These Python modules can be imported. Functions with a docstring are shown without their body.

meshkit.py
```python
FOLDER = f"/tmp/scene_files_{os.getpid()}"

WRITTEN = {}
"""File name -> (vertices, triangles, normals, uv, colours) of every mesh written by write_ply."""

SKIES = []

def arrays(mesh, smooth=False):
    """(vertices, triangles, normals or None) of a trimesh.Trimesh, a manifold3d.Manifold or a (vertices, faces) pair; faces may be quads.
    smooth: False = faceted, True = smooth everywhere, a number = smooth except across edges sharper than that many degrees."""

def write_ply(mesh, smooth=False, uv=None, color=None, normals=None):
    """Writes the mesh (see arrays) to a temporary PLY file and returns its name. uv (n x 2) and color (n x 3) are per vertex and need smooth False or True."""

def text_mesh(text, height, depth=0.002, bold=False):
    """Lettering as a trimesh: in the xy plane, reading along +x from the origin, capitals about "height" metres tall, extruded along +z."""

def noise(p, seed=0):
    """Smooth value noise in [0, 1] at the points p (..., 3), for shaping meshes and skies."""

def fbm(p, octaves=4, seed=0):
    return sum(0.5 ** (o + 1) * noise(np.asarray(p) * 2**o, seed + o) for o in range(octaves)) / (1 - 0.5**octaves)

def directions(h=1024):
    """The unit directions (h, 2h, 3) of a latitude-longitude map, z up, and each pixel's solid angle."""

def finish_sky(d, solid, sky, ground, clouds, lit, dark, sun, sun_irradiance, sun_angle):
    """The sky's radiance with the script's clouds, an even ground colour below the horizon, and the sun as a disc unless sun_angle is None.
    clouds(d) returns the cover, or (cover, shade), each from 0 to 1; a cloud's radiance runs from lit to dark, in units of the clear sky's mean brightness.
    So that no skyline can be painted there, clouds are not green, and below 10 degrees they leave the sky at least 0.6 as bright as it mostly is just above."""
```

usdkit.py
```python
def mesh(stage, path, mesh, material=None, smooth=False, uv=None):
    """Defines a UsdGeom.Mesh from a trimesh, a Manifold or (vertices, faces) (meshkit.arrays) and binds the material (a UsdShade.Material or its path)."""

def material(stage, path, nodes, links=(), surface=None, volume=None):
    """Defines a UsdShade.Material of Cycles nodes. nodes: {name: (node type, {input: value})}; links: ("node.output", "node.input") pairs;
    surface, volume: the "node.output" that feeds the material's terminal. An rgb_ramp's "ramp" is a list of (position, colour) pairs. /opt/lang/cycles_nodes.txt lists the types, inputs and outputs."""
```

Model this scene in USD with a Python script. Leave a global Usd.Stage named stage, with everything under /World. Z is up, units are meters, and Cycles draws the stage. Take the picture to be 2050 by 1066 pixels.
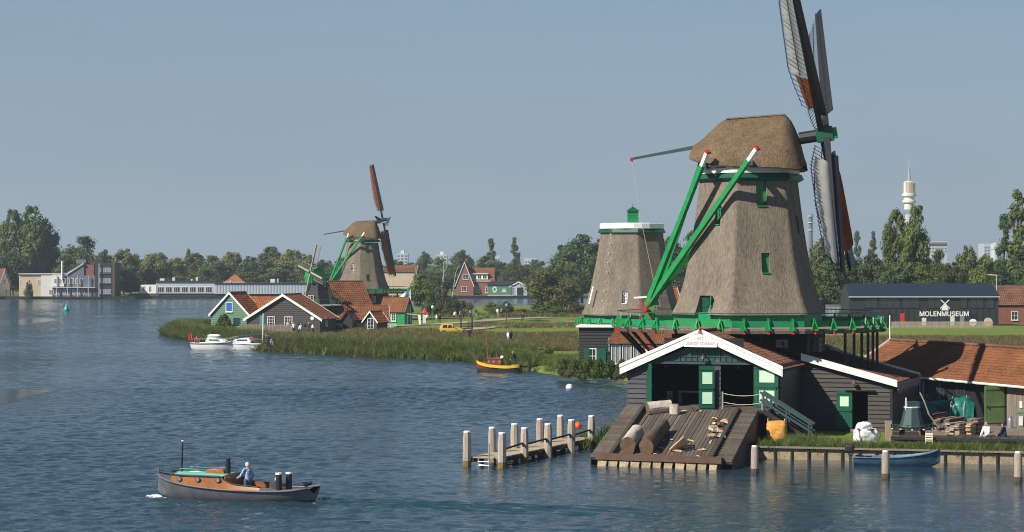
import math, random
import numpy as np
import trimesh, manifold3d as mf
import usdkit, meshkit
from pxr import Usd, UsdGeom, UsdLux, UsdShade, Gf, Vt, Sdf
from shapely.geometry import Polygon, LineString, Point
import shapely

stage = Usd.Stage.CreateInMemory()
UsdGeom.SetStageUpAxis(stage, 'Z'); UsdGeom.SetStageMetersPerUnit(stage, 1.0)
WORLD = UsdGeom.Xform.Define(stage, '/World')
stage.SetDefaultPrim(WORLD.GetPrim())
UsdGeom.Scope.Define(stage, '/World/Looks')

# ---------------------------------------------------------------- camera, sky, sun, exposure
FPX, CAMH, HOR = 4500.0, 11.2, 533.0          # focal length in photo pixels, eye height, horizon row
EXPOSURE = 0.5
cam = UsdGeom.Camera.Define(stage, '/World/camera')
cam.CreateHorizontalApertureAttr(36.0); cam.CreateFocalLengthAttr(36.0 * FPX / 2050)
cam.CreateClippingRangeAttr(Gf.Vec2f(0.5, 30000))
cam.AddTranslateOp().Set(Gf.Vec3d(0, 0, CAMH)); cam.AddRotateXOp().Set(90.0)
cam.CreateExposureAttr(EXPOSURE)
SUN = np.array([-0.62, -0.45, 0.64]); SUN /= np.linalg.norm(SUN)
SUN_EL, SUN_ROT = math.asin(SUN[2]), math.atan2(SUN[0], SUN[1])
sun = UsdLux.DistantLight.Define(stage, '/World/sun')
sun.CreateIntensityAttr(1.25); sun.CreateAngleAttr(0.53); sun.CreateNormalizeAttr(True)
sun.CreateColorAttr(Gf.Vec3f(1.0, 0.93, 0.82))
_x = np.cross([0, 0, 1.0], SUN); _x /= np.linalg.norm(_x); _y = np.cross(SUN, _x)
_m = np.eye(4); _m[0, :3], _m[1, :3], _m[2, :3] = _x, _y, SUN
sun.AddTransformOp().Set(Gf.Matrix4d(*_m.ravel().tolist()))
SKY_STRENGTH = 0.05
dome = UsdLux.DomeLight.Define(stage, '/World/sky')
dome.GetPrim().SetCustomDataByKey('kind', 'structure')
_sky = usdkit.material(stage, '/World/Looks/sky_air', {
    'tex': ('sky_texture', {'sky_type': 'single_scattering', 'sun_disc': False, 'sun_elevation': SUN_EL, 'sun_rotation': SUN_ROT,
                            'altitude': 0.0, 'air_density': 1.0, 'aerosol_density': 0.25, 'ozone_density': 5.0}),
    # a bluish veil of haze lies along the whole horizon and thins out upwards
    'geo': ('geometry', {}), 'xyz': ('separate_xyz', {}), 'up': ('math', {'math_type': 'multiply', 'value2': -1.0}),
    'cl': ('noise_texture', {'scale': 2.2, 'detail': 4.0}), 'st': ('mapping', {'scale': (1.0, 1.0, 5.0)}),
    'rp': ('rgb_ramp', {'ramp': [(0.0, (.80, .80, .80)), (.12, (.55, .55, .55)), (.3, (.18, .18, .18)), (.6, (0, 0, 0))]}),
    'vr': ('map_range', {'from_min': .3, 'from_max': .7, 'to_min': .93, 'to_max': 1.07}), 'vm': ('vector_math', {'math_type': 'scale', 'vector1': (4.3, 5.55, 7.0)}),
    'mx': ('mix', {}), 'bg': ('background_shader', {'strength': SKY_STRENGTH})},
    [('geo.incoming', 'xyz.vector'), ('xyz.z', 'up.value1'), ('up.value', 'rp.fac'), ('geo.incoming', 'st.vector'), ('st.vector', 'cl.vector'), ('cl.fac', 'vr.value'), ('vr.result', 'vm.scale'),
     ('rp.color', 'mx.fac'), ('tex.color', 'mx.color1'), ('vm.vector', 'mx.color2'), ('mx.color', 'bg.color')], surface='bg.background')
UsdShade.MaterialBindingAPI.Apply(dome.GetPrim()).Bind(_sky)

# ---------------------------------------------------------------- helpers
rng = np.random.default_rng(7)
random.seed(7)
def P(px, py, z=0.0):
    "the point of height z seen at a place of the photograph"
    y = (CAMH - z) * FPX / (py - HOR)
    return np.array([(px - 1025) / FPX * y, y, z])
def D(px, py, y):
    "the point at depth y seen at a place of the photograph"
    return np.array([(px - 1025) / FPX * y, y, CAMH - (py - HOR) / FPX * y])
def rotz(a):
    c, s = math.cos(a), math.sin(a); return np.array([[c, -s, 0], [s, c, 0], [0, 0, 1.0]])
def unit(v):
    v = np.asarray(v, float); n = np.linalg.norm(v); return v / n if n > 0 else v

class MB:
    "collects shapes into one mesh"
    def __init__(s): s.v, s.f, s.n = [], [], 0
    def add(s, v, f):
        v = np.asarray(v, float); f = np.asarray(f, int)
        if f.ndim == 2 and f.shape[1] == 4: f = np.vstack([f[:, [0, 1, 2]], f[:, [0, 2, 3]]])
        s.v.append(v); s.f.append(f + s.n); s.n += len(v); return s
    def box(s, c, size, rz=0.0, R=None):
        h = np.asarray(size, float) / 2
        v = np.array([[a, b, d] for a in (-1, 1) for b in (-1, 1) for d in (-1, 1)]) * h
        if R is None: R = rotz(rz)
        f = [[0, 1, 3, 2], [4, 6, 7, 5], [0, 4, 5, 1], [2, 3, 7, 6], [0, 2, 6, 4], [1, 5, 7, 3]]
        if np.linalg.det(R) < 0: f = [q[::-1] for q in f]
        return s.add(v @ R.T + np.asarray(c, float), f)
    def beam(s, a, b, w, h, up=(0, 0, 1), w2=None, h2=None):
        a, b = np.asarray(a, float), np.asarray(b, float)
        d = unit(b - a); x = np.cross(d, up)
        if np.linalg.norm(x) < 1e-6: x = np.cross(d, (1, 0, 0))
        x = unit(x); z = np.cross(x, d)
        w2 = w if w2 is None else w2; h2 = h if h2 is None else h2
        q = [(-1, -1), (1, -1), (1, 1), (-1, 1)]
        v = [a + x * w / 2 * i + z * h / 2 * j for i, j in q] + [b + x * w2 / 2 * i + z * h2 / 2 * j for i, j in q]
        return s.add(v, [[3, 2, 1, 0], [4, 5, 6, 7], [0, 1, 5, 4], [1, 2, 6, 5], [2, 3, 7, 6], [3, 0, 4, 7]])
    def tube(s, pts, r, n=7, cap=True):
        pts = np.asarray(pts, float); m = len(pts); r = np.broadcast_to(r, m)
        t = np.gradient(pts, axis=0); t /= np.linalg.norm(t, axis=1, keepdims=True) + 1e-12
        ref = np.array([0, 0, 1.0]) if abs(t[0][2]) < 0.9 else np.array([1.0, 0, 0])
        vv = []
        for i in range(m):
            x = unit(np.cross(t[i], ref)); y = np.cross(x, t[i])
            a = np.arange(n) / n * 2 * np.pi
            vv.append(pts[i] + r[i] * (np.cos(a)[:, None] * x + np.sin(a)[:, None] * y))
        v = np.vstack(vv); f = []
        for i in range(m - 1):
            for k in range(n):
                f.append([i * n + k, (i + 1) * n + k, (i + 1) * n + (k + 1) % n, i * n + (k + 1) % n])
        s.add(v, f)
        if cap:
            for base, flip in ((0, False), ((m - 1) * n, True)):
                ff = [[base, base + k, base + k + 1] if not flip else [base, base + k + 1, base + k] for k in range(1, n - 1)]
                s.f.append(np.array(ff) + s.n - len(v))
        return s
    def lathe(s, prof, n=20, c=(0, 0, 0), a0=0.0, sx=1.0, sy=1.0):
        prof = np.asarray(prof, float); m = len(prof); a = a0 + np.arange(n) / n * 2 * np.pi
        v = np.array([[r * math.cos(t) * sx, r * math.sin(t) * sy, z] for r, z in prof for t in a]) + np.asarray(c, float)
        f = [[i * n + k, i * n + (k + 1) % n, (i + 1) * n + (k + 1) % n, (i + 1) * n + k] for i in range(m - 1) for k in range(n)]
        s.add(v, f)
        for i, fl in ((0, True), (m - 1, False)):
            if prof[i][0] > 1e-4:
                ff = [[i * n, i * n + k + 1, i * n + k] if fl else [i * n, i * n + k, i * n + k + 1] for k in range(1, n - 1)]
                s.f.append(np.array(ff) + s.n - len(v))
        return s
    def poly(s, pts, vec):
        "extrudes a planar polygon of 3-D points by vec"
        pts = np.asarray(pts, float); vec = np.asarray(vec, float); n = len(pts)
        c = pts[0]; nn = sum(np.cross(pts[i] - c, pts[i + 1] - c) for i in range(1, n - 1)); nn = unit(nn)
        if np.dot(nn, vec) > 0: pts = pts[::-1]; nn = -nn
        x = unit(pts[1] - pts[0]); y = np.cross(nn, x)
        q = np.stack([(pts - c) @ x, (pts - c) @ y], 1)
        tv, tf = trimesh.creation.triangulate_polygon(Polygon(q), engine='earcut')
        idx = [int(np.argmin(((q - t) ** 2).sum(1))) for t in np.asarray(tv)[:, :2]]
        tf = np.array([[idx[i] for i in t] for t in tf])
        good = []
        for t in tf:
            k = np.dot(np.cross(pts[t[1]] - pts[t[0]], pts[t[2]] - pts[t[0]]), nn)
            good.append(t if k > 0 else t[::-1])
        tf = np.array(good)
        v = np.vstack([pts, pts + vec])
        f = list(tf) + list(tf[:, ::-1] + n)
        for i in range(n):
            j = (i + 1) % n; f += [[i, n + i, n + j], [i, n + j, j]]
        return s.add(v, np.array(f))
    def grid(s, V):
        "a sheet from an (a, b, 3) array"
        a, b = V.shape[:2]; i, j = np.meshgrid(np.arange(a - 1), np.arange(b - 1), indexing='ij'); k = (i * b + j).ravel()
        return s.add(V.reshape(-1, 3), np.stack([k, k + b, k + b + 1, k + 1], 1))
    def ball(s, c, r, sub=2, sc=(1, 1, 1)):
        m = _ico(sub); return s.add(m[0] * r * np.asarray(sc) + np.asarray(c, float), m[1])
    def mesh(s, m):
        if hasattr(m, 'to_mesh'):
            q = m.to_mesh(); return s.add(q.vert_properties[:, :3], q.tri_verts)
        return s.add(m.vertices, m.faces)
    def xf(s, R=None, t=(0, 0, 0)):
        for i in range(len(s.v)):
            v = s.v[i] if R is None else s.v[i] @ np.asarray(R).T
            s.v[i] = v + np.asarray(t, float)
        return s
    def get(s): return np.vstack(s.v), np.vstack(s.f)
_icos = {}
def _ico(sub):
    if sub not in _icos:
        m = trimesh.creation.icosphere(subdivisions=sub); _icos[sub] = (np.array(m.vertices), np.array(m.faces))
    return _icos[sub]

_used = {}
def path_for(parent, name):
    p = f'{parent}/{name}'
    k = _used.get(p, -1) + 1; _used[p] = k
    return p if k == 0 else f'{p}_{k:03d}'
def tag(prim, label=None, cat=None, group=None, kind=None):
    for k, v in (('label', label), ('category', cat), ('group', group), ('kind', kind)):
        if v: prim.SetCustomDataByKey(k, v)
class Thing:
    def __init__(s, name, label, cat, loc=(0, 0, 0), rz=0.0, group=None, kind=None):
        s.path = path_for('/World', name); s.loc = np.asarray(loc, float); s.rz = rz
        x = UsdGeom.Xform.Define(stage, s.path); s.xform = x
        x.AddTranslateOp().Set(Gf.Vec3d(*s.loc.tolist())); x.AddRotateZOp().Set(math.degrees(rz))
        s.prim = x.GetPrim(); tag(s.prim, label, cat, group, kind)
    def part(s, name, mb, mat, under=None, smooth=False, label=None, world=False, kind=None):
        v, f = mb.get() if isinstance(mb, MB) else mb
        if world: v = (v - s.loc) @ rotz(s.rz)
        p = path_for(under or s.path, name)
        m = usdkit.mesh(stage, p, (v, f), M[mat] if isinstance(mat, str) else mat, smooth=smooth)
        tag(m.GetPrim(), label, kind=kind)
        return p
    def L(s, p): return (np.asarray(p, float) - s.loc) @ rotz(s.rz)
    def W(s, p): return np.asarray(p, float) @ rotz(s.rz).T + s.loc
def single(name, mb, mat, label=None, cat=None, group=None, kind=None, smooth=False):
    "a thing that is one mesh, its origin at its base"
    v, f = mb.get() if isinstance(mb, MB) else mb
    p = path_for('/World', name)
    o = np.array([*v[:, :2].mean(0), v[:, 2].min()]) if kind != 'structure' else np.zeros(3)
    m = usdkit.mesh(stage, p, (v - o, f), M[mat] if isinstance(mat, str) else mat, smooth=smooth)
    m.AddTranslateOp().Set(Gf.Vec3d(*o.tolist()))
    tag(m.GetPrim(), label, cat, group, kind)
    return m
def copy_of(src, name, label, cat, loc, rz=0.0, scale=None, group=None):
    p = path_for('/World', name)
    x = UsdGeom.Xform.Define(stage, p)
    x.GetPrim().GetReferences().AddInternalReference(src)
    x.ClearXformOpOrder()
    x.AddTranslateOp().Set(Gf.Vec3d(*[float(q) for q in loc])); x.AddRotateZOp().Set(math.degrees(rz))
    if scale is not None: x.AddScaleOp().Set(Gf.Vec3f(*[float(q) for q in scale]))
    x.GetPrim().SetInstanceable(True)
    tag(x.GetPrim(), label, cat, group)
    return x
CLASSES = UsdGeom.Scope.Define(stage, '/World/prototypes').GetPrim()
CLASSES.SetSpecifier(Sdf.SpecifierClass)

# ---------------------------------------------------------------- materials
M = {}
def mat(name, col, rough=0.75, var=0.25, sc=2.0, bump=0.0, bsc=12.0, stretch=(1, 1, 1), metal=0.0, spec=0.4, col2=None, mixw=0.5, rnd=0.0, coat=0.0):
    "paint, wood, stone ... : two scales of noise over the colour, fine relief"
    c = np.asarray(col, float); lo = np.clip(c * (1 - var), 0, 1); hi = np.clip(c * (1 + var), 0, 1)
    if col2 is not None: hi = np.asarray(col2, float)
    nodes = {'tc': ('texture_coordinate', {}), 'mp': ('mapping', {'scale': tuple(stretch)}),
             'n1': ('noise_texture', {'scale': sc, 'detail': 5.0, 'roughness': 0.6}),
             'n2': ('noise_texture', {'scale': sc * 9, 'detail': 3.0, 'roughness': 0.6}),
             'mm': ('mix_float', {'fac': mixw}), 'rp': ('rgb_ramp', {'ramp': [(0.3, lo), (0.7, hi)]}),
             'p': ('principled_bsdf', {'roughness': rough, 'metallic': metal, 'specular_ior_level': spec, 'coat_weight': coat})}
    links = [('tc.object', 'mp.vector'), ('mp.vector', 'n1.vector'), ('mp.vector', 'n2.vector'), ('n1.fac', 'mm.a'), ('n2.fac', 'mm.b'),
             ('mm.result', 'rp.fac')]
    out = 'rp.color'
    if rnd:
        nodes['oi'] = ('object_info', {}); nodes['mr'] = ('map_range', {'from_min': 0.0, 'from_max': 1.0, 'to_min': 1 - rnd, 'to_max': 1 + rnd})
        nodes['hs'] = ('hsv', {}); links += [('oi.random', 'mr.value'), ('mr.result', 'hs.value'), (out, 'hs.color')]; out = 'hs.color'
    links.append((out, 'p.base_color'))
    if bump:
        nodes['nb'] = ('noise_texture', {'scale': bsc, 'detail': 3.0}); nodes['b'] = ('bump', {'strength': 1.0, 'distance': bump})
        links += [('mp.vector', 'nb.vector'), ('nb.fac', 'b.height'), ('b.normal', 'p.normal')]
    M[name] = usdkit.material(stage, '/World/Looks/' + name, nodes, links, surface='p.BSDF')
def leafmat(name, dark, light, sc=0.35, trans=0.3, rnd=0.25):
    nodes = {'tc': ('texture_coordinate', {}), 'g': ('geometry', {}), 'n1': ('noise_texture', {'scale': sc, 'detail': 3.0}),
             'ad': ('mix_float', {'fac': 0.45}), 'rp': ('rgb_ramp', {'ramp': [(0.25, dark), (0.72, light)]}),
             'oi': ('object_info', {}), 'mr': ('map_range', {'to_min': 1 - rnd, 'to_max': 1 + rnd}), 'hs': ('hsv', {}),
             'd': ('principled_bsdf', {'roughness': 0.6, 'specular_ior_level': 0.25}), 't': ('translucent_bsdf', {}), 'm': ('mix_closure', {'fac': trans})}
    links = [('tc.object', 'n1.vector'), ('n1.fac', 'ad.a'), ('g.random_per_island', 'ad.b'), ('ad.result', 'rp.fac'), ('rp.color', 'hs.color'),
             ('oi.random', 'mr.value'), ('mr.result', 'hs.value'), ('hs.color', 'd.base_color'), ('hs.color', 't.color'),
             ('d.BSDF', 'm.closure1'), ('t.BSDF', 'm.closure2')]
    M[name] = usdkit.material(stage, '/World/Looks/' + name, nodes, links, surface='m.closure')

mat('thatch', (0.176, 0.148, 0.116), 0.95, 0.48, .8, 0.035, 14, (1, 1, .3), mixw=0.55, spec=0.1)
mat('thatch_cap', (0.135, 0.096, 0.058), 0.95, 0.6, 1.0, 0.05, 13, (1, 1, .4), mixw=0.62, spec=0.1)
mat('tile_red', (0.180, 0.070, 0.030), 0.8, 0.6, 0.6, 0.01, 30, mixw=0.5, spec=0.3)
mat('tile_brown', (0.145, 0.066, 0.04), 0.85, 0.6, 0.6, 0.01, 30, mixw=0.5, spec=0.3)
mat('tile_bright', (0.25, 0.088, 0.034), 0.8, 0.45, 0.5, mixw=0.5, spec=0.3)
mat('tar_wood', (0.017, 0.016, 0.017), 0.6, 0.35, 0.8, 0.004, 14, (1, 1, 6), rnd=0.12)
mat('grey_board', (0.052, 0.052, 0.060), 0.7, 0.3, 0.8, 0.004, 14, (1, 1, 6), rnd=0.14)
mat('brown_board', (0.056, 0.049, 0.044), 0.75, 0.3, 0.8, 0.004, 14, (1, 1, 6), rnd=0.14)
mat('valance', (0.13, 0.13, 0.135), 0.7, 0.15, 2)
mat('faded_letter', (0.30, 0.30, 0.30), 0.7, 0.2, 6)
mat('plank_grey', (0.100, 0.080, 0.064), 0.85, 0.5, 1.2, 0.006, 14, (5, .5, 1), rnd=0.3)
mat('deck_wood', (0.36, 0.29, 0.20), 0.85, 0.3, 1.2, 0.004, 14, (3, 3, 1), rnd=0.1)
mat('dark_deck', (0.045, 0.038, 0.032), 0.8, 0.4, 1.2, 0.004, 14, rnd=0.2)
mat('post_wood', (0.34, 0.29, 0.235), 0.9, 0.4, 1.6, 0.012, 10, (3, 3, .5), rnd=0.12)
mat('old_wood', (0.20, 0.165, 0.13), 0.9, 0.4, 1.4, 0.008, 10, (3, 3, .5), rnd=0.15)
mat('raw_wood', (0.55, 0.36, 0.20), 0.85, 0.35, 2, 0.004, 12, rnd=0.2)
mat('bark', (0.085, 0.062, 0.045), 0.95, 0.5, 2.5, 0.03, 8, rnd=0.1)
mat('pale_bark', (0.42, 0.37, 0.31), 0.95, 0.4, 1.5, 0.02, 8)
mat('log_end', (0.135, 0.085, 0.05), 0.9, 0.4, 3.0)
mat('white', (0.76, 0.75, 0.72), 0.55, 0.13, 1.6)
mat('off_white', (0.62, 0.61, 0.56), 0.6, 0.10, 1.5)
mat('mill_green', (0.010, 0.225, 0.062), 0.5, 0.32, 1.6, 0.003, 9)
mat('sea_green', (0.010, 0.21, 0.085), 0.45, 0.15, 1.0)
mat('dark_green', (0.006, 0.075, 0.042), 0.45, 0.2, 1.0)
mat('door_green', (0.008, 0.085, 0.048), 0.45, 0.2, 1.0, 0.002, 6, (6, 6, .5))
mat('slate_green', (0.032, 0.062, 0.064), 0.5, 0.2, 1.0)
mat('sage_green', (0.12, 0.20, 0.075), 0.6, 0.15, 1.0)
mat('house_green', (0.085, 0.19, 0.125), 0.65, 0.2, 1.0, 0.004, 14, (1, 1, 6))
mat('mint', (0.50, 0.74, 0.52), 0.5, 0.06, 1.0)
mat('red_paint', (0.45, 0.02, 0.02), 0.5, 0.15, 2)
mat('blue_paint', (0.02, 0.10, 0.42), 0.5, 0.15, 2)
mat('black_paint', (0.015, 0.015, 0.017), 0.5, 0.3, 2)
mat('iron', (0.05, 0.05, 0.055), 0.5, 0.3, 3, metal=0.3)
mat('rust', (0.105, 0.062, 0.045), 0.9, 0.4, 2, 0.005, 12)
mat('steel', (0.45, 0.46, 0.47), 0.35, 0.15, 3, metal=0.7)
mat('concrete', (0.30, 0.28, 0.24), 0.9, 0.35, 0.9, 0.006, 12)
mat('quay_stone', (0.27, 0.215, 0.14), 0.95, 0.6, 1.1, 0.01, 10, rnd=0.1)
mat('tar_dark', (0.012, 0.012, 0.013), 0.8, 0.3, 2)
mat('yard_earth', (0.17, 0.135, 0.10), 0.95, 0.4, 0.8, 0.02, 6)
mat('asphalt', (0.13, 0.12, 0.11), 0.9, 0.2, 0.5)
mat('sand_path', (0.36, 0.30, 0.23), 0.95, 0.25, 0.7, 0.01, 8)
mat('brick_red', (0.21, 0.085, 0.06), 0.9, 0.3, 1.5)
mat('beige', (0.50, 0.40, 0.29), 0.8, 0.10, 0.4)
mat('grey_panel', (0.40, 0.45, 0.50), 0.6, 0.08, 0.3)
mat('mid_panel', (0.12, 0.135, 0.15), 0.7, 0.12, 0.3)
mat('dark_panel', (0.025, 0.028, 0.032), 0.6, 0.2, 0.4)
mat('teal_tarp', (0.008, 0.13, 0.105), 0.38, 0.25, 1.2, 0.03, 3, spec=0.5)
mat('tug_grey', (0.120, 0.124, 0.140), 0.55, 0.42, 1.6, 0.003, 6)
mat('varnish', (0.30, 0.105, 0.022), 0.35, 0.35, 1.6, coat=0.3)
mat('cabin_mint', (0.16, 0.52, 0.40), 0.45, 0.12, 1.5)
mat('hull_white', (0.80, 0.80, 0.80), 0.3, 0.04, 1.0)
mat('hull_blue', (0.020, 0.075, 0.150), 0.5, 0.5, 1.8, 0.004, 9, col2=(.10,.20,.28))
mat('hull_red', (0.19, 0.035, 0.02), 0.4, 0.2, 1.2)
mat('yellow', (0.70, 0.42, 0.02), 0.45, 0.12, 1.5)
mat('car_yellow', (0.62, 0.44, 0.06), 0.3, 0.05, 1.0, coat=0.5)
mat('orange_bag', (0.62, 0.30, 0.06), 0.75, 0.25, 2.0, 0.02, 5)
mat('orange_buoy', (0.65, 0.09, 0.02), 0.45, 0.1, 2)
mat('teal_buoy', (0.01, 0.30, 0.24), 0.4, 0.1, 2)
mat('white_sack', (0.72, 0.71, 0.69), 0.8, 0.15, 2.5, 0.03, 4)
mat('cream', (0.74, 0.70, 0.50), 0.6, 0.06, 2)
mat('sail_white', (0.76, 0.74, 0.68), 0.85, 0.08, 1.0, 0.01, 3)
mat('sail_rust', (0.36, 0.095, 0.028), 0.85, 0.3, 1.0, 0.02, 3)
mat('sail_blue', (0.16, 0.25, 0.32), 0.6, 0.15, 1.0)
mat('yellow_algae', (0.17, 0.125, 0.03), 0.95, 0.6, 5)
mat('flag_blue', (0.16, 0.36, 0.56), 0.8, 0.1, 2)
mat('flag_pale', (0.50, 0.68, 0.78), 0.8, 0.1, 2)
mat('roof_blue', (0.016, 0.026, 0.042), 0.4, 0.15, 0.6)
mat('rope', (0.5, 0.45, 0.36), 0.9, 0.2, 4)
mat('skin', (0.55, 0.32, 0.23), 0.55, 0.08, 4)
mat('hair_grey', (0.55, 0.52, 0.48), 0.8, 0.2, 9)
mat('hair_dark', (0.03, 0.02, 0.015), 0.7, 0.3, 9)
mat('hair_fair', (0.32, 0.20, 0.09), 0.7, 0.3, 9)
for _n, _c in {'white': (.75, .75, .75), 'black': (.018, .018, .02), 'navy': (.02, .03, .07), 'grey': (.18, .18, .19), 'yellow': (.75, .45, .02), 'red': (.5, .03, .03),
               'jeans': (.05, .09, .18), 'blue': (.06, .13, .32), 'tan': (.38, .28, .18), 'teal': (.05, .28, .24), 'lilac': (.32, .28, .5), 'pink': (.55, .25, .25), 'check': (.13, .22, .38)}.items():
    mat('cloth_' + _n, _c, 0.85, 0.15, 6)
leafmat('leaf_green', (0.112, 0.156, 0.037), (0.336, 0.390, 0.099), trans=.38)
leafmat('leaf_dark', (0.081, 0.124, 0.042), (0.256, 0.323, 0.104), trans=.38)
leafmat('leaf_light', (0.140, 0.159, 0.055), (0.390, 0.409, 0.154))
leafmat('leaf_olive', (0.128, 0.137, 0.033), (0.366, 0.348, 0.099))
leafmat('leaf_brown', (0.098, 0.076, 0.035), (0.256, 0.183, 0.086))
leafmat('reed_green', (0.130, 0.175, 0.045), (0.340, 0.380, 0.125), 0.15, 0.35)
leafmat('reed_brown', (0.150, 0.105, 0.050), (0.340, 0.240, 0.125), 0.15, 0.25)
leafmat('grass_blade', (0.075, 0.115, 0.020), (0.200, 0.260, 0.060), 0.2, 0.3)
leafmat('leaf_bright', (0.06, 0.10, 0.015), (0.22, 0.26, 0.05), 0.5, 0.3)
# panes: dark rooms behind glossy glass; sunlight passes
def glassmat(name, tint, rough=0.03, f=1.55):
    M[name] = usdkit.material(stage, '/World/Looks/' + name, {
        'fr': ('fresnel', {'IOR': f}), 'tr': ('transparent_bsdf', {'color': tint}), 'gl': ('glossy_bsdf', {'color': (1, 1, 1), 'roughness': rough}), 'm': ('mix_closure', {})},
        [('fr.fac', 'm.fac'), ('tr.BSDF', 'm.closure1'), ('gl.BSDF', 'm.closure2')], surface='m.closure')
glassmat('glass', (0.55, 0.6, 0.6))
mat('pane', (0.028, 0.034, 0.040), 0.08, 0.2, 0.5, spec=0.9)
mat('pane_pale', (0.20, 0.23, 0.25), 0.10, 0.25, 0.5, spec=0.9)
# fresh and weathered painted checks of a shirt
M['shirt_check'] = usdkit.material(stage, '/World/Looks/shirt_check', {
    'tc': ('texture_coordinate', {}), 'b': ('brick_texture', {'color1': (.10, .19, .36), 'color2': (.13, .24, .42), 'mortar': (.45, .5, .56), 'scale': 1.0, 'offset': 0.0,
        'mortar_size': 0.011, 'brick_width': 0.09, 'row_height': 0.09}), 'r': ('mapping', {'rotation': (1.5708, 0, 0)}),
    'p': ('principled_bsdf', {'roughness': 0.85})}, [('tc.object', 'r.vector'), ('r.vector', 'b.vector'), ('b.color', 'p.base_color')], surface='p.BSDF')
# open water
M['water'] = usdkit.material(stage, '/World/Looks/water', {
    'g': ('geometry', {}),
    'm1': ('mapping', {'scale': (0.75, 1.0, 1.0), 'rotation': (0, 0, 0.35)}), 'n1': ('noise_texture', {'scale': 0.55, 'detail': 6.0, 'roughness': 0.62, 'distortion': 0.3}),
    'm2': ('mapping', {'scale': (0.8, 1.2, 1.0), 'rotation': (0, 0, -0.25)}), 'n2': ('noise_texture', {'scale': 2.6, 'detail': 4.0, 'roughness': 0.6}),
    'm3': ('mapping', {'scale': (0.35, 1.0, 1.0)}), 'n3': ('noise_texture', {'scale': 0.035, 'detail': 3.0}),
    'amp': ('map_range', {'from_min': 0.35, 'from_max': 0.68, 'to_min': 0.55, 'to_max': 1.15, 'clamp': True}),
    'vd': ('vector_math', {'math_type': 'distance', 'vector2': (24, 124, 0)}), 'cm': ('map_range', {'from_min': 8.0, 'from_max': 42.0, 'to_min': 0.15, 'to_max': 1.0, 'clamp': True}), 'ac': ('math', {'math_type': 'multiply'}),
    's1': ('math', {'math_type': 'multiply', 'value2': 0.30}), 's2': ('math', {'math_type': 'multiply', 'value2': 0.14}), 'sa': ('math', {'math_type': 'add'}), 'sm': ('math', {'math_type': 'multiply'}),
    'b': ('bump', {'strength': 1.0, 'distance': 1.0, 'filter_width': 0.06}),
    'p': ('principled_bsdf', {'base_color': (0.017, 0.044, 0.064), 'roughness': 0.06, 'ior': 1.33, 'specular_ior_level': 0.5})},
    [('g.position', 'm1.vector'), ('m1.vector', 'n1.vector'), ('g.position', 'm2.vector'), ('m2.vector', 'n2.vector'), ('g.position', 'm3.vector'), ('m3.vector', 'n3.vector'),
     ('n1.fac', 's1.value1'), ('n2.fac', 's2.value1'), ('s1.value', 'sa.value1'), ('s2.value', 'sa.value2'), ('n3.fac', 'amp.value'), ('sa.value', 'sm.value1'), ('g.position', 'vd.vector1'), ('vd.value', 'cm.value'), ('cm.result', 'ac.value1'), ('amp.result', 'ac.value2'), ('ac.value', 'sm.value2'),
     ('sm.value', 'b.height'), ('b.normal', 'p.normal')], surface='p.BSDF')
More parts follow.
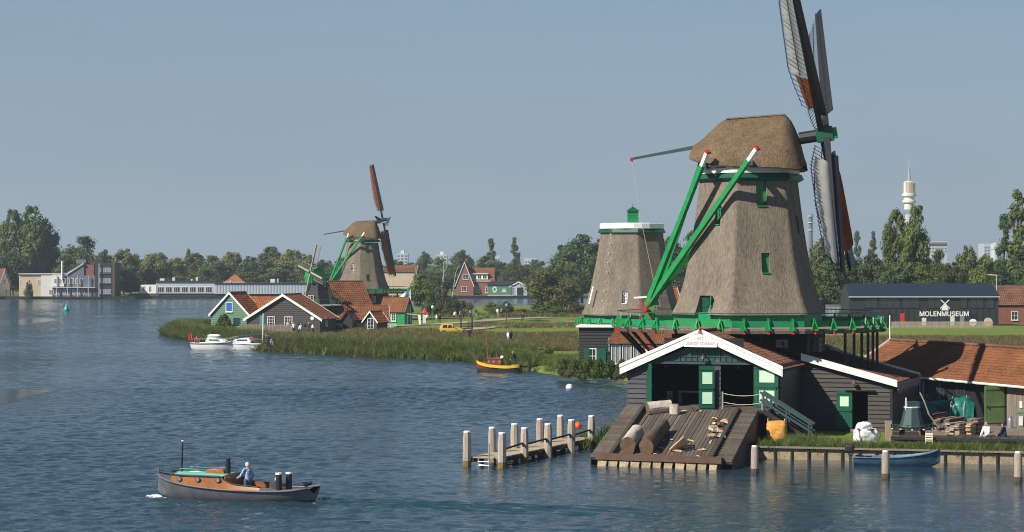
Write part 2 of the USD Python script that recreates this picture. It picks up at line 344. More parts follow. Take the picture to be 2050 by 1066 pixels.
M['sail_white'] = usdkit.material(stage, '/World/Looks/sail_canvas', {'tc': ('texture_coordinate', {}), 'n': ('noise_texture', {'scale': 1.2, 'detail': 4.0}), 'rp': ('rgb_ramp', {'ramp': [(.3, (.70, .67, .58)), (.7, (.82, .80, .74))]}),
    'd': ('diffuse_bsdf', {}), 't': ('translucent_bsdf', {}), 'm': ('mix_closure', {'fac': .5})}, [('tc.object', 'n.vector'), ('n.fac', 'rp.fac'), ('rp.color', 'd.color'), ('rp.color', 't.color'), ('d.BSDF', 'm.closure1'), ('t.BSDF', 'm.closure2')], surface='m.closure')
M['sail_rust'] = usdkit.material(stage, '/World/Looks/sail_tan', {'tc': ('texture_coordinate', {}), 'n': ('noise_texture', {'scale': 1.2, 'detail': 4.0}), 'rp': ('rgb_ramp', {'ramp': [(.3, (.30, .075, .02)), (.7, (.46, .14, .045))]}),
    'd': ('diffuse_bsdf', {}), 't': ('translucent_bsdf', {}), 'm': ('mix_closure', {'fac': .45})}, [('tc.object', 'n.vector'), ('n.fac', 'rp.fac'), ('rp.color', 'd.color'), ('rp.color', 't.color'), ('d.BSDF', 'm.closure1'), ('t.BSDF', 'm.closure2')], surface='m.closure')
M['foam'] = usdkit.material(stage, '/World/Looks/foam', {'p': ('principled_bsdf', {'base_color': (.75, .77, .78), 'roughness': 0.8})}, [], surface='p.BSDF')
# meadow
M['meadow'] = usdkit.material(stage, '/World/Looks/meadow', {
    'g': ('geometry', {}), 'n1': ('noise_texture', {'scale': 0.06, 'detail': 5.0}), 'n2': ('noise_texture', {'scale': 1.5, 'detail': 4.0, 'roughness': 0.7}), 'mm': ('mix_float', {'fac': 0.5}),
    'rp': ('rgb_ramp', {'ramp': [(0.3, (.075, .120, .022)), (0.5, (.130, .180, .036)), (0.7, (.200, .200, .066))]}),
    'b': ('bump', {'distance': 0.15}), 'p': ('principled_bsdf', {'roughness': 0.95, 'specular_ior_level': 0.1})},
    [('g.position', 'n1.vector'), ('g.position', 'n2.vector'), ('n1.fac', 'mm.a'), ('n2.fac', 'mm.b'), ('mm.result', 'rp.fac'), ('rp.color', 'p.base_color'), ('n2.fac', 'b.height'), ('b.normal', 'p.normal')], surface='p.BSDF')
# air that pales what is far
HAZE = 0.00015
M['haze_air'] = usdkit.material(stage, '/World/Looks/haze_air', {'v': ('principled_volume', {'color': (0.72, 0.86, 1.0), 'density': HAZE, 'anisotropy': 0.2})}, [], volume='v.volume')
# ---------------------------------------------------------------- water, land, air
hb = MB(); hb.box((0, 1150, 44), (3000, 2900, 90)); single('haze', hb, 'haze_air', kind='stuff')
_wr = np.random.default_rng(17)
_lam = np.exp(_wr.uniform(math.log(.46), math.log(2.9), 52)); _dir = _wr.normal(1.3, .6, 52); _pha = _wr.uniform(0, 6.28, 52)
_amp = .0044 * _lam ** .95 * np.where(_lam > 1.7, .7, 1.0)
def waves(x, y, lmin):
    z = np.zeros_like(x); big = meshkit.fbm(np.stack([x * .035, y * .018, x * 0], -1), 3, 5)
    for l, d, p, a in zip(_lam, _dir, _pha, _amp):
        if l >= lmin: k = 2 * math.pi / l; z += a * np.sin(k * (x * math.cos(d) + y * math.sin(d)) + p + 1.3 * big * 6)
    return z * (.35 + 1.25 * np.clip((big - .28) / .44, 0, 1))
wb = MB()
def water_block(x0, x1, y0, y1, dx, dy, lmin):
    X, Yg = np.meshgrid(np.arange(x0, x1 + dx * .5, dx), np.arange(y0, y1 + dy * .5, dy), indexing='ij')
    calm = 1 - .86 * np.clip(1.3 - np.hypot((X - 24) * .8, (Yg - 124) * .9) / 30, 0, 1)
    fade = np.clip(np.minimum.reduce([X - x0, x1 - X, Yg - y0 + (99 if y0 > 100 else 0), y1 - Yg + (99 if y1 < 700 else 0)]) / 4, 0, 1)
    wb.grid(np.stack([X, Yg, waves(X, Yg, lmin) * calm * fade], -1))
water_block(-42, 46, 84, 206, .18, .15, .4); water_block(-96, 48, 205, 470, .55, .46, 1.1); water_block(-190, 46, 469, 770, 1.2, .95, 2.0)
for x0, x1, y0, y1 in ((-1450, 1450, -250, 84), (-1450, -42, 84, 205), (46, 1450, 84, 205), (-1450, -96, 205, 470), (48, 1450, 205, 470), (-1450, -190, 470, 770), (46, 1450, 470, 770), (-1450, 1450, 770, 2500)): wb.add([(x0, y0, 0), (x1, y0, 0), (x1, y1, 0), (x0, y1, 0)], [[0, 1, 2, 3]])
single('water', wb, 'water', kind='structure', smooth=True)

TH = math.radians(18.0); JO = np.array([11.7, 138.5, 0.0])         # the sawmill's own axes: u along its front, v into depth
JU = np.array([math.cos(TH), -math.sin(TH), 0]); JV = np.array([math.sin(TH), math.cos(TH), 0])
def J(u, v, z=0.0): return JO + JU * u + JV * v + np.array([0, 0, z])
Q0, Q1 = np.array([13.4, 130.8]), np.array([38.0, 124.0])
QD = (Q1 - Q0) / np.linalg.norm(Q1 - Q0); QN = np.array([-QD[1], QD[0]])   # QN points inland
shore_px = [(333, 668), (350, 676), (400, 683), (470, 692), (530, 703), (600, 707), (680, 711), (760, 716), (860, 719), (940, 724), (960, 728), (1030, 734), (1052, 743), (1110, 751), (1180, 755), (1262, 765)]
shore = [tuple(P(a, b)[:2]) for a, b in shore_px]
shore += [(10.99, 153.4), (7.8, 146.5), (5.2, 142.5), (4.4, 139.0), (6.4, 136.5), (11, 133.2)]
shore += [tuple(Q0 + QN * 2.6 + QD * t) for t in (1.5, 12, 25)] + [(90, 118), (262, 60), (262, 664), (80, 664)]
back = [(62, 640), (18, 592), (-4, 586), (-30, 560), (-40, 480), (-47, 420), (-58, 388)]
LAND = Polygon(shore + back)
NEARSHORE = LineString(shore[:16])
def land_h(x, y):
    x, y = np.asarray(x, float), np.asarray(y, float)
    d = shapely.distance(shapely.points(x, y), LAND.boundary) * np.where(shapely.contains_xy(LAND, x, y), 1, -1)
    top = 0.58 + 0.34 * np.clip((y - 190) / 60, 0, 1)
    s = np.clip((d + 0.9) / 2.6, 0, 1); s = s * s * (3 - 2 * s)
    return -0.7 + (top + 0.7) * s, d
gx, gy = np.meshgrid(np.arange(-86, 264, 1.4), np.arange(118, 668, 1.6), indexing='ij')
gz, gd = land_h(gx, gy)
gz = gz + np.where(gd > 2, (meshkit.fbm(np.stack([gx * .12, gy * .12, gx * 0], -1), 3) - .5) * .16, 0)
V = np.stack([gx, gy, gz], -1); a_, b_ = gx.shape
ii, jj = np.meshgrid(np.arange(a_ - 1), np.arange(b_ - 1), indexing='ij'); k = (ii * b_ + jj).ravel()
quads = np.stack([k, k + b_, k + b_ + 1, k + 1], 1)
quads = quads[(gd.ravel()[quads] > -3).any(1)]
lm = MB(); lm.add(V.reshape(-1, 3), quads)
single('meadow', lm, 'meadow', kind='structure', smooth=True)

# the far shore: ground behind the river, its dark quay edge
fb = [(-1440, 764.2), (-128, 764.2), (-124, 772.4), (-66, 772.4), (-60, 778), (0, 784), (25, 786), (60, 760), (78, 666), (1440, 640), (1440, 2480), (-1440, 2480)]
fm = MB(); fm.poly([(x, y, 0.82) for x, y in fb], (0, 0, -1.4)); single('far_ground', fm, 'meadow', kind='structure')
bq = Thing('far_quay', 'low dark timber quay edge along the far shore', 'quay wall', (-128, 764, 0))
for a_, b_ in zip(fb[:7], fb[1:8]):
    m = MB(); m.beam((max(a_[0], -700), a_[1] - .15, .42), (b_[0], b_[1] - .15, .42), .25, .95); bq.part('edging', m, 'tar_wood', world=True)

def strip(pts, w, z, name, m):
    c = np.array([p[:2] for p in pts]); t = np.gradient(c, axis=0); t /= np.linalg.norm(t, axis=1, keepdims=True)
    n = np.stack([-t[:, 1], t[:, 0]], 1); w = np.broadcast_to(w, len(c))[:, None]
    o = np.stack([c + n * w / 2, c - n * w / 2], 1)
    V = np.concatenate([o, np.full(o.shape[:2] + (1,), z)], -1)
    single(name, MB().grid(V), m, kind='structure')
def smoothline(pts, n=40):
    from scipy.interpolate import splprep, splev
    p = np.array([q[:2] for q in pts]); tck, _ = splprep(p.T, s=0, k=min(3, len(p) - 1)); return np.stack(splev(np.linspace(0, 1, n), tck), 1)
strip(smoothline([P(a, b, 1.0) for a, b in ((640, 660), (720, 655), (800, 652), (870, 649), (940, 645), (1000, 640), (1100, 636))]), 4.0, 1.02, 'path', 'sand_path')
strip(smoothline([P(a, b, 1.0) for a, b in ((740, 672), (800, 667), (860, 664), (920, 661), (980, 655), (1040, 649), (1110, 646), (1200, 644))]), 3.4, 1.03, 'lane', 'sand_path')

# ---------------------------------------------------------------- quay by the sawmill
YZ = 0.68
def Q(t, n, z=YZ): p = Q0 + QD * t + QN * n; return np.array([p[0], p[1], z])
yard = [Q(0.0, 0.05), Q(27, 0.05), Q(27, 14), (36, 150, YZ), (31, 166, YZ), (20, 158, YZ), J(4.0, 9, YZ), J(4.6, 0.4, YZ), J(2.5, -3.0, YZ), Q(0.5, 2.4)]
single('yard', MB().poly([np.array([p[0], p[1], YZ]) for p in yard], (0, 0, -.5)), 'meadow', kind='structure')
strip(smoothline([Q(3.4, 1.6), Q(6, 2.2), Q(9, 2.4), Q(12, 3.0), Q(16, 4.4)]), 1.9, YZ + .006, 'yard_path', 'sand_path')
single('yard_floor', MB().poly([(p[0], p[1], YZ + .012) for p in (Q(9.5, 5.4), Q(27, 5.4), Q(27, 14), (35.2, 148), (30.5, 160.5), (26.5, 153), J(10.4, 7.2))], (0, 0, -.004)), 'yard_earth', kind='structure')
qw = Thing('quay_wall', 'low quay wall of stained concrete panels and timber posts along the yard', 'quay wall', (Q0[0], Q0[1], 0), math.atan2(QD[1], QD[0]))
mb = MB(); mb.box((13.2, -.02, YZ + .03), (26.8, .34, .1)); qw.part('cap_beam', mb, 'old_wood')
for i in range(27):
    mb = MB(); mb.box((.45 + i * .97, .06 + rng.uniform(-.015, .015), .13), (.86, .08, .98 + rng.uniform(-.02, .02))); qw.part('panel', mb, 'quay_stone')
    mb = MB(); mb.box((i * .97 - .03, -.04, .1), (.10, .14, 1.02)); qw.part('post', mb, 'tar_wood')

# ---------------------------------------------------------------- building helpers
def tiles(c00, c10, c01, pitch=.24, course=.32, amp=.035, ns=5, c11=None):
    "pantiles on a roof plane: c00-c10 along the eave, c00-c01 up to the ridge"
    c00, c10, c01 = (np.asarray(q, float) for q in (c00, c10, c01)); c11 = c10 + c01 - c00 if c11 is None else np.asarray(c11, float)
    n = unit(np.cross(c10 - c00, c01 - c00)); n = n if n[2] > 0 else -n
    W, H = np.linalg.norm(c10 - c00), np.linalg.norm(c01 - c00)
    nt, nc = max(2, int(round(W / pitch))), max(2, int(round(H / course)))
    s = np.linspace(0, 1, nt * ns + 1); t = np.repeat(np.arange(nc + 1) / nc, 2)[1:-1]
    lift = np.tile([amp * .75, 0.0], nc)
    ph = (s * nt) % 1.0
    prof = amp * (np.sin(ph * 2 * np.pi) * .6 + .4 * np.sin(ph * 4 * np.pi + .6))
    S, Tt = np.meshgrid(s, t, indexing='ij')
    base = (1 - S)[..., None] * ((1 - Tt)[..., None] * c00 + Tt[..., None] * c01) + S[..., None] * ((1 - Tt)[..., None] * c10 + Tt[..., None] * c11)
    rs = np.random.default_rng(int(abs(W * 1000 + H * 77)) % 100000)
    jit = rs.normal(0, amp * .16, (nt + 1, nc))[np.minimum((s * nt).astype(int), nt)][:, np.repeat(np.arange(nc), 2)]
    V = base + n * ((prof[:, None] + lift[None, :] + jit)[..., None])
    return MB().grid(V)
def window(T, o, ud, n, w, h, nx=2, ny=2, fm='white', pm='pane', fw=.09, name='window', parts=True, sill=True):
    "a frame round panes; o: lower middle on the wall (in the thing's axes), ud: along the wall, n: outward"
    o, ud, n = (np.asarray(q, float) for q in (o, ud, n)); up = np.array([0, 0, 1.0]); R = np.stack([ud, n, up], 1)
    m = MB()
    m.box(o + ud * (-w / 2 + fw / 2) + up * h / 2 + n * .03, (fw, .12, h), R=R); m.box(o + ud * (w / 2 - fw / 2) + up * h / 2 + n * .03, (fw, .12, h), R=R)
    m.box(o + up * fw / 2 + n * .03, (w - 2 * fw, .12, fw), R=R); m.box(o + up * (h - fw / 2) + n * .03, (w - 2 * fw, .12, fw), R=R)
    for i in range(1, nx): m.box(o + ud * (-w / 2 + fw + (w - 2 * fw) * i / nx) + up * h / 2 + n * .032, (fw * .5, .09, h - 2 * fw), R=R)
    for i in range(1, ny): m.box(o + up * (fw + (h - 2 * fw) * i / ny) + n * .03, (w - 2 * fw, .085, fw * .45), R=R)
    if sill: m.box(o - up * .03 + n * .08, (w + .1, .2, .06), R=R)
    p = T.part(name, m, fm)
    m = MB(); m.box(o + up * h / 2 + n * .012, (w - 2 * fw + .01, .03, h - 2 * fw + .01), R=R); T.part('pane', m, pm, under=p)
    return p
def lap(T, poly_w, o, ud, n, step, m, z0, name='board', cut=None, split=True):
    "lapped boards filling the outline poly_w(z) -> [(u0, u1), ...]; each board is a part"
    o, ud, n = (np.asarray(q, float) for q in (o, ud, n)); z = z0; al = MB()
    while True:
        rows = poly_w(z, z + step)
        if rows is None: break
        for (a0, a1, b0, b1) in rows:
            if max(a1 - a0, b1 - b0) < .05: continue
            up = np.array([0, 0, 1.0])
            q = lambda u, zz, k: o + ud * u + up * zz + n * k
            mb = MB() if split else al
            pts = [q(a0, z, .0), q(a1, z, .0), q(b1, z + step, .0), q(b0, z + step, .0), q(a0, z, .08), q(a1, z, .08), q(b1, z + step, .012), q(b0, z + step, .012)]
            mb.add(pts, [[0, 3, 2, 1], [4, 5, 6, 7], [0, 1, 5, 4], [1, 2, 6, 5], [2, 3, 7, 6], [3, 0, 4, 7]])
            if split: T.part(name, mb, m)
        z += step
    if not split: T.part('boarding', al, m)
def gable_rows(w, he, hr, ztop=None, holes=()):
    "rows of a gable wall of width w, eaves he, ridge hr, minus rectangular holes (u0, u1, z0, z1)"
    def half(z): return w / 2 if z <= he else max(0.0, w / 2 * (hr - z) / (hr - he))
    def rows(z, z1):
        if z >= hr - .02: return None
        z1 = min(z1, hr); a, b = half(z), half(z1)
        seg = [(-a, a, -b, b)]
        for (u0, u1, h0, h1) in holes:
            if z1 > h0 + .02 and z < h1 - .02:
                new = []
                for (a0, a1, b0, b1) in seg:
                    if min(a0, b0) < u0 and max(a1, b1) > u1: new += [(a0, u0, b0, u0), (u1, a1, u1, b1)]
                    elif max(a1, b1) > u0 and min(a0, b0) < u0: new.append((a0, min(a1, u0), b0, min(b1, u0)))
                    elif min(a0, b0) < u1 and max(a1, b1) > u1: new.append((max(a0, u1), a1, max(b0, u1), b1))
                    elif min(a0, b0) >= u0 and max(a1, b1) <= u1: pass
                    else: new.append((a0, a1, b0, b1))
                seg = new
        return seg
    return rows
def house(name, label, cat, loc, rz, w, d, he, hr, wall, roof, trim='white', win=(), over=.3, bw=.28, pitch=.35, course=.45, amp=.045, lapstep=None, group=None, z0=0.0, chimney=None, roof_slab='tar_dark', floor=True):
    "a gabled house: front gable in its x axis at y = 0, ridge along y; win: (side f/l/r, position, z, w, h, nx, ny)"
    T = Thing(name, label, cat, loc, rz, group)
    m = MB(); m.poly([(-w / 2, 0, z0), (w / 2, 0, z0), (w / 2, 0, he), (0, 0, hr), (-w / 2, 0, he)], (0, d, 0)); T.part('wall', m, wall)
    if lapstep: lap(T, gable_rows(w, he, hr), (0, 0, 0), (1, 0, 0), (0, -1, 0), lapstep, wall, z0 + .02, split=False)
    sl = (hr - he) / (w / 2); ex = over * 1.0; ez = he - sl * ex
    for sgn in (-1, 1):
        e0, e1 = np.array([sgn * (w / 2 + ex), -over, ez + .10]), np.array([sgn * (w / 2 + ex), d + over, ez + .10])
        r0, r1 = np.array([0, -over, hr + .10]), np.array([0, d + over, hr + .10])
        p = T.part('roof', tiles(e0, e1, r0, pitch, course, amp, 4), roof)
        n = unit(np.cross(e1 - e0, r0 - e0)); n = n if n[2] > 0 else -n
        m = MB(); m.poly([e0 - n * .045, e1 - n * .045, r1 - n * .045, r0 - n * .045], -n * .09); T.part('roof_boarding', m, roof_slab)
        if trim:
            for yy in (-over - .05, d + over):
                q = np.array([0, 0, 1.0]) * bw
                m = MB(); m.poly([(sgn * (w / 2 + ex + .02), yy, ez + .14 - bw), (sgn * (w / 2 + ex + .02), yy, ez + .18), (0, yy, hr + .2), (0, yy, hr + .2 - bw * 1.12)], (0, .05, 0)); T.part('barge_board', m, trim)
    m = MB(); m.tube([(0, -over, hr + .12), (0, d + over, hr + .12)], .10, 6); T.part('ridge', m, roof)
    for q in win:
        sd, pos, z, ww, hh, nx, ny = q[:7]; kw = q[7] if len(q) > 7 else {}
        if sd == 'f': window(T, (pos, -.06 if lapstep else 0, z), (1, 0, 0), (0, -1, 0), ww, hh, nx, ny, **kw)
        elif sd == 'l': window(T, (-w / 2, pos, z), (0, -1, 0), (-1, 0, 0), ww, hh, nx, ny, **kw)
        else: window(T, (w / 2, pos, z), (0, 1, 0), (1, 0, 0), ww, hh, nx, ny, **kw)
    if chimney:
        for (cx, cy, ch) in chimney:
            m = MB(); m.box((cx, cy, hr + ch / 2 - .5), (.6, .6, ch + 1)); m.box((cx, cy, hr + ch), (.72, .72, .15)); T.part('chimney', m, 'brick_red')
    return T
def slab_door(T, o, ud, n, w, h, m='door_green', panes=(), th=.06, name='door'):
    "a boarded door leaf with ledges and light panels; panes: (u, z, w, h) from its lower left"
    o, ud, n = (np.asarray(q, float) for q in (o, ud, n)); up = np.array([0, 0, 1.0]); R = np.stack([ud, n, up], 1)
    mb = MB(); nb = max(3, int(w / .2))
    for i in range(nb): mb.box(o + ud * (w * (i + .5) / nb) + up * h / 2, (w / nb - .012, th, h), R=R)
    p = T.part(name, mb, m)
    for z in (.18, h * .5, h - .18): mb = MB(); mb.box(o + ud * w / 2 + up * z + n * (th * .5 + .018), (w * .96, .036, .14), R=R); T.part('ledge', mb, m, under=p)
    for (u, z, pw, ph) in panes:
        mb = MB(); mb.box(o + ud * (u + pw / 2) + up * (z + ph / 2) + n * (th * .5 + .012), (pw, .03, ph), R=R); T.part('light_panel', mb, 'mint', under=p)
    mb = MB(); mb.box(o + ud * (w * .9) + up * h * .48 + n * (th * .5 + .04), (.04, .08, .14), R=R); T.part('handle', mb, 'iron', under=p)
    return p
# ---------------------------------------------------------------- windmills
def mill(name, label, c, n, a0, prof, gz, rg, rb, zc, k, psi, hub, L, rho, tilt, sails, windows, tail, cap=True, beta=(42, 24), base_h=None, posts=(), lattice_w=2.05):
    T = Thing(name, label, 'windmill', (c[0], c[1], 0))
    Z = np.array([0, 0, 1.0])
    def ring(z, R, soft=.07):
        out = []
        for i in range(n):
            p = [R * np.array([math.cos(a0 + 2 * math.pi * (i + q) / n), math.sin(a0 + 2 * math.pi * (i + q) / n)]) for q in (-1, 0, 1)]
            out += [p[1] + (p[0] - p[1]) * soft, p[1] * .75 + (p[0] + p[2]) * .125 * 1 if False else p[1] + ((p[0] + p[2]) / 2 - p[1]) * soft * .55, p[1] + (p[2] - p[1]) * soft]
        return [(q[0], q[1], z) for q in out]
    zs = np.array([p[0] for p in prof]); rs_ = np.array([p[1] for p in prof])
    from scipy.interpolate import PchipInterpolator
    rf = PchipInterpolator(zs, rs_)
    zz = np.linspace(zs[0], zs[-1], 15); nn = 3 * n
    v = [q for z in zz for q in ring(z, float(rf(z)))]
    f = [[i * nn + j, i * nn + (j + 1) % nn, (i + 1) * nn + (j + 1) % nn, (i + 1) * nn + j] for i in range(14) for j in range(nn)]
    tri = [t for q in f for t in ((q[0], q[1], q[2]), (q[0], q[2], q[3]))]
    top = 14 * nn
    tri += [(0, j + 1, j) for j in range(1, nn - 1)] + [(top, top + j, top + j + 1) for j in range(1, nn - 1)]
    solid = mf.Manifold(mf.Mesh(np.array(v, np.float32), np.array(tri, np.uint32)))
    wins = []
    for (face, z, lat, w, h, kind) in windows:
        am = a0 + 2 * math.pi * (face + .5) / n; nd = np.array([math.cos(am), math.sin(am), 0]); ud = np.array([-nd[1], nd[0], 0])
        apo = math.cos(math.pi / n); r_hi, r_lo = float(rf(z + h)) * apo, float(rf(z)) * apo
        m = MB(); R = np.stack([ud, nd, Z], 1); m.box(ud * lat + nd * (r_hi + 1.2) + Z * (z + h / 2), (w, 3.0, h), R=R)
        solid = solid - mf.Manifold(mf.Mesh(m.get()[0].astype(np.float32), m.get()[1].astype(np.uint32)))
        wins.append((ud, nd, lat, z, w, h, r_hi - .3, r_lo, kind))
    T.part('thatched_body', MB().mesh(solid), 'thatch', smooth=28)
    for (ud, nd, lat, z, w, h, rr, rl, kind) in wins:
        o = ud * lat + nd * (rr + .06) + Z * (z + .02)
        if kind == 'door':
            slab_door(T, o - ud * w * .5 + nd * .0, ud, nd, w * .55, h * .97, 'dark_green'); 
            slab_door(T, o + ud * w * .45 + nd * .1, unit(nd * .95 + ud * .5), unit(ud - nd * .2), w * .55, h * .97, 'mill_green')
        else:
            window(T, o, ud, nd, w - .03, h - .04, 2, 3, kind, 'pane', fw=.15)
            m = MB(); m.poly([o - ud * w * .47 + nd * .08, o + ud * w * .47 + nd * .08, o + ud * w * .47 + nd * (rl - rr + .02), o - ud * w * .47 + nd * (rl - rr + .02)], -Z * .07); T.part('window_sill', m, kind)
    # skirt and base
    zb = zs[0]
    m = MB(); m.lathe([(rs_[0] * .93, gz + .05), (rs_[0] * .93, zb + .15)], n, a0=a0); T.part('skirt', m, 'sea_green')
    m = MB(); m.lathe([(rb, base_h or 0.0), (rb, gz - .1)], n, a0=a0); T.part('base', m, 'tar_wood')
    for i in range(n):                                              # windows in the black base
        am = a0 + 2 * math.pi * (i + .5) / n; nd = np.array([math.cos(am), math.sin(am), 0]); ud = np.array([-nd[1], nd[0], 0])
        window(T, nd * rb * math.cos(math.pi / n) + ud * .9 + Z * (gz - 2.0), ud, nd, .8, 1.2, 2, 3, 'off_white')
    # gallery
    ng = 12; ga = [a0 + 2 * math.pi * (i + .25) / ng for i in range(ng)]
    def gp(r, a, z): return np.array([r * math.cos(a), r * math.sin(a), z])
    for i in range(ng):
        a, b = ga[i], ga[(i + 1) % ng] if i < ng - 1 else ga[0] + 2 * math.pi
        m = MB(); m.poly([gp(rs_[0] * .8, a, gz), gp(rg, a, gz), gp(rg, b, gz), gp(rs_[0] * .8, b, gz)], -Z * .12); T.part('gallery_deck', m, 'old_wood')
        p, q = gp(rg, a, gz), gp(rg, b, gz); d = unit(q - p); o = unit((p + q) / 2 * [1, 1, 0])
        m = MB(); m.beam(p + Z * .34 - o * .12, q + Z * .30 - o * .12, .05, .38); T.part('parapet_board', m, 'mill_green' if i % 5 else 'sea_green')
        m = MB(); m.beam(p + Z * .98 - o * .05, q + Z * .98 - o * .05, .07, .06); T.part('hand_rail', m, 'dark_green')
        m = MB(); m.beam(p - Z * .2 + o * .01, q - Z * .2 + o * .01, .14, .2); T.part('edge_beam', m, 'plank_grey')
        nb = max(2, int(round(np.linalg.norm(q - p) / (1.6 * k))))
        for j in range(nb):
            s = p + (q - p) * (j + .5) / nb
            m = MB(); m.poly([s - d * .27 - Z * .12, s + d * .27 - Z * .12, s + d * .05 + Z * .68, s - d * .05 + Z * .68], o * .09); m.beam(s - Z * .06 + o * .02, s - Z * .06 + o * .42, .10, .10); m.beam(s + Z * .62, s - Z * .02 + o * .4, .07, .07)
            T.part('rail_bracket', m, 'mill_green')
            m = MB(); m.box(s - Z * .26 + o * .16, (.15, .16, .15), math.atan2(d[1], d[0])); T.part('beam_end', m, 'red_paint')
            m = MB(); m.beam(s * [.55, .55, 1] - Z * .24, s - Z * .24 + o * .05, .16, .2); T.part('joist', m, 'tar_wood')
    for (a, r, z0, r0, w) in posts:
        m = MB(); m.beam(gp(r0, a, z0), gp(r, a, gz - .3), .2 * w, .2 * w); T.part('support_post', m, 'tar_wood')
    if not cap:
        zt = zs[-1]
        m = MB(); m.lathe([(rs_[-1] * 1.02, zt - .05), (rs_[-1] * 1.08, zt + .0), (rs_[-1] * 1.02, zt + .42), (rs_[-1] * .98, zt + .42)], n, a0=a0); T.part('green_band', m, 'dark_green')
        m = MB(); m.lathe([(rs_[-1] * 1.0, zt + .42), (rs_[-1] * 1.0, zt + .95), (rs_[-1] * .97, zt + 1.0)], 24); T.part('cover', m, 'white')
        m = MB(); m.box((.1, 0, zt + 1.65), (1.1, 1.1, 1.3)); 
        for q in range(5): m.box((.1, 0, zt + 1.2 + q * .22), (1.2, 1.2, .06))
        p = T.part('vent', m, 'mill_green')
        m = MB(); m.lathe([(1.05, zt + 2.3), (.12, zt + 2.75)], 4, (.1, 0, 0), math.pi / 4); m.tube([(.1, 0, zt + 2.7), (.1, 0, zt + 3.1)], .03, 5); T.part('vent_roof', m, 'dark_green', under=p)
        return T
    # cap: a thatched hull over the curb
    ea = np.array([math.cos(psi), math.sin(psi), 0]); el = np.array([-math.sin(psi), math.cos(psi), 0])
    R0 = rs_[-1]
    m = MB(); m.lathe([(R0 * 1.0, zc - .95 * k), (R0 * 1.11, zc - .75 * k), (R0 * 1.06, zc - .42 * k), (R0 * .9, zc - .42 * k)], n, a0=a0); T.part('green_band', m, 'dark_green', smooth=False)
    m = MB(); m.lathe([(R0 * .98, zc - .42 * k), (R0 * .98, zc + .1 * k)], 32); T.part('curb_ring', m, 'off_white')
    for i in range(16):
        a = i * math.pi / 8 + .1; m = MB(); m.box(gp(R0 * .985, a, zc - .05 * k), (.06, .8 * k, .07), a); T.part('curb_block', m, 'red_paint')
    st = [(-3.75, 1.05, 2.35, .52), (-3.2, 1.55, 2.75, .40), (-1.5, 3.22, 3.4, .08), (.5, 3.48, 3.62, -.05), (2.35, 3.68, 3.45, -.12), (2.9, 3.16, 3.3, -.16), (3.35, 2.15, 3.0, -.18), (3.62, 1.25, 2.7, -.16), (3.72, .7, 2.5, -.1)]
    from scipy.interpolate import PchipInterpolator as PI_
    sx = [q[0] for q in st]; fh, fw, fb_ = PI_(sx, [q[1] for q in st]), PI_(sx, [q[2] for q in st]), PI_(sx, [q[3] for q in st])
    S = np.linspace(sx[0], sx[-1], 34); tt = np.linspace(-1, 1, 33)
    G = np.zeros((34, 33, 3))
    for i, s in enumerate(S):
        h, w, b = float(fh(s)), float(fw(s)), float(fb_(s))
        t = 1 - np.abs(tt); lat = np.sign(tt) * w * (1 - t ** 1.55); z = b + h * (t ** .93)
        G[i] = ea * s * k + el * (lat * k)[:, None] + Z * (zc + z * k)[:, None]
    nz = meshkit.fbm(G * 2.2 + 50, 3) - .5; G = G + nz[..., None] * .16 * unit((1, 0, 1)) 
    m = MB(); m.grid(G)
    for i in (0, 33):
        cpt = G[i].mean(0); vv = np.vstack([G[i], cpt]); ff = [[j, j + 1, 33] if i == 0 else [j + 1, j, 33] for j in range(32)]; m.add(vv, ff)
    inner = np.stack([G[:, 0], G[:, -1]], 1); m.grid(inner[::-1])
    T.part('thatched_cap', m, 'thatch_cap', smooth=35)
    m = MB(); m.beam(ea * -1.55 * k + Z * (zc + 3.36 * k), ea * 2.42 * k + Z * (zc + 3.60 * k), .26 * k, .09); T.part('ridge_board', m, 'old_wood')
    # rear boom, beams and braces
    tl = ea * tail[0] + Z * tail[1]
    m = MB(); m.beam(ea * -3.4 * k + Z * (zc + 1.5 * k), ea * -7.9 * k + Z * (zc + .72 * k), .2, .24, w2=.14, h2=.16); p = T.part('rear_boom', m, 'slate_green')
    m = MB(); m.box(ea * -7.95 * k + Z * (zc + .68 * k), (.2, .2, .24)); T.part('boom_end', m, 'red_paint', under=p)
    e0 = ea * -7.9 * k + Z * (zc + .6 * k)
    m = MB(); m.tube([e0, e0 * .98 - Z * 3.0 + ea * .3, e0 * .9 - Z * 7.0 + ea * .8, tl + Z * .3], .015, 4); T.part('boom_rope', m, 'rope', under=p)
    for s, lat, zt in ((.45, 4.5, .30), (-2.75, 3.2, .02)):
        m = MB(); m.beam(ea * s * k - el * (lat + .25) * k + Z * (zc + zt * k * .72), ea * s * k + el * (lat + .25) * k + Z * (zc + zt * k * .72), .32 * k, .34 * k); T.part('cross_beam', m, 'white')
        for sg in ((-1, 1) if s > 0 else (-1,)):
            tp = ea * s * k + el * sg * (lat + .3) * k + Z * (zc + zt * k)
            d = unit(tp - tl); ln = np.linalg.norm(tp - tl)
            m = MB(); m.beam(tl, tl + d * ln, .31 * k, .38 * k, w2=.27 * k, h2=.32 * k); p = T.part('brace', m, 'mill_green')
            m = MB(); m.beam(tp + d * .003, tp + d * 1.0 * k, .22 * k, .26 * k); T.part('brace_end', m, 'white', under=p)
            m = MB(); m.beam(tp + d * 1.0 * k, tp + d * 1.14 * k, .32 * k, .33 * k); T.part('brace_tip', m, 'red_paint', under=p)
    m = MB(); m.beam(tl - Z * (tail[1] - gz) * .8, ea * -3.2 * k + Z * (zc + .5 * k), .42 * k, .5 * k, w2=.3 * k, h2=.3 * k); T.part('tail_pole', m, 'mill_green')
    m = MB(); m.tube([tl + el * -1.0 + Z * -.2, tl + el * 1.0 + Z * -.2], .16, 8)
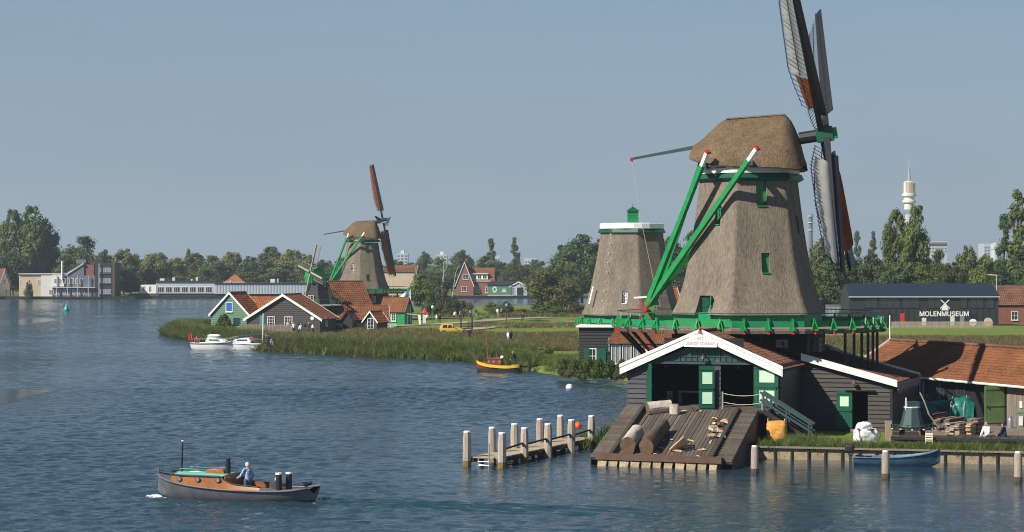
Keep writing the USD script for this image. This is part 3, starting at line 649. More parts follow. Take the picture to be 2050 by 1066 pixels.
    for q in range(6): 
        an = q * math.pi / 3; m.beam(tl - el * .9 - Z * .2, tl - el * .9 - Z * .2 + ea * math.cos(an) * .85 + Z * math.sin(an) * .85, .06, .06)
    T.part('winch', m, 'red_paint')
    m = MB(); m.beam(tl + ea * -.9 + Z * .55, tl + ea * 1.3 + Z * .7, .12, .12); T.part('winch_bar', m, 'white')
    # sails
    H = ea * hub[0] + Z * hub[1]
    ct, s_t = math.cos(tilt), math.sin(tilt); ax = ea * ct + Z * s_t; up = -ea * s_t + Z * ct
    m = MB(); m.tube([H - ax * 1.6, H + ax * .35], .42 * k, 10); T.part('windshaft', m, 'black_paint')
    m = MB(); m.box(H + ax * .1 + up * .0, (1.1 * k, .95 * k, .95 * k), R=np.stack([ax, -el, up], 1)); p = T.part('poll_end', m, 'dark_green')
    m = MB(); m.box(H + ax * .78, (.28, .7 * k, .7 * k), R=np.stack([ax, -el, up], 1)); T.part('poll_face', m, 'sea_green', under=p)
    for i, (dr, cloths, wind, lf) in enumerate(sails):
        ro = rho + dr * math.pi / 2
        er = up * math.cos(ro) - el * math.sin(ro); lead = -up * math.sin(ro) - el * math.cos(ro)
        O = H + ax * (.22 if dr % 2 else -.08)
        def pt(r, w, o=0.0):
            b = math.radians(beta[0] + (beta[1] - beta[0]) * np.clip((r - 2) / (L - 2), 0, 1))
            t = -lead * math.cos(b) - ax * math.sin(b); nrm = ax * math.cos(b) - lead * math.sin(b)
            return O + er * r + t * w + nrm * o
        m = MB(); m.beam(O + er * -.2, O + er * L, .36 * k, .42 * k, up=tuple(ax), w2=.16 * k, h2=.18 * k); sp = T.part('sail', m, 'black_paint')
        lm_ = MB(); rr = np.arange(1.9, L + .01, .40 * (k if k > .9 else .9))
        taper = lambda r: lattice_w * lf * k * (1.0 if r < L * .75 else 1 - .10 * (r - L * .75) / (L * .25)) * min(1.0, .62 + .38 * (r - 1.9) / 2.5)
        for r in rr: lm_.beam(pt(r, -.42 * k), pt(r, taper(r) + .12), .022, .042, up=tuple(er))
        for w in (.5, 1.0): lm_.tube([pt(r, taper(r) * w) for r in np.linspace(1.9, L, 9)], .03, 4)
        T.part('lattice', lm_, 'black_paint', under=sp)
        m = MB(); rw = np.linspace(1.9, L, 14)
        G = np.array([[pt(r, -.20 * k, .03), pt(r, (-.72 + .2 * (r / L)) * k, .16), pt(r, (-.72 + .2 * (r / L)) * k, .20), pt(r, -.20 * k, .07)] for r in rw]); m.grid(G); 
        T.part('wind_board', m, wind, under=sp)
        for (r1, r2, w1, w2, cm) in cloths:
            q = max(6, int((r2 - r1) / .5)); G = np.zeros((q, 7, 3))
            for a, r in enumerate(np.linspace(r1, r2, q)):
                for b, w in enumerate(np.linspace(w1, w2, 7)):
                    sag = .05 * math.sin(r * 7.8) * (w - w1) + .07 * math.sin(b * 1.05)
                    G[a, b] = pt(r, w * taper(r), (.06 if w1 > -.1 else .27) + sag)
            m = MB(); m.grid(G); T.part('sail_cloth', m, cm, under=sp, smooth=True)
    return T

MC = np.array([15.9, 150.8])
def face_angle(c, deg):
    "world angle of the direction that lies deg to the right of the line from c to the camera"
    d = -np.asarray(c) / np.linalg.norm(c); r = np.array([-d[1], d[0]])
    v = d * math.cos(math.radians(deg)) + r * math.sin(math.radians(deg)); return math.atan2(v[1], v[0])
A0 = face_angle(MC, -14.5)
js_posts = [(A0 + math.radians(q), 8.6, 4.3, 8.6, .8) for q in (60, 66, 72, 78, 84, 92)] + [(A0 + math.radians(q), 8.7, 4.4, 6.3, .85) for q in (-75, -65, -55, -46, -37)] + [(A0 + math.radians(q), 8.3, 5.4, 8.0, .7) for q in (20, 44)]
JS = mill('windmill', 'large near windmill with six-sided thatched body, white cloth on its sails, above the timber shed', MC, 6, A0,
     [(8.0, 5.45), (8.6, 5.12), (9.6, 4.75), (11, 4.38), (13, 4.0), (15, 3.7), (16.9, 3.45)], 7.2, 9.0, 5.3, 17.75, 1.0, math.radians(-11.8), (4.95, 19.95), 12.9, math.radians(45), math.radians(8.4),
     [(-1, [], 'black_paint', 1.0), (0, [(4.6, 12.6, .06, .96, 'sail_white'), (2.0, 4.5, .04, .75, 'sail_rust')], 'black_paint', 1.15), (1, [(3.0, 12.5, .06, .90, 'sail_white')], 'black_paint', .85),
      (2, [(1.9, 10.8, -.36, .3, 'sail_rust')], 'sail_blue', 1.0)],
     [(0, 15.15, .0, .72, 1.75, 'mill_green'), (0, 10.75, .1, .55, 1.3, 'mill_green'), (5, 13.95, .35, .55, 1.2, 'mill_green'), (1, 13.4, .0, .6, 1.1, 'dark_green'), (5, 7.9, .2, 1.15, 1.35, 'door')],
     (-6.9, 8.5), posts=js_posts)

OSC = np.array([12.8, 240.0]); A1 = face_angle(OSC, 10)
OSM = mill('windmill', 'thatched windmill body without cap or sails, white flat cover and small green vent on top', OSC, 8, A1,
     [(6.0, 5.55), (6.8, 5.15), (8.2, 4.7), (10, 4.25), (12, 3.85), (14.75, 3.42)], 5.1, 6.0, 4.9, 15, 1.0, 0, None, 0, 0, 0, [], [(7, 7.3, .2, .6, 1.25, 'white'), (0, 7.0, .3, .5, 1.2, 'white')], None, cap=False, base_h=.5)
for i in range(9):                                                  # white pegs up the thatch
    for a in (-38, ):
        z = 6.6 + i * 1.0; r = 5.3 - 1.85 * ((z - 6) / 8.75) ** .75; an = face_angle(OSC, a)
        m = MB(); m.beam((r * math.cos(an) * .99, r * math.sin(an) * .99, z), ((r + .22) * math.cos(an), (r + .22) * math.sin(an), z - .03), .08, .06); OSM.part('peg', m, 'white')
an = face_angle(OSC, -60); m = MB(); m.beam((5.2 * math.cos(an), 5.2 * math.sin(an), 7.2), (4.7 * math.cos(an), 4.7 * math.sin(an), 9.0), .22, .1); OSM.part('white_batten', m, 'white')

FMC = np.array([(726 - 1025) / 4500 * 430, 430.0]); A2 = face_angle(FMC, -8)
FM = mill('windmill', 'distant thatched windmill with rust-red sails standing upright behind the red roofs', FMC, 8, A2,
     [(6.9, 5.3), (7.6, 4.9), (9, 4.4), (11, 3.9), (13, 3.5), (15.6, 3.05)], 6.3, 8.6, 5.0, 16.6, .93, math.radians(-3.0), (4.0, 19.9), 10.9, math.radians(3), math.radians(11),
     [(0, [(2.0, 10.7, .02, .95, 'sail_rust')], 'black_paint', .9), (1, [], 'off_white', .7), (2, [(2.0, 10.4, .02, .95, 'sail_rust')], 'dark_green', 1.0), (3, [(1.8, 5, .05, .9, 'off_white')], 'off_white', .7)],
     [(0, 13.8, .2, .7, 1.5, 'mill_green'), (7, 10.3, .0, .7, 1.4, 'off_white'), (0, 8.4, .1, .8, 1.2, 'mill_green'), (7, 7.0, .8, .9, 1.4, 'dark_green')], (-6.6, 7.6),
     posts=[(A2 + math.radians(q), 8.3, .9, 8.3, 1.2) for q in range(-80, 100, 20)], base_h=.8, beta=(44, 26))
# ---------------------------------------------------------------- the timber shed of the near mill (axes: u, v)
SH = Thing('timber_shed', 'dark boarded timber shed with broad white gable and open green doors above the ramp', 'shed', JO, -TH)
UL, UR, HR, HE, FL = -4.72, 4.83, 7.08, 4.98, 2.5
OP = [(-3.43, .80, FL, 5.2), (1.2, 3.28, FL, 5.2)]
def shed_rows(z, z1):
    if z > 5.16: return None
    seg = [(UL, -3.5), (.8, 1.2), (3.28, UR)]
    if z1 > HE + .25: seg = [(-4.2, -3.5), (.8, 1.2), (3.28, 4.3)]
    return [(a, b, a, b) for a, b in seg]
lap(SH, shed_rows, (0, 0, 0), (1, 0, 0), (0, -1, 0), .30, 'grey_board', 1.2)
z = 5.24
while z < 6.9:                                                      # boards beside the glazing, up to the gable
    h0, h1 = (HR - z) / .44, (HR - z - .3) / .44
    if h1 > 2.7:
        for a0_, a1_, b0_, b1_ in ((-h0, -2.5, -h1, -2.5), (2.6, h0, 2.6, h1)):
            m = MB(); m.add([(a0_, 0, z), (a1_, 0, z), (b1_, 0, z + .3), (b0_, 0, z + .3), (a0_, -.055, z), (a1_, -.055, z), (b1_, -.02, z + .3), (b0_, -.02, z + .3)],
                            [[0, 3, 2, 1], [4, 5, 6, 7], [0, 1, 5, 4], [1, 2, 6, 5], [2, 3, 7, 6], [3, 0, 4, 7]]); SH.part('board', m, 'grey_board')
    z += .3
m = MB(); m.box((0.02, -.06, 5.22), (8.2, .16, .14)); SH.part('lintel', m, 'slate_green')
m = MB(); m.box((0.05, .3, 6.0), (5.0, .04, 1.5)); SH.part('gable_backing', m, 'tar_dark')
zt = lambda u: min(6.32, HR - .44 * abs(u) - .50)
nb = 14
for i in range(nb):                                                 # glazed gable: upright panes
    a, b = -2.48 + 5.06 * i / nb + .02, -2.48 + 5.06 * (i + 1) / nb - .02
    m = MB(); m.poly([(a, -.0, 5.32), (b, 0, 5.32), (b, 0, max(5.36, zt(b))), (a, 0, max(5.36, zt(a)))], (0, .03, 0)); SH.part('gable_pane', m, 'slate_green')
m = MB()
for i in range(nb + 1):
    a = -2.48 + 5.06 * i / nb; m.box((a, -.03, (5.3 + zt(a)) / 2 + .01), (.045, .06, max(.05, zt(a) - 5.3)))
for zq in (5.6, 5.95): 
    hw = min(2.5, (HR - .5 - zq) / .44); m.box((.05, -.025, zq), (2 * hw, .04, .035))
SH.part('glazing_bars', m, 'dark_green')
for sg in (-1, 1):
    m = MB(); e, q = 5.12, HR + .16
    m.poly([(sg * e, -.46, q - .44 * e - .52), (sg * e, -.46, q - .44 * e + .06), (0, -.46, q + .06), (0, -.46, q - .5)], (0, .06, 0)); SH.part('barge_board', m, 'white')
    m = MB(); m.poly([(sg * (e + .03), -.50, q - .44 * e - .10), (sg * (e + .03), -.50, q - .44 * e + .11), (0, -.50, q + .11), (0, -.50, q - .10)], (0, .035, 0)); SH.part('barge_cap', m, 'white')
m = MB(); m.poly([(-1.0, -.53, 6.22), (1.05, -.53, 6.22), (1.05, -.53, 6.52), (.55, -.53, 6.95), (-.5, -.53, 6.95), (-1.0, -.53, 6.52)], (0, .06, 0)); nb_ = SH.part('name_board', m, 'white')
def text(T, s, h, o, ud, n, mt, under=None, bold=False, name='lettering', depth=.012):
    tm = meshkit.text_mesh(s, h, depth, bold); v = np.array(tm.vertices); v[:, 0] -= v[:, 0].mean() if False else (v[:, 0].min() + v[:, 0].max()) / 2
    ud, n = np.asarray(ud, float), np.asarray(n, float); w = np.asarray(o, float) + v[:, :1] * ud + v[:, 1:2] * np.array([0, 0, 1.0]) + v[:, 2:] * n
    m = MB(); m.add(w, np.array(tm.faces)); return T.part(name, m, mt, under=under)
text(SH, 'HET', .17, (.02, -.53, 6.68), (1, 0, 0), (0, -1, 0), 'faded_letter', nb_); text(SH, 'JONGE SCHAAP', .17, (.02, -.53, 6.36), (1, 0, 0), (0, -1, 0), 'faded_letter', nb_)
m = MB(); m.lathe([(.14, 0), (.06, .12), (.11, .2), (.03, .3)], 8, (0, -.5, HR + .06)); SH.part('finial', m, 'red_paint')
for sg in (-1, 1):
    e = np.array([sg * 5.12, -.42, HR - .44 * 5.12 + .08]); r = np.array([0, -.42, HR + .08])
    SH.part('roof', tiles(e, e + [0, 10.6, 0], r), 'tile_brown'); n_ = np.array([sg * .40, 0, .91])
    m = MB(); m.poly([e - n_ * .05, e + [0, 10.6, 0] - n_ * .05, r + [0, 10.6, 0] - n_ * .05, r - n_ * .05], -n_ * .1); SH.part('roof_boarding', m, 'tar_dark')
m = MB(); m.tube([(0, -.42, HR + .13), (0, 7.6, HR + .13)], .11, 7); SH.part('ridge', m, 'tile_brown')
lap(SH, lambda z, z1: None if z > 4.9 else [(0, 9.6, 0, 9.6)], (UR, .05, 0), (0, 1, 0), (1, 0, 0), .30, 'tar_wood', .7)
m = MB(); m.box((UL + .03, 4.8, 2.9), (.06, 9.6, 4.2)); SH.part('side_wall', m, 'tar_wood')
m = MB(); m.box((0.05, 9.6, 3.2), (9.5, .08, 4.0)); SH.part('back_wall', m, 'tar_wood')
m = MB(); m.box((.05, 4.75, FL - .08), (9.5, 9.7, .16)); SH.part('floor', m, 'plank_grey')
m = MB(); m.box((1.0, .02, 3.85), (.34, .14, 2.66)); SH.part('middle_post', m, 'grey_board')
for a in (-3.46, 3.31):
    m = MB(); m.box((a, -.03, 3.85), (.10, .14, 2.66)); SH.part('door_post', m, 'dark_green')
pan = lambda w: [(w * .22, .38, w * .62, .72), (w * .22, 1.60, w * .62, .72)]
slab_door(SH, (-3.40, -.06, FL + .04), (.42, -.91, 0), (.91, .42, 0), 1.15, 2.62, 'door_green', pan(1.15))
slab_door(SH, (-.05, -.62, FL - .14), (.955, .29, 0), (.29, -.955, 0), .98, 2.72, 'door_green', pan(.98))
slab_door(SH, (3.30, -.10, FL + .0), (.995, -.06, 0), (-.06, -.995, 0), 1.52, 2.70, 'door_green', pan(1.52))
m = MB(); m.tube([(.2, -.06, 5.75), (.2, -.5, 5.8)], .03, 6); m.lathe([(.2, 5.5), (.17, 5.6), (.05, 5.75), (.05, 5.82)], 12, (.2, -.52, 0)); SH.part('gable_lamp', m, 'iron', smooth=30)
for i in range(5):
    m = MB(); m.beam((UL + .1 + i * 2.3, .1, 5.0), (UL + .1 + i * 2.3, 9.4, 5.0), .14, .2); SH.part('tie_beam', m, 'tar_wood')
# things inside the dark shed
def chair(name, label, loc, rz, mt, cat='chair', folding=False):
    T = Thing(name, label, cat, loc, rz)
    m = MB(); m.box((0, 0, .45), (.42, .42, .04)); T.part('seat', m, mt)
    for i in range(3): m = MB(); m.box((-.2, 0, .58 + i * .14), (.03, .40, .085)); T.part('back_slat', m, mt)
    for a, b, h in ((-.2, -.19, .92), (-.2, .19, .92), (.19, -.19, .45), (.19, .19, .45)):
        m = MB(); m.box((a, b, h / 2), (.04, .04, h)); T.part('leg', m, mt)
    return T
chair('wooden_chair', 'brown wooden chair just inside the left shed opening', J(-2.4, .9, FL), 2.2, 'old_wood')
wb_ = Thing('work_bench', 'dark work bench with low planks inside the shed', 'bench', J(-1.2, 2.2, FL), -TH)
m = MB(); m.box((0, 0, .82), (1.6, .6, .1)); wb_.part('bench_top', m, 'old_wood')
for a in (-.7, .7):
    m = MB(); m.box((a, 0, .39), (.1, .5, .76)); wb_.part('leg', m, 'old_wood')

# ---------------------------------------------------------------- landing, stairs, ramp
LD = Thing('landing', 'small railed wooden landing with ropes before the right-hand shed door', 'landing', J(3.1, -.75, 0), -TH)
for i in range(6):
    m = MB(); m.box((-1.3 + i * .48, 0, FL - .02), (.46, 1.3, .06)); LD.part('plank', m, 'plank_grey')
for a in (-1.5, .0, 1.35):
    m = MB(); m.box((a, -.6, 1.55), (.14, .14, 1.8)); LD.part('support', m, 'tar_wood')
m = MB(); m.box((0, -.62, FL - .12), (2.9, .1, .16)); LD.part('edge_beam', m, 'tar_wood')
for a in (-1.5, .95):
    m = MB(); m.tube([(a, -.55, FL), (a, -.55, FL + 1.05)], .055, 8); LD.part('rope_post', m, 'post_wood')
for zz in (.95, .42):
    m = MB(); m.tube([(-1.5 + t * 2.45, -.55, FL + zz - .14 * math.sin(math.pi * t)) for t in np.linspace(0, 1, 9)], .022, 5); LD.part('rope', m, 'rope')
ST = Thing('stairs', 'dark open wooden staircase with handrail from the landing down to the yard', 'stairs', J(4.1, -1.0, YZ), -TH)
run, rise = 2.9, FL - YZ
for s in (-.45, .45):
    m = MB(); m.beam((0, s, rise - .05), (run, s, .02), .07, .28); ST.part('stringer', m, 'tar_wood')
for i in range(9):
    m = MB(); m.box((run * (i + .6) / 9.4, 0, rise * (1 - (i + 1) / 10)), (.27, .88, .05)); ST.part('tread', m, 'dark_deck')
for s in (-.48, .48):
    for q in (0.02, .5, .97):
        m = MB(); m.box((run * q, s, rise * (1 - q) + .48), (.09, .09, 1.1)); ST.part('rail_post', m, 'slate_green')
    for h in (1.02, .56):
        m = MB(); m.beam((-.15, s, rise + h + .06), (run + .1, s, h - .03), .06, .14); ST.part('hand_rail', m, 'slate_green')

RBL, RBR = P(1180, 917, .42), P(1466, 927, .42); RTL, RTR = J(-4.72, -.25, FL + .02), J(3.9, -1.5, FL - .05)
def rp(a, t, h=0.0):
    b = RBL + (RBR - RBL) * a; tq = RTL + (RTR - RTL) * a; n = np.array([-.05, -.16, .98]); return b + (tq - b) * t + n * h
RA = Thing('log_ramp', 'sloping wooden log ramp rising from the water to the open shed', 'ramp', (rp(.5, .0)[0], rp(.5, 0)[1], 0), -TH)
NP = 25; wr = np.random.default_rng(3)
for i in range(NP):
    a = .155 + .685 * (i + .5) / NP; hw = .685 / NP * .43
    o = wr.uniform(-.02, .02); t0, t1 = .035 + wr.uniform(0, .012), .985
    m = MB(); q = [rp(a - hw, t0, o), rp(a + hw, t0, o), rp(a + hw, t1, o), rp(a - hw, t1, o)]; m.poly(q, (0, 0, -.09)); RA.part('plank', m, 'plank_grey', world=True)
for sa, sb in ((.0, .14), (.86, 1.0)):
    m = MB(); m.poly([rp(sa, .02, -.06), rp(sb, .02, -.06), rp(sb, .98, -.06), rp(sa, .98, -.06)], (0, 0, -.1)); RA.part('side_walk', m, 'tar_wood', world=True)
    for j in range(24):
        t = .03 + .94 * j / 23; m = MB(); m.beam(rp(sa + .004, t, .03), rp(sb - .004, t, .03), .20, .17); RA.part('cleat', m, 'plank_grey', world=True)
for a in (.148, .852):
    m = MB(); m.beam(rp(a, .03, .14), rp(a, .97, .14), .20, .32); RA.part('guide_beam', m, 'dark_deck', world=True)
m = MB(); m.beam(rp(.05, .01, .08), rp(.93, .01, .08), .42, .34); RA.part('toe_beam', m, 'rust', world=True)
for i in range(11):
    a = .06 + .86 * i / 11; b = a + .86 / 11 - .010
    m = MB(); jx = wr.uniform(-.02, .02); b -= wr.uniform(0, .012); q = [rp(a, .004, -.04 + jx), rp(b, .004, -.04 - jx), rp(b - .004, .004, -.02) + (-.12, -.36 + jx * 2, -.62), rp(a + .006, .004, -.02) + (-.12, -.42 + jx * 3, -.62)]; m.poly(q, (.05, .16, -.1)); RA.part('toe_slab', m, 'quay_stone', world=True)
m = MB(); m.poly([rp(0, .03, -.18), rp(0, .98, -.18), rp(0, .98, -.18) * [1, 1, 0], rp(0, .03, -.18) * [1, 1, 0]], (.06, .02, 0)); m.poly([rp(1, .03, -.18), rp(1, .98, -.18), rp(1, .98, -.18) * [1, 1, 0], rp(1, .03, -.18) * [1, 1, 0]], (-.06, .0, 0)); RA.part('side_boarding', m, 'tar_wood', world=True)

def log(name, label, a, b, r, mt, r2=None, cat='log'):
    a, b = np.asarray(a, float), np.asarray(b, float); d = unit(b - a); ln = np.linalg.norm(b - a); n = 18; k = 12
    x = unit(np.cross(d, (0, 0, 1) if abs(d[2]) < .9 else (1, 0, 0))); y = np.cross(x, d); r2 = r2 or r * .9
    G = np.zeros((k, n + 1, 3))
    for i, t in enumerate(np.linspace(0, 1, k)):
        for j in range(n + 1):
            an = 2 * math.pi * j / n; rr = (r + (r2 - r) * t) * (1 + .10 * math.sin(2 * an + 1.3 + r * 7) + .05 * math.sin(5 * an + t * 3))
            G[i, j] = a + d * ln * t + (x * math.cos(an) + y * math.sin(an)) * rr
    base = a - (0, 0, r)
    T = Thing(name, label, cat, base)
    G = G + ((meshkit.fbm(G * 5, 3) - .5) * .16 + (meshkit.fbm(G * 1.3 + 9, 2) - .5) * .22)[..., None] * r
    T.part('bark', MB().grid(G[:, ::-1]), mt, smooth=50, world=True)
    for i, s in ((0, -1), (k - 1, 1)):
        ring = G[i] + d * s * .004; c = ring.mean(0); m = MB(); m.add(np.vstack([ring, c]), [[j, j + 1, n + 1] if s > 0 else [j + 1, j, n + 1] for j in range(n)]); T.part('cut_end', m, 'log_end', world=True)
    return T
log('log', 'thick pale barkless log at the left foot of the ramp', rp(.25, .09, .46), rp(.255, .33, .50), .48, 'pale_bark')
log('log', 'long dark bark-covered log lying beside the pale log on the ramp', rp(.385, .09, .46), rp(.405, .50, .42), .46, 'bark')
log('log', 'short rough brown log lying across the top of the ramp', rp(.20, .845, .36), rp(.36, .92, .36), .36, 'pale_bark', .33)
log('stump', 'short upright sawn stump standing near the top of the ramp', rp(.40, .86, .02), rp(.40, .86, .02) + (0, 0, .62), .30, 'pale_bark', .27, 'stump')
T = Thing('wood_wedge', 'pale sawn wedge of wood leaning on a small dark frame on the ramp', 'wood', rp(.60, .18, 0), .3)
m = MB(); m.poly([(-.65, 0, .05), (.1, -.2, .75), (.5, .1, .35), (.1, .3, .02), (-.4, .1, .0)], (.15, .35, .06)); T.part('wedge', m, 'raw_wood')
m = MB(); m.box((.45, -.3, .3), (.6, .06, .06)); m.box((.45, -.3, .02), (.6, .06, .06))
for q in (-.28, -.1, .08, .28): m.box((.45 + q, -.3, .16), (.06, .06, .30))
T.part('frame', m, 'tar_wood')
fr = np.random.default_rng(5)
def bits(name, label, c, n, spread, size, mts, cat='firewood', group=None):
    for i in range(n):
        p = c(fr.uniform(-1, 1), fr.uniform(-1, 1)); l, w, h = size * fr.uniform(.6, 1.4), size * fr.uniform(.25, .5), size * fr.uniform(.08, .25)
        a = fr.uniform(0, 6.28); m = MB(); R = rotz(a) @ trimesh.transformations.euler_matrix(fr.uniform(-.3, .3), fr.uniform(-.3, .3), 0)[:3, :3]
        q = np.array([[x * l / 2 * (1 if z < 0 else .8), y * w / 2 * (1 if x < 0 else .7), z * h / 2] for x in (-1, 1) for y in (-1, 1) for z in (-1, 1)]) @ R.T + p
        m.add(q, [[0, 1, 3, 2], [4, 6, 7, 5], [0, 4, 5, 1], [2, 3, 7, 6], [0, 2, 6, 4], [1, 5, 7, 3]]); single(name, m, mts[i % len(mts)], label, cat, group)
bits('split_log', 'piece of split firewood in the heap along the right side of the ramp', lambda a, b: rp(.80 + .05 * a - .03 * b, .55 + .22 * b, .14 + .1 * abs(a)), 26, 1, .55, ['raw_wood', 'log_end', 'raw_wood', 'pale_bark'], group='firewood heap on the ramp')
bits('offcut', 'pale offcut lying loose on the ramp planks', lambda a, b: rp(.60 + .18 * a, .2 + .16 * b, .05), 16, 1, .34, ['raw_wood', 'pale_bark'], group='loose offcuts on the ramp')
bits('offcut', 'wood offcut lying before the left shed opening', lambda a, b: rp(.45 + .16 * a, .95 + .03 * b, .06), 12, 1, .38, ['raw_wood', 'log_end', 'bark'], group='loose offcuts at the shed opening')
T = Thing('orange_bag', 'orange-yellow woven bulk bag under the stairs', 'bag', J(5.05, -2.0, YZ), -TH + .15)
def sack(T, w, d, h, mt, name='sack', seed=1, lumps=.10, top=.55):
    n, k = 40, 22; th = np.linspace(0, 2 * np.pi, n + 1); G = np.zeros((k, n + 1, 3))
    for i, t in enumerate(np.linspace(0, 1, k)):
        sh = min(1, .9 + .25 * math.sin(math.pi * t)) if t < .82 else .98 - (t - .82) / .18 * (1 - top)
        sq = np.abs(np.cos(th)) ** 5 + np.abs(np.sin(th)) ** 5; rr = sq ** (-1 / 5)
        G[i] = np.stack([np.cos(th) * rr * w / 2 * sh, np.sin(th) * rr * d / 2 * sh, np.full(n + 1, t * h)], -1)
    G += (meshkit.fbm(G * 3.1 + seed * 9, 3) - .5)[..., None] * np.array([1, 1, .6]) * lumps * 2
    G[:, -1] = G[:, 0]; G[:, :, 2] = np.maximum(G[:, :, 2], 0)
    m = MB(); m.grid(G[:, ::-1]); c = G[-1].mean(0); m.add(np.vstack([G[-1], c - (0, 0, h * .06)]), [[j, j + 1, n + 1] for j in range(n)])
    return T.part(name, m, mt, smooth=60)
sack(T, 1.2, 1.0, 1.2, 'orange_bag', 'bag_body', 3, .09, .9)
for s in (-.5, .5):
    m = MB(); m.tube([(s, -.3, 1.12), (s, -.1, 1.34), (s, .15, 1.34), (s, .3, 1.12)], .03, 5); T.part('handle', m, 'orange_bag')

# ---------------------------------------------------------------- right-hand lean-to
LT = Thing('lean_to', 'black boarded lean-to with long white sloping barge board right of the timber shed', 'shed', J(0, 0, 0), -TH)
V0, V1, UE, ZE, SLO = 7.3, 17.3, 10.95, 3.78, .268
zr = lambda u: ZE + (UE - u) * SLO
def lt_rows(z, z1):
    if z > 5.2: return None
    def e(zz): return min(10.57, UE - (zz + .22 - ZE) / SLO) if zz > 3.3 else 10.57
    a, b = e(z), e(z1); segs = []
    if z < 3.2: return [(4.9, 8.13, 4.9, 8.13), (9.08, a, 9.08, b)]
    return [(4.9, max(4.9, a), 4.9, max(4.9, b))]
lap(LT, lt_rows, (0, V0, 0), (1, 0, 0), (0, -1, 0), .28, 'brown_board', YZ + .02)
lap(LT, lambda z, z1: None if z > 3.5 else [(0, V1 - V0, 0, V1 - V0)], (10.57, V0, 0), (0, 1, 0), (1, 0, 0), .28, 'tar_wood', YZ + .02)
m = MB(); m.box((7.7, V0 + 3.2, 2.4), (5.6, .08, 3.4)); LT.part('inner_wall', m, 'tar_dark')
m = MB(); m.box((10.57, V0 - .03, 2.1), (.16, .16, 2.9)); LT.part('corner_post', m, 'tar_wood')
e0, e1 = np.array([UE, V0 - .35, ZE + .05]), np.array([UE, V1 + .2, ZE + .05]); r0 = np.array([3.4, V0 - .35, zr(3.4) + .05])
LT.part('roof', tiles(e0, e1, r0), 'tile_brown')
m = MB(); n_ = np.array([.26, 0, .965]); m.poly([e0 - n_ * .05, e1 - n_ * .05, r0 + (e1 - e0) - n_ * .05, r0 - n_ * .05], -n_ * .1); LT.part('roof_boarding', m, 'tar_dark')
for yy in (V0 - .41, V1 + .2):
    m = MB(); m.poly([(UE + .03, yy, ZE - .22), (UE + .03, yy, ZE + .22), (4.86, yy, zr(4.86) + .22), (4.86, yy, zr(4.86) - .24)], (0, .06, 0)); LT.part('barge_board', m, 'white')
m = MB()
pts = [(UE + .06, V0 - .3, ZE - .02), (UE + .06, V1 + .1, ZE - .02)]
ns = 9; lw = (V1 - V0 + .4) / ns
for i in range(ns):
    y0 = V0 - .3 + i * lw; prof = [(y0, ZE)] + [(y0 + lw * t, ZE - .42 - .26 * math.sin(math.pi * min(1, t * 1.25)) * (1 if t < .8 else 0)) for t in np.linspace(0, 1, 9)] + [(y0 + lw, ZE)]
    m = MB(); m.poly([(UE + .04, a, b) for a, b in prof], (.05, 0, 0)); LT.part('scalloped_valance', m, 'valance')
slab_door(LT, (7.08, V0 - .12, YZ + .1), (1, 0, 0), (0, -1, 0), 1.02, 2.5, 'door_green', [(.24, 1.5, .56, .62)])
m = MB(); m.box((8.6, V0 - .15, 3.3), (1.9, .3, .06)); LT.part('door_hood', m, 'tar_wood')
m = MB(); m.tube([(8.25, V0 - .06, 3.5), (8.25, V0 - .35, 3.95)], .025, 6); m.lathe([(.17, 3.72), (.12, 3.86), (.04, 3.97)], 10, (8.25, V0 - .36, 0)); LT.part('wall_lamp', m, 'rust', smooth=30)
m = MB(); m.box((8.6, V0 - .35, YZ + .1), (1.1, .6, .14)); LT.part('door_step', m, 'old_wood')

RW = Thing('rear_shed', 'red-brown tiled rear shed roof with white edge behind the windmill base', 'shed', J(0, 16, 0), -TH)
for sg, ue in ((-1, 5.0), (1, 7.0)):
    e0 = np.array([sg * ue, 0, HR - .44 * ue]); e1 = e0 + [0, 8, 0]; r0 = np.array([0, 0, HR])
    RW.part('roof', tiles(e0, e1, r0), 'tile_brown'); n_ = np.array([sg * .40, 0, .91])
    m = MB(); m.poly([e0 - n_ * .05, e1 - n_ * .05, r0 + [0, 8, 0] - n_ * .05, r0 - n_ * .05], -n_ * .1); RW.part('roof_boarding', m, 'tar_dark')
    m = MB(); m.poly([(sg * ue, 8.05, HR - .44 * ue - .3), (sg * ue, 8.05, HR - .44 * ue + .14), (0, 8.05, HR + .16), (0, 8.05, HR - .3)], (0, .06, 0)); RW.part('barge_board', m, 'white')
m = MB(); m.poly([(-4.7, .1, .6), (6.6, .1, .6), (6.6, .1, 4.0), (0, .1, 6.9), (-4.7, .1, 4.9)], (0, 7.6, 0)); RW.part('wall', m, 'tar_wood')

# ---------------------------------------------------------------- the long barn
BA = math.atan2(-.937, .35)
bo = np.array([28.3, 168.0]); bax = np.array([.35, -.937]); bn = np.array([-.937, -.35])
BN = Thing('barn', 'long low barn with red tiled roof, white gutter and shaded black wall beside the yard', 'barn', (bo[0], bo[1], 0), BA)
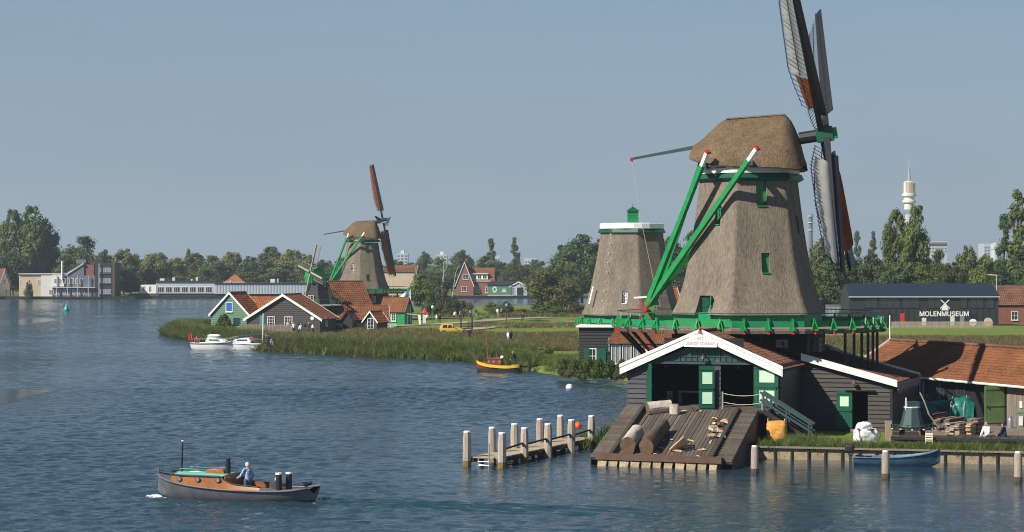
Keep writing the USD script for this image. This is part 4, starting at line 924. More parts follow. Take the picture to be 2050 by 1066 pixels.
# local x along the ridge towards the camera, local y: towards the back; eave at y = -3.6
W_, LN, ZR, ZEV = 3.6, 33.0, 5.62, 3.42
e0, e1, r0 = np.array([0, -W_, ZEV]), np.array([LN, -W_, ZEV]), np.array([0, 0, ZR])
BN.part('roof', tiles(e0, e1, r0, .25, .33, .045), 'tile_red'); BN.part('roof', tiles([0, W_, ZEV], [LN, W_, ZEV], r0, .5, .66, .045, 4), 'tile_red')
for sg in (-1, 1):
    n_ = unit((0, sg * .52, .85)); a, b, c_, d_ = np.array([0, sg * W_, ZEV]), np.array([LN, sg * W_, ZEV]), np.array([LN, 0, ZR]), np.array([0, 0, ZR])
    m = MB(); m.poly([a - n_ * .06, b - n_ * .06, c_ - n_ * .06, d_ - n_ * .06], -n_ * .1); BN.part('roof_boarding', m, 'tar_dark')
    m = MB(); m.poly([(-.08, sg * (W_ + .05), ZEV - .22), (-.08, sg * (W_ + .05), ZEV + .14), (-.08, 0, ZR + .2), (-.08, 0, ZR - .18)], (.06, 0, 0)); BN.part('barge_board', m, 'white')
m = MB(); m.tube([(0, 0, ZR + .07), (LN, 0, ZR + .07)], .13, 7); BN.part('ridge', m, 'tile_brown')
m = MB(); m.tube([(0, -W_ - .09, ZEV - .03), (LN, -W_ - .09, ZEV - .05)], .085, 7); BN.part('gutter', m, 'white', smooth=40)
m = MB(); m.poly([(.2, W_ - .5, .5), (.2, -W_ + .55, .5), (.2, -W_ + .55, 3.5), (.2, 0, ZR - .22), (.2, W_ - .5, 3.5)], (LN - .4, 0, 0)); BN.part('wall', m, 'tar_wood')
wy = -W_ + .54
for i in range(5): window(BN, (4.4 + i * 2.6, wy, 1.9), (1, 0, 0), (0, -1, 0), 1.05, 1.3, 2, 3, 'slate_green', 'pane')
m = MB(); m.tube([(-.12, -.0, ZR + .1), (-.12, 0, ZR + 1.9)], .05, 6); BN.part('vent_pole', m, 'white')
for i in range(15):                                                 # unpainted boards at the right end
    m = MB(); m.box((20.6 + i * .30, wy - .05, 2.0), (.28, .05 + .02 * (i % 2), 2.75)); BN.part('board', m, 'old_wood')
slab_door(BN, (20.15, wy - .06, .78), (0, -1, 0), (1, 0, 0), 1.5, 2.55, 'sage_green', [], .07)
m = MB(); m.box((19.2, wy - .06, 3.08), (.7, .08, .28)); BN.part('name_sign', m, 'raw_wood')
# ---------------------------------------------------------------- houses of the headland
def at(px, py, z): p = P(px, py, z); return p
GZ = .9
G0 = D(460, 0, 352); G0[2] = GZ
house('green_house', 'small green boarded house with blue gable window and steep white barge boards by the reeds', 'house', (G0[0], G0[1], 0), -.28, 6.3, 6.0, 3.75, 7.0, 'house_green', 'tile_bright', bw=.36, lapstep=.3, z0=GZ - .2,
      win=[('f', -.05, 4.0, 1.15, 1.55, 1, 1, {'pm': 'blue_paint', 'fm': 'white'}), ('f', -1.35, 2.1, 1.1, 1.0, 2, 1, {'fm': 'dark_green'}), ('f', 1.2, 2.1, 1.1, 1.0, 2, 1, {'fm': 'dark_green'})])
G1 = D(567, 0, 345)
T = house('grey_gable_house', 'wide dark boarded house with white barge boards and two white windows beside the crowd', 'house', (G1[0], G1[1], 0), -.16, 11.6, 10.5, 3.15, 6.75, 'brown_board', 'tile_red', bw=.38, lapstep=.32, z0=GZ - .2, over=.4,
      win=[('f', -1.9, 1.95, 1.25, 1.5, 3, 3), ('f', .85, 1.95, 1.25, 1.5, 3, 3), ('r', 4.0, 1.9, 1.2, 1.4, 2, 3)])
m = MB(); m.lathe([(.3, 0), (.3, .06)], 16); m.xf(trimesh.transformations.euler_matrix(math.pi / 2, 0, 0)[:3, :3], (4.6, -.08, 3.2)); T.part('round_sign', m, 'white')
G2 = D(535, 0, 358)
house('tiled_shed', 'long low shed with orange tiled roof between the green and the dark gabled house', 'shed', (G2[0] + 6.5, G2[1], 0), math.pi / 2 - .1, 7.0, 13, 3.6, 6.2, 'brown_board', 'tile_bright', None, z0=GZ - .2)
G3 = D(690, 0, 372)
house('long_barn', 'steep red tiled barn roof below the green braces of the distant windmill', 'barn', (G3[0] + 2.6, G3[1] + 3, 0), math.pi * .5 + .55, 8.5, 6.0, 3.6, 8.6, 'tar_wood', 'tile_red', None, z0=GZ - .2)
G4 = D(745, 0, 366)
house('low_wing', 'low red tiled wing sloping down beside the porch on the headland', 'shed', (G4[0] + 2.4, G4[1], 0), math.pi * .5 + .12, 7.0, 9.0, 2.6, 4.7, 'tar_wood', 'tile_red', 'off_white', z0=GZ - .2, bw=.2)
G5 = D(742, 0, 357)
T = house('porch', 'small white-edged porch with orange tiled roof and glazed front', 'porch', (G5[0], G5[1], 0), -.5, 2.4, 3.0, 2.5, 3.9, 'brown_board', 'tile_bright', bw=.25, z0=GZ - .1, win=[('f', 0, 1.2, 1.2, 1.7, 2, 3)])
G6 = D(817, 0, 392)
T = house('green_hut', 'small green boarded hut with red tiled roof beside the white flag', 'hut', (G6[0], G6[1], 0), math.pi / 2 - .32, 3.6, 4.4, 3.4, 5.6, 'mill_green', 'tile_red', None, lapstep=.3, z0=GZ - .2, win=[('l', 2.0, 1.6, .9, 1.4, 2, 3)])
# hut rotated: its long eave faces the camera
G7 = D(692, 0, 356)
house('kiosk', 'tiny dark kiosk with pointed tiled roof near the three dark-clad visitors', 'kiosk', (G7[0] + .3, G7[1], 0), -.4, 1.7, 1.7, 2.9, 4.0, 'tar_wood', 'tile_brown', None, z0=GZ - .1)
FT = Thing('plank_fence', 'weathered upright plank fence before the dark gabled house', 'fence', (D(500, 0, 341)[0], 341, GZ), -.12)
for i in range(34):
    m = MB(); m.box((-1.5 + i * .25, 0, .72 + .03 * math.sin(i * 2.1)), (.22, .04, 1.5)); FT.part('plank', m, 'old_wood')
for zz in (.3, 1.1):
    m = MB(); m.box((2.6, .05, zz), (8.4, .05, .1)); FT.part('rail', m, 'old_wood')
# small mill with four white sails
SMC = D(632, 0, 365)
S = Thing('small_windmill', 'small black smock mill with green cap and four thin white sails among the roofs', 'windmill', (SMC[0], SMC[1], 0))
m = MB(); m.lathe([(2.6, 4.8), (1.25, 8.4)], 8, a0=.3); S.part('smock', m, 'tar_wood')
m = MB(); m.lathe([(2.9, .7), (2.7, 4.8)], 8, a0=.3); S.part('base', m, 'tar_wood')
m = MB(); m.lathe([(4.3, 4.75), (4.3, 4.95)], 14); S.part('gallery', m, 'off_white')
m = MB()
for i in range(14):
    a, b = i * math.pi / 7, (i + 1) * math.pi / 7; m.beam((4.2 * math.cos(a), 4.2 * math.sin(a), 5.85), (4.2 * math.cos(b), 4.2 * math.sin(b), 5.85), .06, .06); m.beam((4.2 * math.cos(a), 4.2 * math.sin(a), 4.9), (4.2 * math.cos(a), 4.2 * math.sin(a), 5.85), .06, .06)
S.part('gallery_rail', m, 'mill_green')
for i in range(6):
    a = .4 + i * math.pi / 3; m = MB(); m.beam((2.6 * math.cos(a), 2.6 * math.sin(a), 2.8), (4.1 * math.cos(a), 4.1 * math.sin(a), 4.75), .12, .12); S.part('strut', m, 'mill_green')
window(S, (-.6, -2.05, 5.3), (1, 0, 0), (0, -1, .0), .9, 1.2, 2, 3, 'mint')
c_, s_ = math.cos(-.35), math.sin(-.35)
m = MB(); m.poly([(-1.2, -1.2, 8.4), (1.2, -1.2, 8.4), (1.3, -1.2, 9.6), (.9, -1.2, 10.6), (0, -1.2, 11.0), (-.9, -1.2, 10.6), (-1.3, -1.2, 9.6)], (0, 2.8, 0)); m.xf(rotz(.5)); S.part('cap', m, 'mill_green')
HB = np.array([-.7, -1.5, 10.2]); ax_ = unit((-.84, -.52, .12)); e1_ = unit(np.cross(ax_, (0, 0, 1))); e2_ = np.cross(e1_, ax_)
m = MB(); m.tube([HB - ax_ * 1.2, HB + ax_ * .3], .18, 8); S.part('windshaft', m, 'black_paint')
for i in range(4):
    an = math.radians(-13 + 90 * i); er = e2_ * math.cos(an) + e1_ * math.sin(an); et = -e2_ * math.sin(an) + e1_ * math.cos(an)
    m = MB(); m.beam(HB, HB + er * 4.6, .24, .24, up=tuple(ax_)); q = S.part('sail', m, 'post_wood')
    m = MB()
    for r in np.arange(.9, 4.6, .33): m.beam(HB + er * r - et * .05, HB + er * r - et * .95 - ax_ * .35, .06, .06)
    m.beam(HB + er * .9 - et * .95 - ax_ * .35, HB + er * 4.5 - et * .95 - ax_ * .35, .08, .08); S.part('lattice', m, 'old_wood', under=q)
for sx in (-.5, .6):
    m = MB(); m.beam((1.9 + sx * .2, 2.0, 5.2), (sx * 2 + .3, .6, 10.2), .16, .16); S.part('brace', m, 'mill_green')
# ---------------------------------------------------------------- museum and its yard, right
MU0 = P(1851, 650, .92); MUW = 25.4
MUY = 385.0; MX0 = (1700 - 1025) / 4500 * MUY; MX1 = (2002 - 1025) / 4500 * MUY
MU = Thing('museum', 'long black museum building with dark blue roof and white lettering behind the meadow', 'museum', (MX0, MUY, 0), 0.04)
w_ = MX1 - MX0
m = MB(); m.poly([(0, 0, .8), (0, 8, .8), (0, 8, 6.2), (0, 4, 7.9), (0, 0, 6.2)], (w_, 0, 0)); MU.part('wall', m, 'dark_panel')
e0, e1, r0 = np.array([-.2, -.35, 5.95]), np.array([w_ + .1, -.35, 5.95]), np.array([.3, 4, 8.05])
m = MB(); m.poly([e0, e1, (w_ - .1, 4, 8.05), r0], (0, 0, .14)); MU.part('roof', m, 'roof_blue' if 'roof_blue' in M else 'slate_green')
m = MB(); m.poly([(-.2, 8.3, 5.95), (w_ + .1, 8.3, 5.95), (w_ - .1, 4.01, 8.05), (.3, 4.01, 8.05)], (0, 0, .14)); MU.part('roof', m, 'slate_green')
for i in range(14):
    u = .2 + (w_ - .4) * i / 13; m = MB(); m.beam((u, -.35, 6.11), (u + (.3 if i < 1 else 0), 4, 8.21), .06, .05); MU.part('roof_seam', m, 'iron')
m = MB(); m.box((w_ / 2, -.37, 5.92), (w_ + .3, .1, .18)); MU.part('gutter', m, 'grey_panel')
for (a, b) in ((.1, .19), (.20, .34), (.35, .47), (.52, .62), (.74, .79), (.80, .90), (.91, .97)):
    window(MU, (w_ * (a + b) / 2, 0, 4.0), (1, 0, 0), (0, -1, 0), w_ * (b - a) - .05, 1.75, max(1, int((b - a) * w_ / 1.1)), 1, 'dark_panel', 'pane', .08, sill=False)
for i in range(24):
    m = MB(); m.box((.5 + i * (w_ - 1) / 23, -.02, 2.4), (.06, .05, 3.0)); MU.part('wall_batten', m, 'black_paint')
text(MU, 'MOLENMUSEUM', .78, (w_ * .635, -.06, 2.62), (1, 0, 0), (0, -1, 0), 'white', bold=True, depth=.05)
m = MB(); ic = np.array([w_ * .64, -.06, 3.6])
m.poly([ic + (-.62, 0, 0), ic + (.62, 0, 0), ic + (.28, 0, 1.0), ic + (-.28, 0, 1.0)], (0, -.05, 0))
for an in (45, 135, 225, 315): m.beam(ic + (0, -.03, 1.1), ic + (1.15 * math.cos(math.radians(an)), -.03, 1.1 + 1.15 * math.sin(math.radians(an))), .05, .16)
MU.part('mill_emblem', m, 'white')
for (u, z0_, z1_, mt) in ((.355, 1.0, 3.1, 'cloth_red'), (.50, 1.0, 2.3, 'off_white'), (.69, 1.0, 2.6, 'off_white'), (.755, 1.0, 2.9, 'pane_pale')):
    m = MB(); m.box((w_ * u, -.05, (z0_ + z1_) / 2), (.75, .05, z1_ - z0_)); MU.part('wall_picture', m, mt)
m = MB(); m.box((w_ * .27, -.03, 1.9), (1.1, .1, 2.1)); MU.part('door', m, 'black_paint')
m = MB(); m.box((w_ * .83, -.03, 1.9), (1.2, .1, 2.2)); MU.part('door', m, 'black_paint')
for i, (px, py, r) in enumerate(((1956, 640, .62), (1972, 637, .72))):
    q = P(px, 653, .92); q = np.array([q[0], 377, .95]); m = MB(); m.lathe([(r, -.12), (r, .12)], 20); m.xf(trimesh.transformations.euler_matrix(math.pi / 2, 0, 0)[:3, :3], (q[0] - 1.2 * (1 - i), 383.0, .95 + r))
    single('millstone', m, 'white' if i == 0 else 'beige', ('white' if i == 0 else 'tan') + ' round millstone leaning at the museum wall', 'millstone')
PF = Thing('picket_fence', 'long low weathered picket fence before the museum', 'fence', (D(1785, 0, 374)[0], 374, .9), 0.02)
fl = D(1990, 0, 374)[0] - D(1785, 0, 374)[0]
for i in range(int(fl / .16)):
    m = MB(); m.poly([(i * .16, 0, .05), (i * .16 + .11, 0, .05), (i * .16 + .11, 0, 1.02), (i * .16 + .055, 0, 1.1), (i * .16, 0, 1.02)], (0, .03, 0)); PF.part('picket', m, 'post_wood')
for zz in (.25, .85):
    m = MB(); m.box((fl / 2, .05, zz), (fl, .04, .08)); PF.part('rail', m, 'post_wood')
BH = house('brick_house', 'brown brick house with dark roof at the right edge beyond the museum', 'house', (D(2060, 0, 400)[0], 402, 0), math.pi / 2 + .0, 8, 12, 4.4, 7.6, 'brick_red', 'tile_brown', 'off_white', z0=.7, win=[('l', 3, 1.6, 1.2, 1.6, 2, 2)])
SLP = Thing('street_lamp', 'tall lamp post with short arm beside the museum roof', 'street lamp', (D(1995, 0, 392)[0], 392, .9))
m = MB(); m.tube([(0, 0, 0), (0, 0, 8.7)], .08, 7); SLP.part('post', m, 'grey_panel'); m = MB(); m.beam((.1, 0, 8.7), (-1.5, 0, 8.8), .16, .12); SLP.part('lamp_head', m, 'off_white')
GP = Thing('glazed_shed', 'low dark glazed shed left of the museum', 'shed', (D(1662, 0, 396)[0], 398, .9))
m = MB(); m.box((1.7, 2, 1.7), (3.4, 4, 3.4)); GP.part('wall', m, 'mid_panel')
for i in range(4): window(GP, (.45 + i * .84, 0, .5), (1, 0, 0), (0, -1, 0), .75, 2.4, 1, 2, 'off_white', 'pane_pale', .06, sill=False)
# low house before the capless mill
LH = Thing('long_white_windowed_house', 'low red-tiled house with a row of tall white windows before the capless mill', 'house', (D(1300, 0, 228)[0], 228, 0), -.10)
m = MB(); m.poly([(-4, 0, .5), (4.5, 0, .5), (4.5, 0, 3.4), (-4, 0, 3.4)], (0, 5, 0)); LH.part('wall', m, 'tar_wood')
e0, e1, r0 = np.array([-4.3, -.3, 3.3]), np.array([4.8, -.3, 3.3]), np.array([-3.2, 2.6, 5.35]); LH.part('roof', tiles(e0, e1, r0, c11=np.array([4.8, 2.6, 5.35])), 'tile_red')
LH.part('roof', tiles([4.8, 5.5, 3.3], [-4.3, 5.5, 3.3], [4.8, 2.6, 5.35], c11=np.array([-3.2, 2.6, 5.35])), 'tile_red')
LH.part('roof', tiles([-4.3, 5.5, 3.3], [-4.3, -.3, 3.3], [-3.2, 2.6, 5.35], c11=np.array([-3.2, 2.6, 5.35])), 'tile_red')
for i in range(7): window(LH, (-3.4 + i * 1.12, 0, 1.25), (1, 0, 0), (0, -1, 0), .95, 1.95, 2, 1, 'off_white', 'pane_pale', .08)
m = MB(); m.box((-.2, -.3, 2.6), (.75, .06, 1.2)); q = LH.part('notice_board', m, 'red_paint'); m = MB(); m.box((-.2, -.34, 2.6), (.35, .03, .7)); LH.part('notice', m, 'white', under=q)
OB = Thing('mill_base_house', 'black boarded house with white cornice and green shutters under the capless mill', 'house', (D(1203, 0, 232)[0], 231, 0), -.10)
ww = 4.6
m = MB(); m.box((0, 4, 2.6), (ww, 8, 4.6)); OB.part('wall', m, 'tar_wood'); lap(OB, lambda z, z1: None if z > 4.6 else [(-ww / 2, ww / 2, -ww / 2, ww / 2)], (0, 0, 0), (1, 0, 0), (0, -1, 0), .3, 'tar_wood', .5, split=False)
m = MB(); m.box((0, 3.9, 4.98), (ww + .6, 8.6, .16)); OB.part('cornice', m, 'white')
for u in (.85, 1.75): window(OB, (u, -.05, 2.4), (1, 0, 0), (0, -1, 0), .55, 1.6, 1, 3, 'slate_green', 'pane_pale', .06)
window(OB, (-.9, -.05, 1.15), (1, 0, 0), (0, -1, 0), .8, 1.6, 2, 2, 'white', 'pane')
for u in (-1.5, .02):
    m = MB(); m.box((u, -.13, 1.95), (.55 if u < 0 else .95, .06, 1.7)); OB.part('shutter', m, 'door_green')
T = house('tall_tiled_barn', 'tall orange-red tiled roof between the capless mill and the near windmill', 'barn', (D(1350, 0, 262)[0], 262, 0), math.pi / 2 + .25, 9, 9, 4.0, 8.6, 'tar_wood', 'tile_bright', 'off_white', bw=.12, z0=.5)

# ---------------------------------------------------------------- far shore buildings (left)
FY = 765.0
def fx(px, y=FY): return (px - 1025) / 4500 * y
def fz(py, y=FY): return CAMH - (py - HOR) / 4500 * y
def block(T, px0, px1, pt, pb, y, depth, mt, name='wall'):
    x0, x1 = fx(px0, y) - T.loc[0], fx(px1, y) - T.loc[0]; z0, z1 = fz(pb, y), fz(pt, y); yy = y - T.loc[1]
    m = MB(); m.box(((x0 + x1) / 2, yy + depth / 2, (z0 + z1) / 2), (x1 - x0, depth, z1 - z0)); return T.part(name, m, mt)
def pxwin(T, px, py, w, h, y, nx=1, ny=1, fm='white', pm='pane', fw=.14):
    window(T, (fx(px, y) - T.loc[0], y - T.loc[1], fz(py + h / 2, y)), (1, 0, 0), (0, -1, 0), w / 4500 * y, h / 4500 * y, nx, ny, fm, pm, fw, sill=False)
RS = Thing('riverside_complex', 'riverside complex of beige and grey blocks with a dark glass tower across the water', 'building', (fx(130), FY, 0))
block(RS, 38, 82, 549, 598, FY, 14, 'beige'); block(RS, 82, 105, 549, 598, FY - .3, 14, 'off_white'); block(RS, 105, 190, 552, 598, FY, 12, 'mid_panel'); block(RS, 105, 128, 550, 574, FY - .5, 3, 'off_white')
block(RS, 190, 228, 527, 598, FY - .2, 12, 'dark_panel', 'glass_tower'); block(RS, 225, 229.5, 527, 598, FY - .4, 12, 'rust', 'tower_end_wall'); block(RS, 168, 188, 530, 552, FY + .5, 8, 'brick_red', 'brick_block')
m = MB(); y = -1; X = lambda px: fx(px) - RS.loc[0]
m.poly([(X(128), 0, fz(552)), (X(168), 0, fz(528)), (X(168), 0, fz(552))], (0, 9, 0)); RS.part('sloping_wing', m, 'mid_panel')
m = MB(); m.poly([(X(126), -.4, fz(552)), (X(168), -.4, fz(526)), (X(168), -.4, fz(529)), (X(128), -.4, fz(555))], (0, 9.8, 0)); RS.part('sloping_roof', m, 'grey_panel')
block(RS, 152, 172, 520, 528, FY + 1, 8, 'mid_panel', 'roof_house'); block(RS, 176, 206, 521, 527, FY + 1, 8, 'dark_panel', 'roof_house')
block(RS, 103, 190, 575.2, 576.4, FY - 1.2, 1.5, 'off_white', 'balcony'); block(RS, 36, 130, 548, 549.5, FY - .6, 15, 'off_white', 'roof_edge')
m = MB(); m.tube([(X(125), -.8, fz(560)), (X(125), -.8, fz(523))], .28, 7); RS.part('flue', m, 'white')
for i in range(7): pxwin(RS, 111 + i * 8.6, 563, 5.6, 10, FY if i > 2 else FY - .5, 2, 1)
for i in range(8): pxwin(RS, 101 + i * 9.3, 585, 5.8, 10, FY if i > 0 else FY - .3, 2, 1)
for r in (541, 562, 584):
    for i in range(4): pxwin(RS, 200.5 + i * 6.2, r, 5.2, 9, FY - .2, 1, 2, 'grey_panel', 'pane_pale')
    block(RS, 196, 224, r + 6.2, r + 7.2, FY - .5, .4, 'mid_panel', 'floor_band')
for px in (197.5, 113, 134, 155, 176): block(RS, px, px + 1.2, 552 if px < 190 else 528, 598, FY - 1.1, .4, 'grey_panel', 'column')
m = MB(); m.box((X(125), -1.5, .5), (fx(230) - fx(70), 2.5, .5)); RS.part('jetty_deck', m, 'tar_wood')
pxwin(RS, 78, 566, 4, 12, FY, 1, 1, 'white'); pxwin(RS, 40, 564, 2.5, 9, FY, 1, 1, 'white')
house('shore_house', 'pale house with red roof of solar panels at the left edge across the water', 'house', (fx(6), FY + 2, 0), math.pi / 2 - .2, 9, 10, 5.0, 10.2, 'off_white', 'tile_red', 'white', z0=.7, win=[('l', 3, 1.6, 1.6, 1.8, 2, 2), ('l', 6, 1.6, 1.6, 1.8, 2, 2), ('f', 0, 5, 1.4, 1.6, 2, 2), ('f', 1.5, 1.6, 1.4, 1.8, 2, 2)], chimney=[(0, 3, 1.2)])
LW = Thing('long_white_building', 'long low pale grey riverside hall on a dark base across the water', 'building', (fx(440), FY + 8, 0))
YB = FY + 8
block(LW, 280, 313, 571, 588, YB, 14, 'white'); block(LW, 313, 430, 564, 588, YB + .3, 9, 'grey_panel'); block(LW, 430, 612, 568, 589, YB, 9, 'grey_panel')
block(LW, 258, 618, 588.4, 598.5, YB + .6, 12, 'dark_panel', 'base'); block(LW, 256, 318, 589.5, 598, YB - .6, 3, 'rust', 'quay_front')
block(LW, 311, 432, 562.5, 564.4, YB - .2, 10, 'dark_panel', 'roof_edge'); block(LW, 428, 614, 566.4, 568.4, YB - .4, 10, 'dark_panel', 'roof_edge')
for i in range(7): pxwin(LW, 322 + i * 16, 580.5, 14, 12, YB + .3, 3, 1, 'white', 'pane')
for px in (288, 300): pxwin(LW, px, 579, 4, 11, YB, 1, 1, 'off_white')
for i in range(30): block(LW, 434 + i * 6, 434.35 + i * 6, 568.6, 588, YB - .12, .14, 'mid_panel', 'panel_seam')
for px, w, h in ((345, 5, 7), (382, 3, 4), (392, 4, 8), (541, 9, 7), (320, 9, 5), (460, 3, 4), (555, 2, 8)): block(LW, px, px + w, 563 - h + (3 if px > 430 else 0), 565 + (3 if px > 430 else 0), YB + 4, 2, 'off_white', 'roof_unit')
RP = Thing('pyramid_roof_house', 'house with bright orange pyramid roof behind the long pale hall', 'house', (fx(471, 798), 798, 0))
m = MB(); m.box((0, 0, 3.2), (7.5, 7.5, 4.8)); RP.part('wall', m, 'off_white'); m = MB(); m.lathe([(5.9, 5.0), (.05, 8.4)], 4, a0=math.pi / 4); RP.part('roof', m, 'tile_bright')
# far shore buildings (middle)
BY = 800.0
T = house('brick_villa', 'red brick house with steep front gable and red tiled roof across the inner water', 'house', (fx(930, BY), BY, 0), -.12, 6.4, 7, 4.6, 12.6, 'brick_red', 'tile_red', 'white', z0=.7, bw=.45, win=[('f', -.2, 2.0, 1.8, 2.0, 2, 2), ('f', .4, 6.3, 2.0, 1.8, 2, 2)], chimney=[(0, 5, 1.2)])
BW = Thing('brick_villa_wing', 'red roofed brick wing with white dormer beside the gabled villa', 'house', (fx(962, BY), BY + 1.5, 0), -.12)
m = MB(); m.box((0, 4, 3.4), (9.6, 8, 5.4)); BW.part('wall', m, 'brick_red')
BW.part('roof', tiles([-5, -.4, 5.9], [5.2, -.4, 5.9], [-4.8, 4, 10.6], .5, .6, .06, 4, c11=np.array([4.4, 4, 10.6])), 'tile_red'); BW.part('roof', tiles([5.2, 8.4, 5.9], [-5, 8.4, 5.9], [4.4, 4, 10.6], .5, .6, .06, 4, c11=np.array([-4.8, 4, 10.6])), 'tile_red')
m = MB(); m.box((-.4, 1.2, 7.4), (6.0, 2.6, 2.0)); BW.part('dormer', m, 'white'); m = MB(); m.box((-.4, 1.0, 8.48), (6.5, 3.4, .18)); BW.part('dormer_roof', m, 'white')
for u in (-2.2, -.4, 1.5): window(BW, (u, -.1, 6.6), (1, 0, 0), (0, -1, 0), 1.5, 1.5, 2, 1, 'white', 'pane', .14, sill=False)
for u in (-1.2, 2.5): window(BW, (u, 0, 1.6), (1, 0, 0), (0, -1, 0), 1.5, 2.2, 2, 2, 'white', 'pane', .14)
m = MB(); m.box((0, -.3, 5.85), (10.2, .2, .25)); BW.part('gutter', m, 'white')
GB = Thing('boathouse', 'pale green boathouse with low dark roof and white wall marks at the water', 'boathouse', (fx(1000, 786), 786, 0), -.03)
m = MB(); m.box((0, 4, 2.6), (8.2, 8, 4.2)); GB.part('wall', m, 'house_green'); m = MB(); m.poly([(-4.5, -.4, 4.6), (4.4, -.4, 4.6), (4.4, 4, 5.9), (-3.2, 4, 5.9)], (0, 0, .15)); GB.part('roof', m, 'dark_panel')
m = MB(); m.poly([(-4.5, 8.4, 4.6), (4.4, 8.4, 4.6), (4.4, 4.01, 5.9), (-3.2, 4.01, 5.9)], (0, 0, .15)); GB.part('roof', m, 'dark_panel')
m = MB(); m.box((0, -.1, .6), (8.2, .3, .9)); GB.part('plinth', m, 'off_white')
mr = np.random.default_rng(4)
m = MB()
for i in range(9):
    an = i * .7; m.box((-1.7 + .62 * math.cos(an), -.04, 3.0 + .85 * math.sin(an)), (.42, .04, .42), R=trimesh.transformations.euler_matrix(0, an, 0)[:3, :3])
for i in range(3): m.box((1.6, -.04, 2.2 + i * .45), (1.6 - .3 * i, .04, .26))
GB.part('wall_marks', m, 'white')
house('boat_shed', 'small white-gabled boat shed with dark open doorway beside the pale green boathouse', 'shed', (fx(1038, 786), 786, 0), -.03, 6.0, 8, 4.0, 5.6, 'grey_panel', 'mid_panel', 'white', z0=.4, bw=.35, win=[('f', .6, .8, 2.4, 3.0, 1, 1, {'fm': 'off_white', 'pm': 'black_paint'}), ('f', -1.9, 1.0, 1.2, 2.6, 1, 1, {'pm': 'pane_pale'})])
house('beige_hall', 'plain beige hall with red roofed upper storey between the distant windmill and a tree', 'building', (fx(830, 810), 812, 0), math.pi / 2, 9, 11, 9.0, 10.4, 'beige', 'tile_red', 'white', z0=.7)
house('distant_red_roof', 'distant house whose red roof ridge shows above the round green tree', 'house', (fx(835, 860), 860, 0), math.pi / 2 - .1, 8, 10, 8.0, 11.4, 'brick_red', 'tile_red', 'white', z0=.7)
for i, (px, pt, pb, w, y, lab) in enumerate(((805, 505, 533, 22, 1500, 'distant white apartment block with roof tower above the trees right of the red-sailed mill'), (884, 507, 530, 22, 1550, 'distant low white building showing above the trees left of the twin poplars'),
        (996, 512, 540, 9, 1500, 'narrow distant white building beside the left twin poplar'), (1062, 517, 540, 24, 1500, 'distant pale flats above the trees right of the twin poplars'), (1868, 484, 545, 56, 1300, 'large white industrial hall behind the trees below the telecom tower'), (1982, 488, 545, 24, 1300, 'distant pale grey works block beside a round silo'))):
    T = Thing('distant_block', lab, 'building', (fx(px, y), y, 0))
    block(T, px - w / 2, px + w / 2, pt + (3 if w == 22 else 0), pb, y, 16, 'grey_panel')
    if w == 22: block(T, px - 3, px + 4, pt - 3, pb, y + 3, 8, 'off_white', 'roof_tower')
    if w == 56: block(T, px - 10, px + 26, pt + 1, pt + 4, y - 1, 10, 'steel', 'roof_unit'); block(T, px - 28, px - 14, pt - 3, pb, y + 4, 10, 'off_white', 'raised_part')
    n = max(2, int(w / 6))
    for r in range(3):
        for q in range(n): pxwin(T, px - w / 2 + (q + .5) * w / n, pt + 8 + r * 6, w / n * .6, 3, y, 1, 1, 'mid_panel', 'pane_pale', .3)
T = Thing('silo', 'distant round pale silo left of the tall poplar at the right edge', 'silo', (fx(1992, 1280), 1280, 0)); m = MB(); m.lathe([(2.6, .8), (2.6, fz(489, 1280)), (.3, fz(486, 1280))], 20); T.part('shell', m, 'grey_panel', smooth=40)
m = MB(); m.lathe([(2.66, fz(500, 1280)), (2.66, fz(499, 1280))], 20); T.part('band', m, 'mid_panel')
TY = 1450.0
TT = Thing('telecom_tower', 'tall pale telecom tower with round platforms and thin mast above the trees', 'tower', (fx(1820, TY), TY, 0)); s = TY / 4500
zz = lambda py: fz(py, TY)
m = MB(); m.lathe([(9 * s, .8), (8 * s, zz(430))], 20); TT.part('shaft', m, 'grey_panel', smooth=40)
m = MB(); m.lathe([(10 * s, zz(420)), (10 * s, zz(408)), (13.5 * s, zz(406)), (13.5 * s, zz(402)), (11 * s, zz(401)), (11 * s, zz(395)), (14.5 * s, zz(393)), (14.5 * s, zz(388)), (10 * s, zz(387)), (9.5 * s, zz(364)), (5 * s, zz(363))], 22); TT.part('platforms', m, 'off_white', smooth=30)
for i in range(10):
    a = i * .628; m = MB(); m.box((10.2 * s * math.cos(a), 10.2 * s * math.sin(a), zz(376)), (1.2, 1.6, 22 * s), a); TT.part('antenna_panel', m, 'beige' if i % 3 else 'off_white')
m = MB()
for i in range(3):
    a = i * 2.094; m.tube([(3.2 * s * math.cos(a), 3.2 * s * math.sin(a), zz(364)), (1.2 * s * math.cos(a), 1.2 * s * math.sin(a), zz(335))], .5 * s, 5)
for q in range(8):
    z = zz(364 - q * 3.6); r = (3.2 - q * .25) * s; m.lathe([(r, z), (r, z + .5)], 6)
m.tube([(0, 0, zz(340)), (0, 0, zz(318))], [.9 * s, .35 * s], 6); TT.part('mast', m, 'grey_panel')
ST2 = Thing('lattice_chimney', 'pale distant steel tower behind the white sail of the near mill', 'tower', (fx(1623, 1250), 1250, 0)); s = 1250 / 4500
m = MB(); m.lathe([(4.4 * s, .8), (4 * s, fz(430, 1250))], 12); ST2.part('shaft', m, 'mid_panel')
for py in (432, 445, 460): m = MB(); m.lathe([(6.2 * s, fz(py + 2, 1250)), (6.2 * s, fz(py, 1250))], 12); ST2.part('platform', m, 'grey_panel')
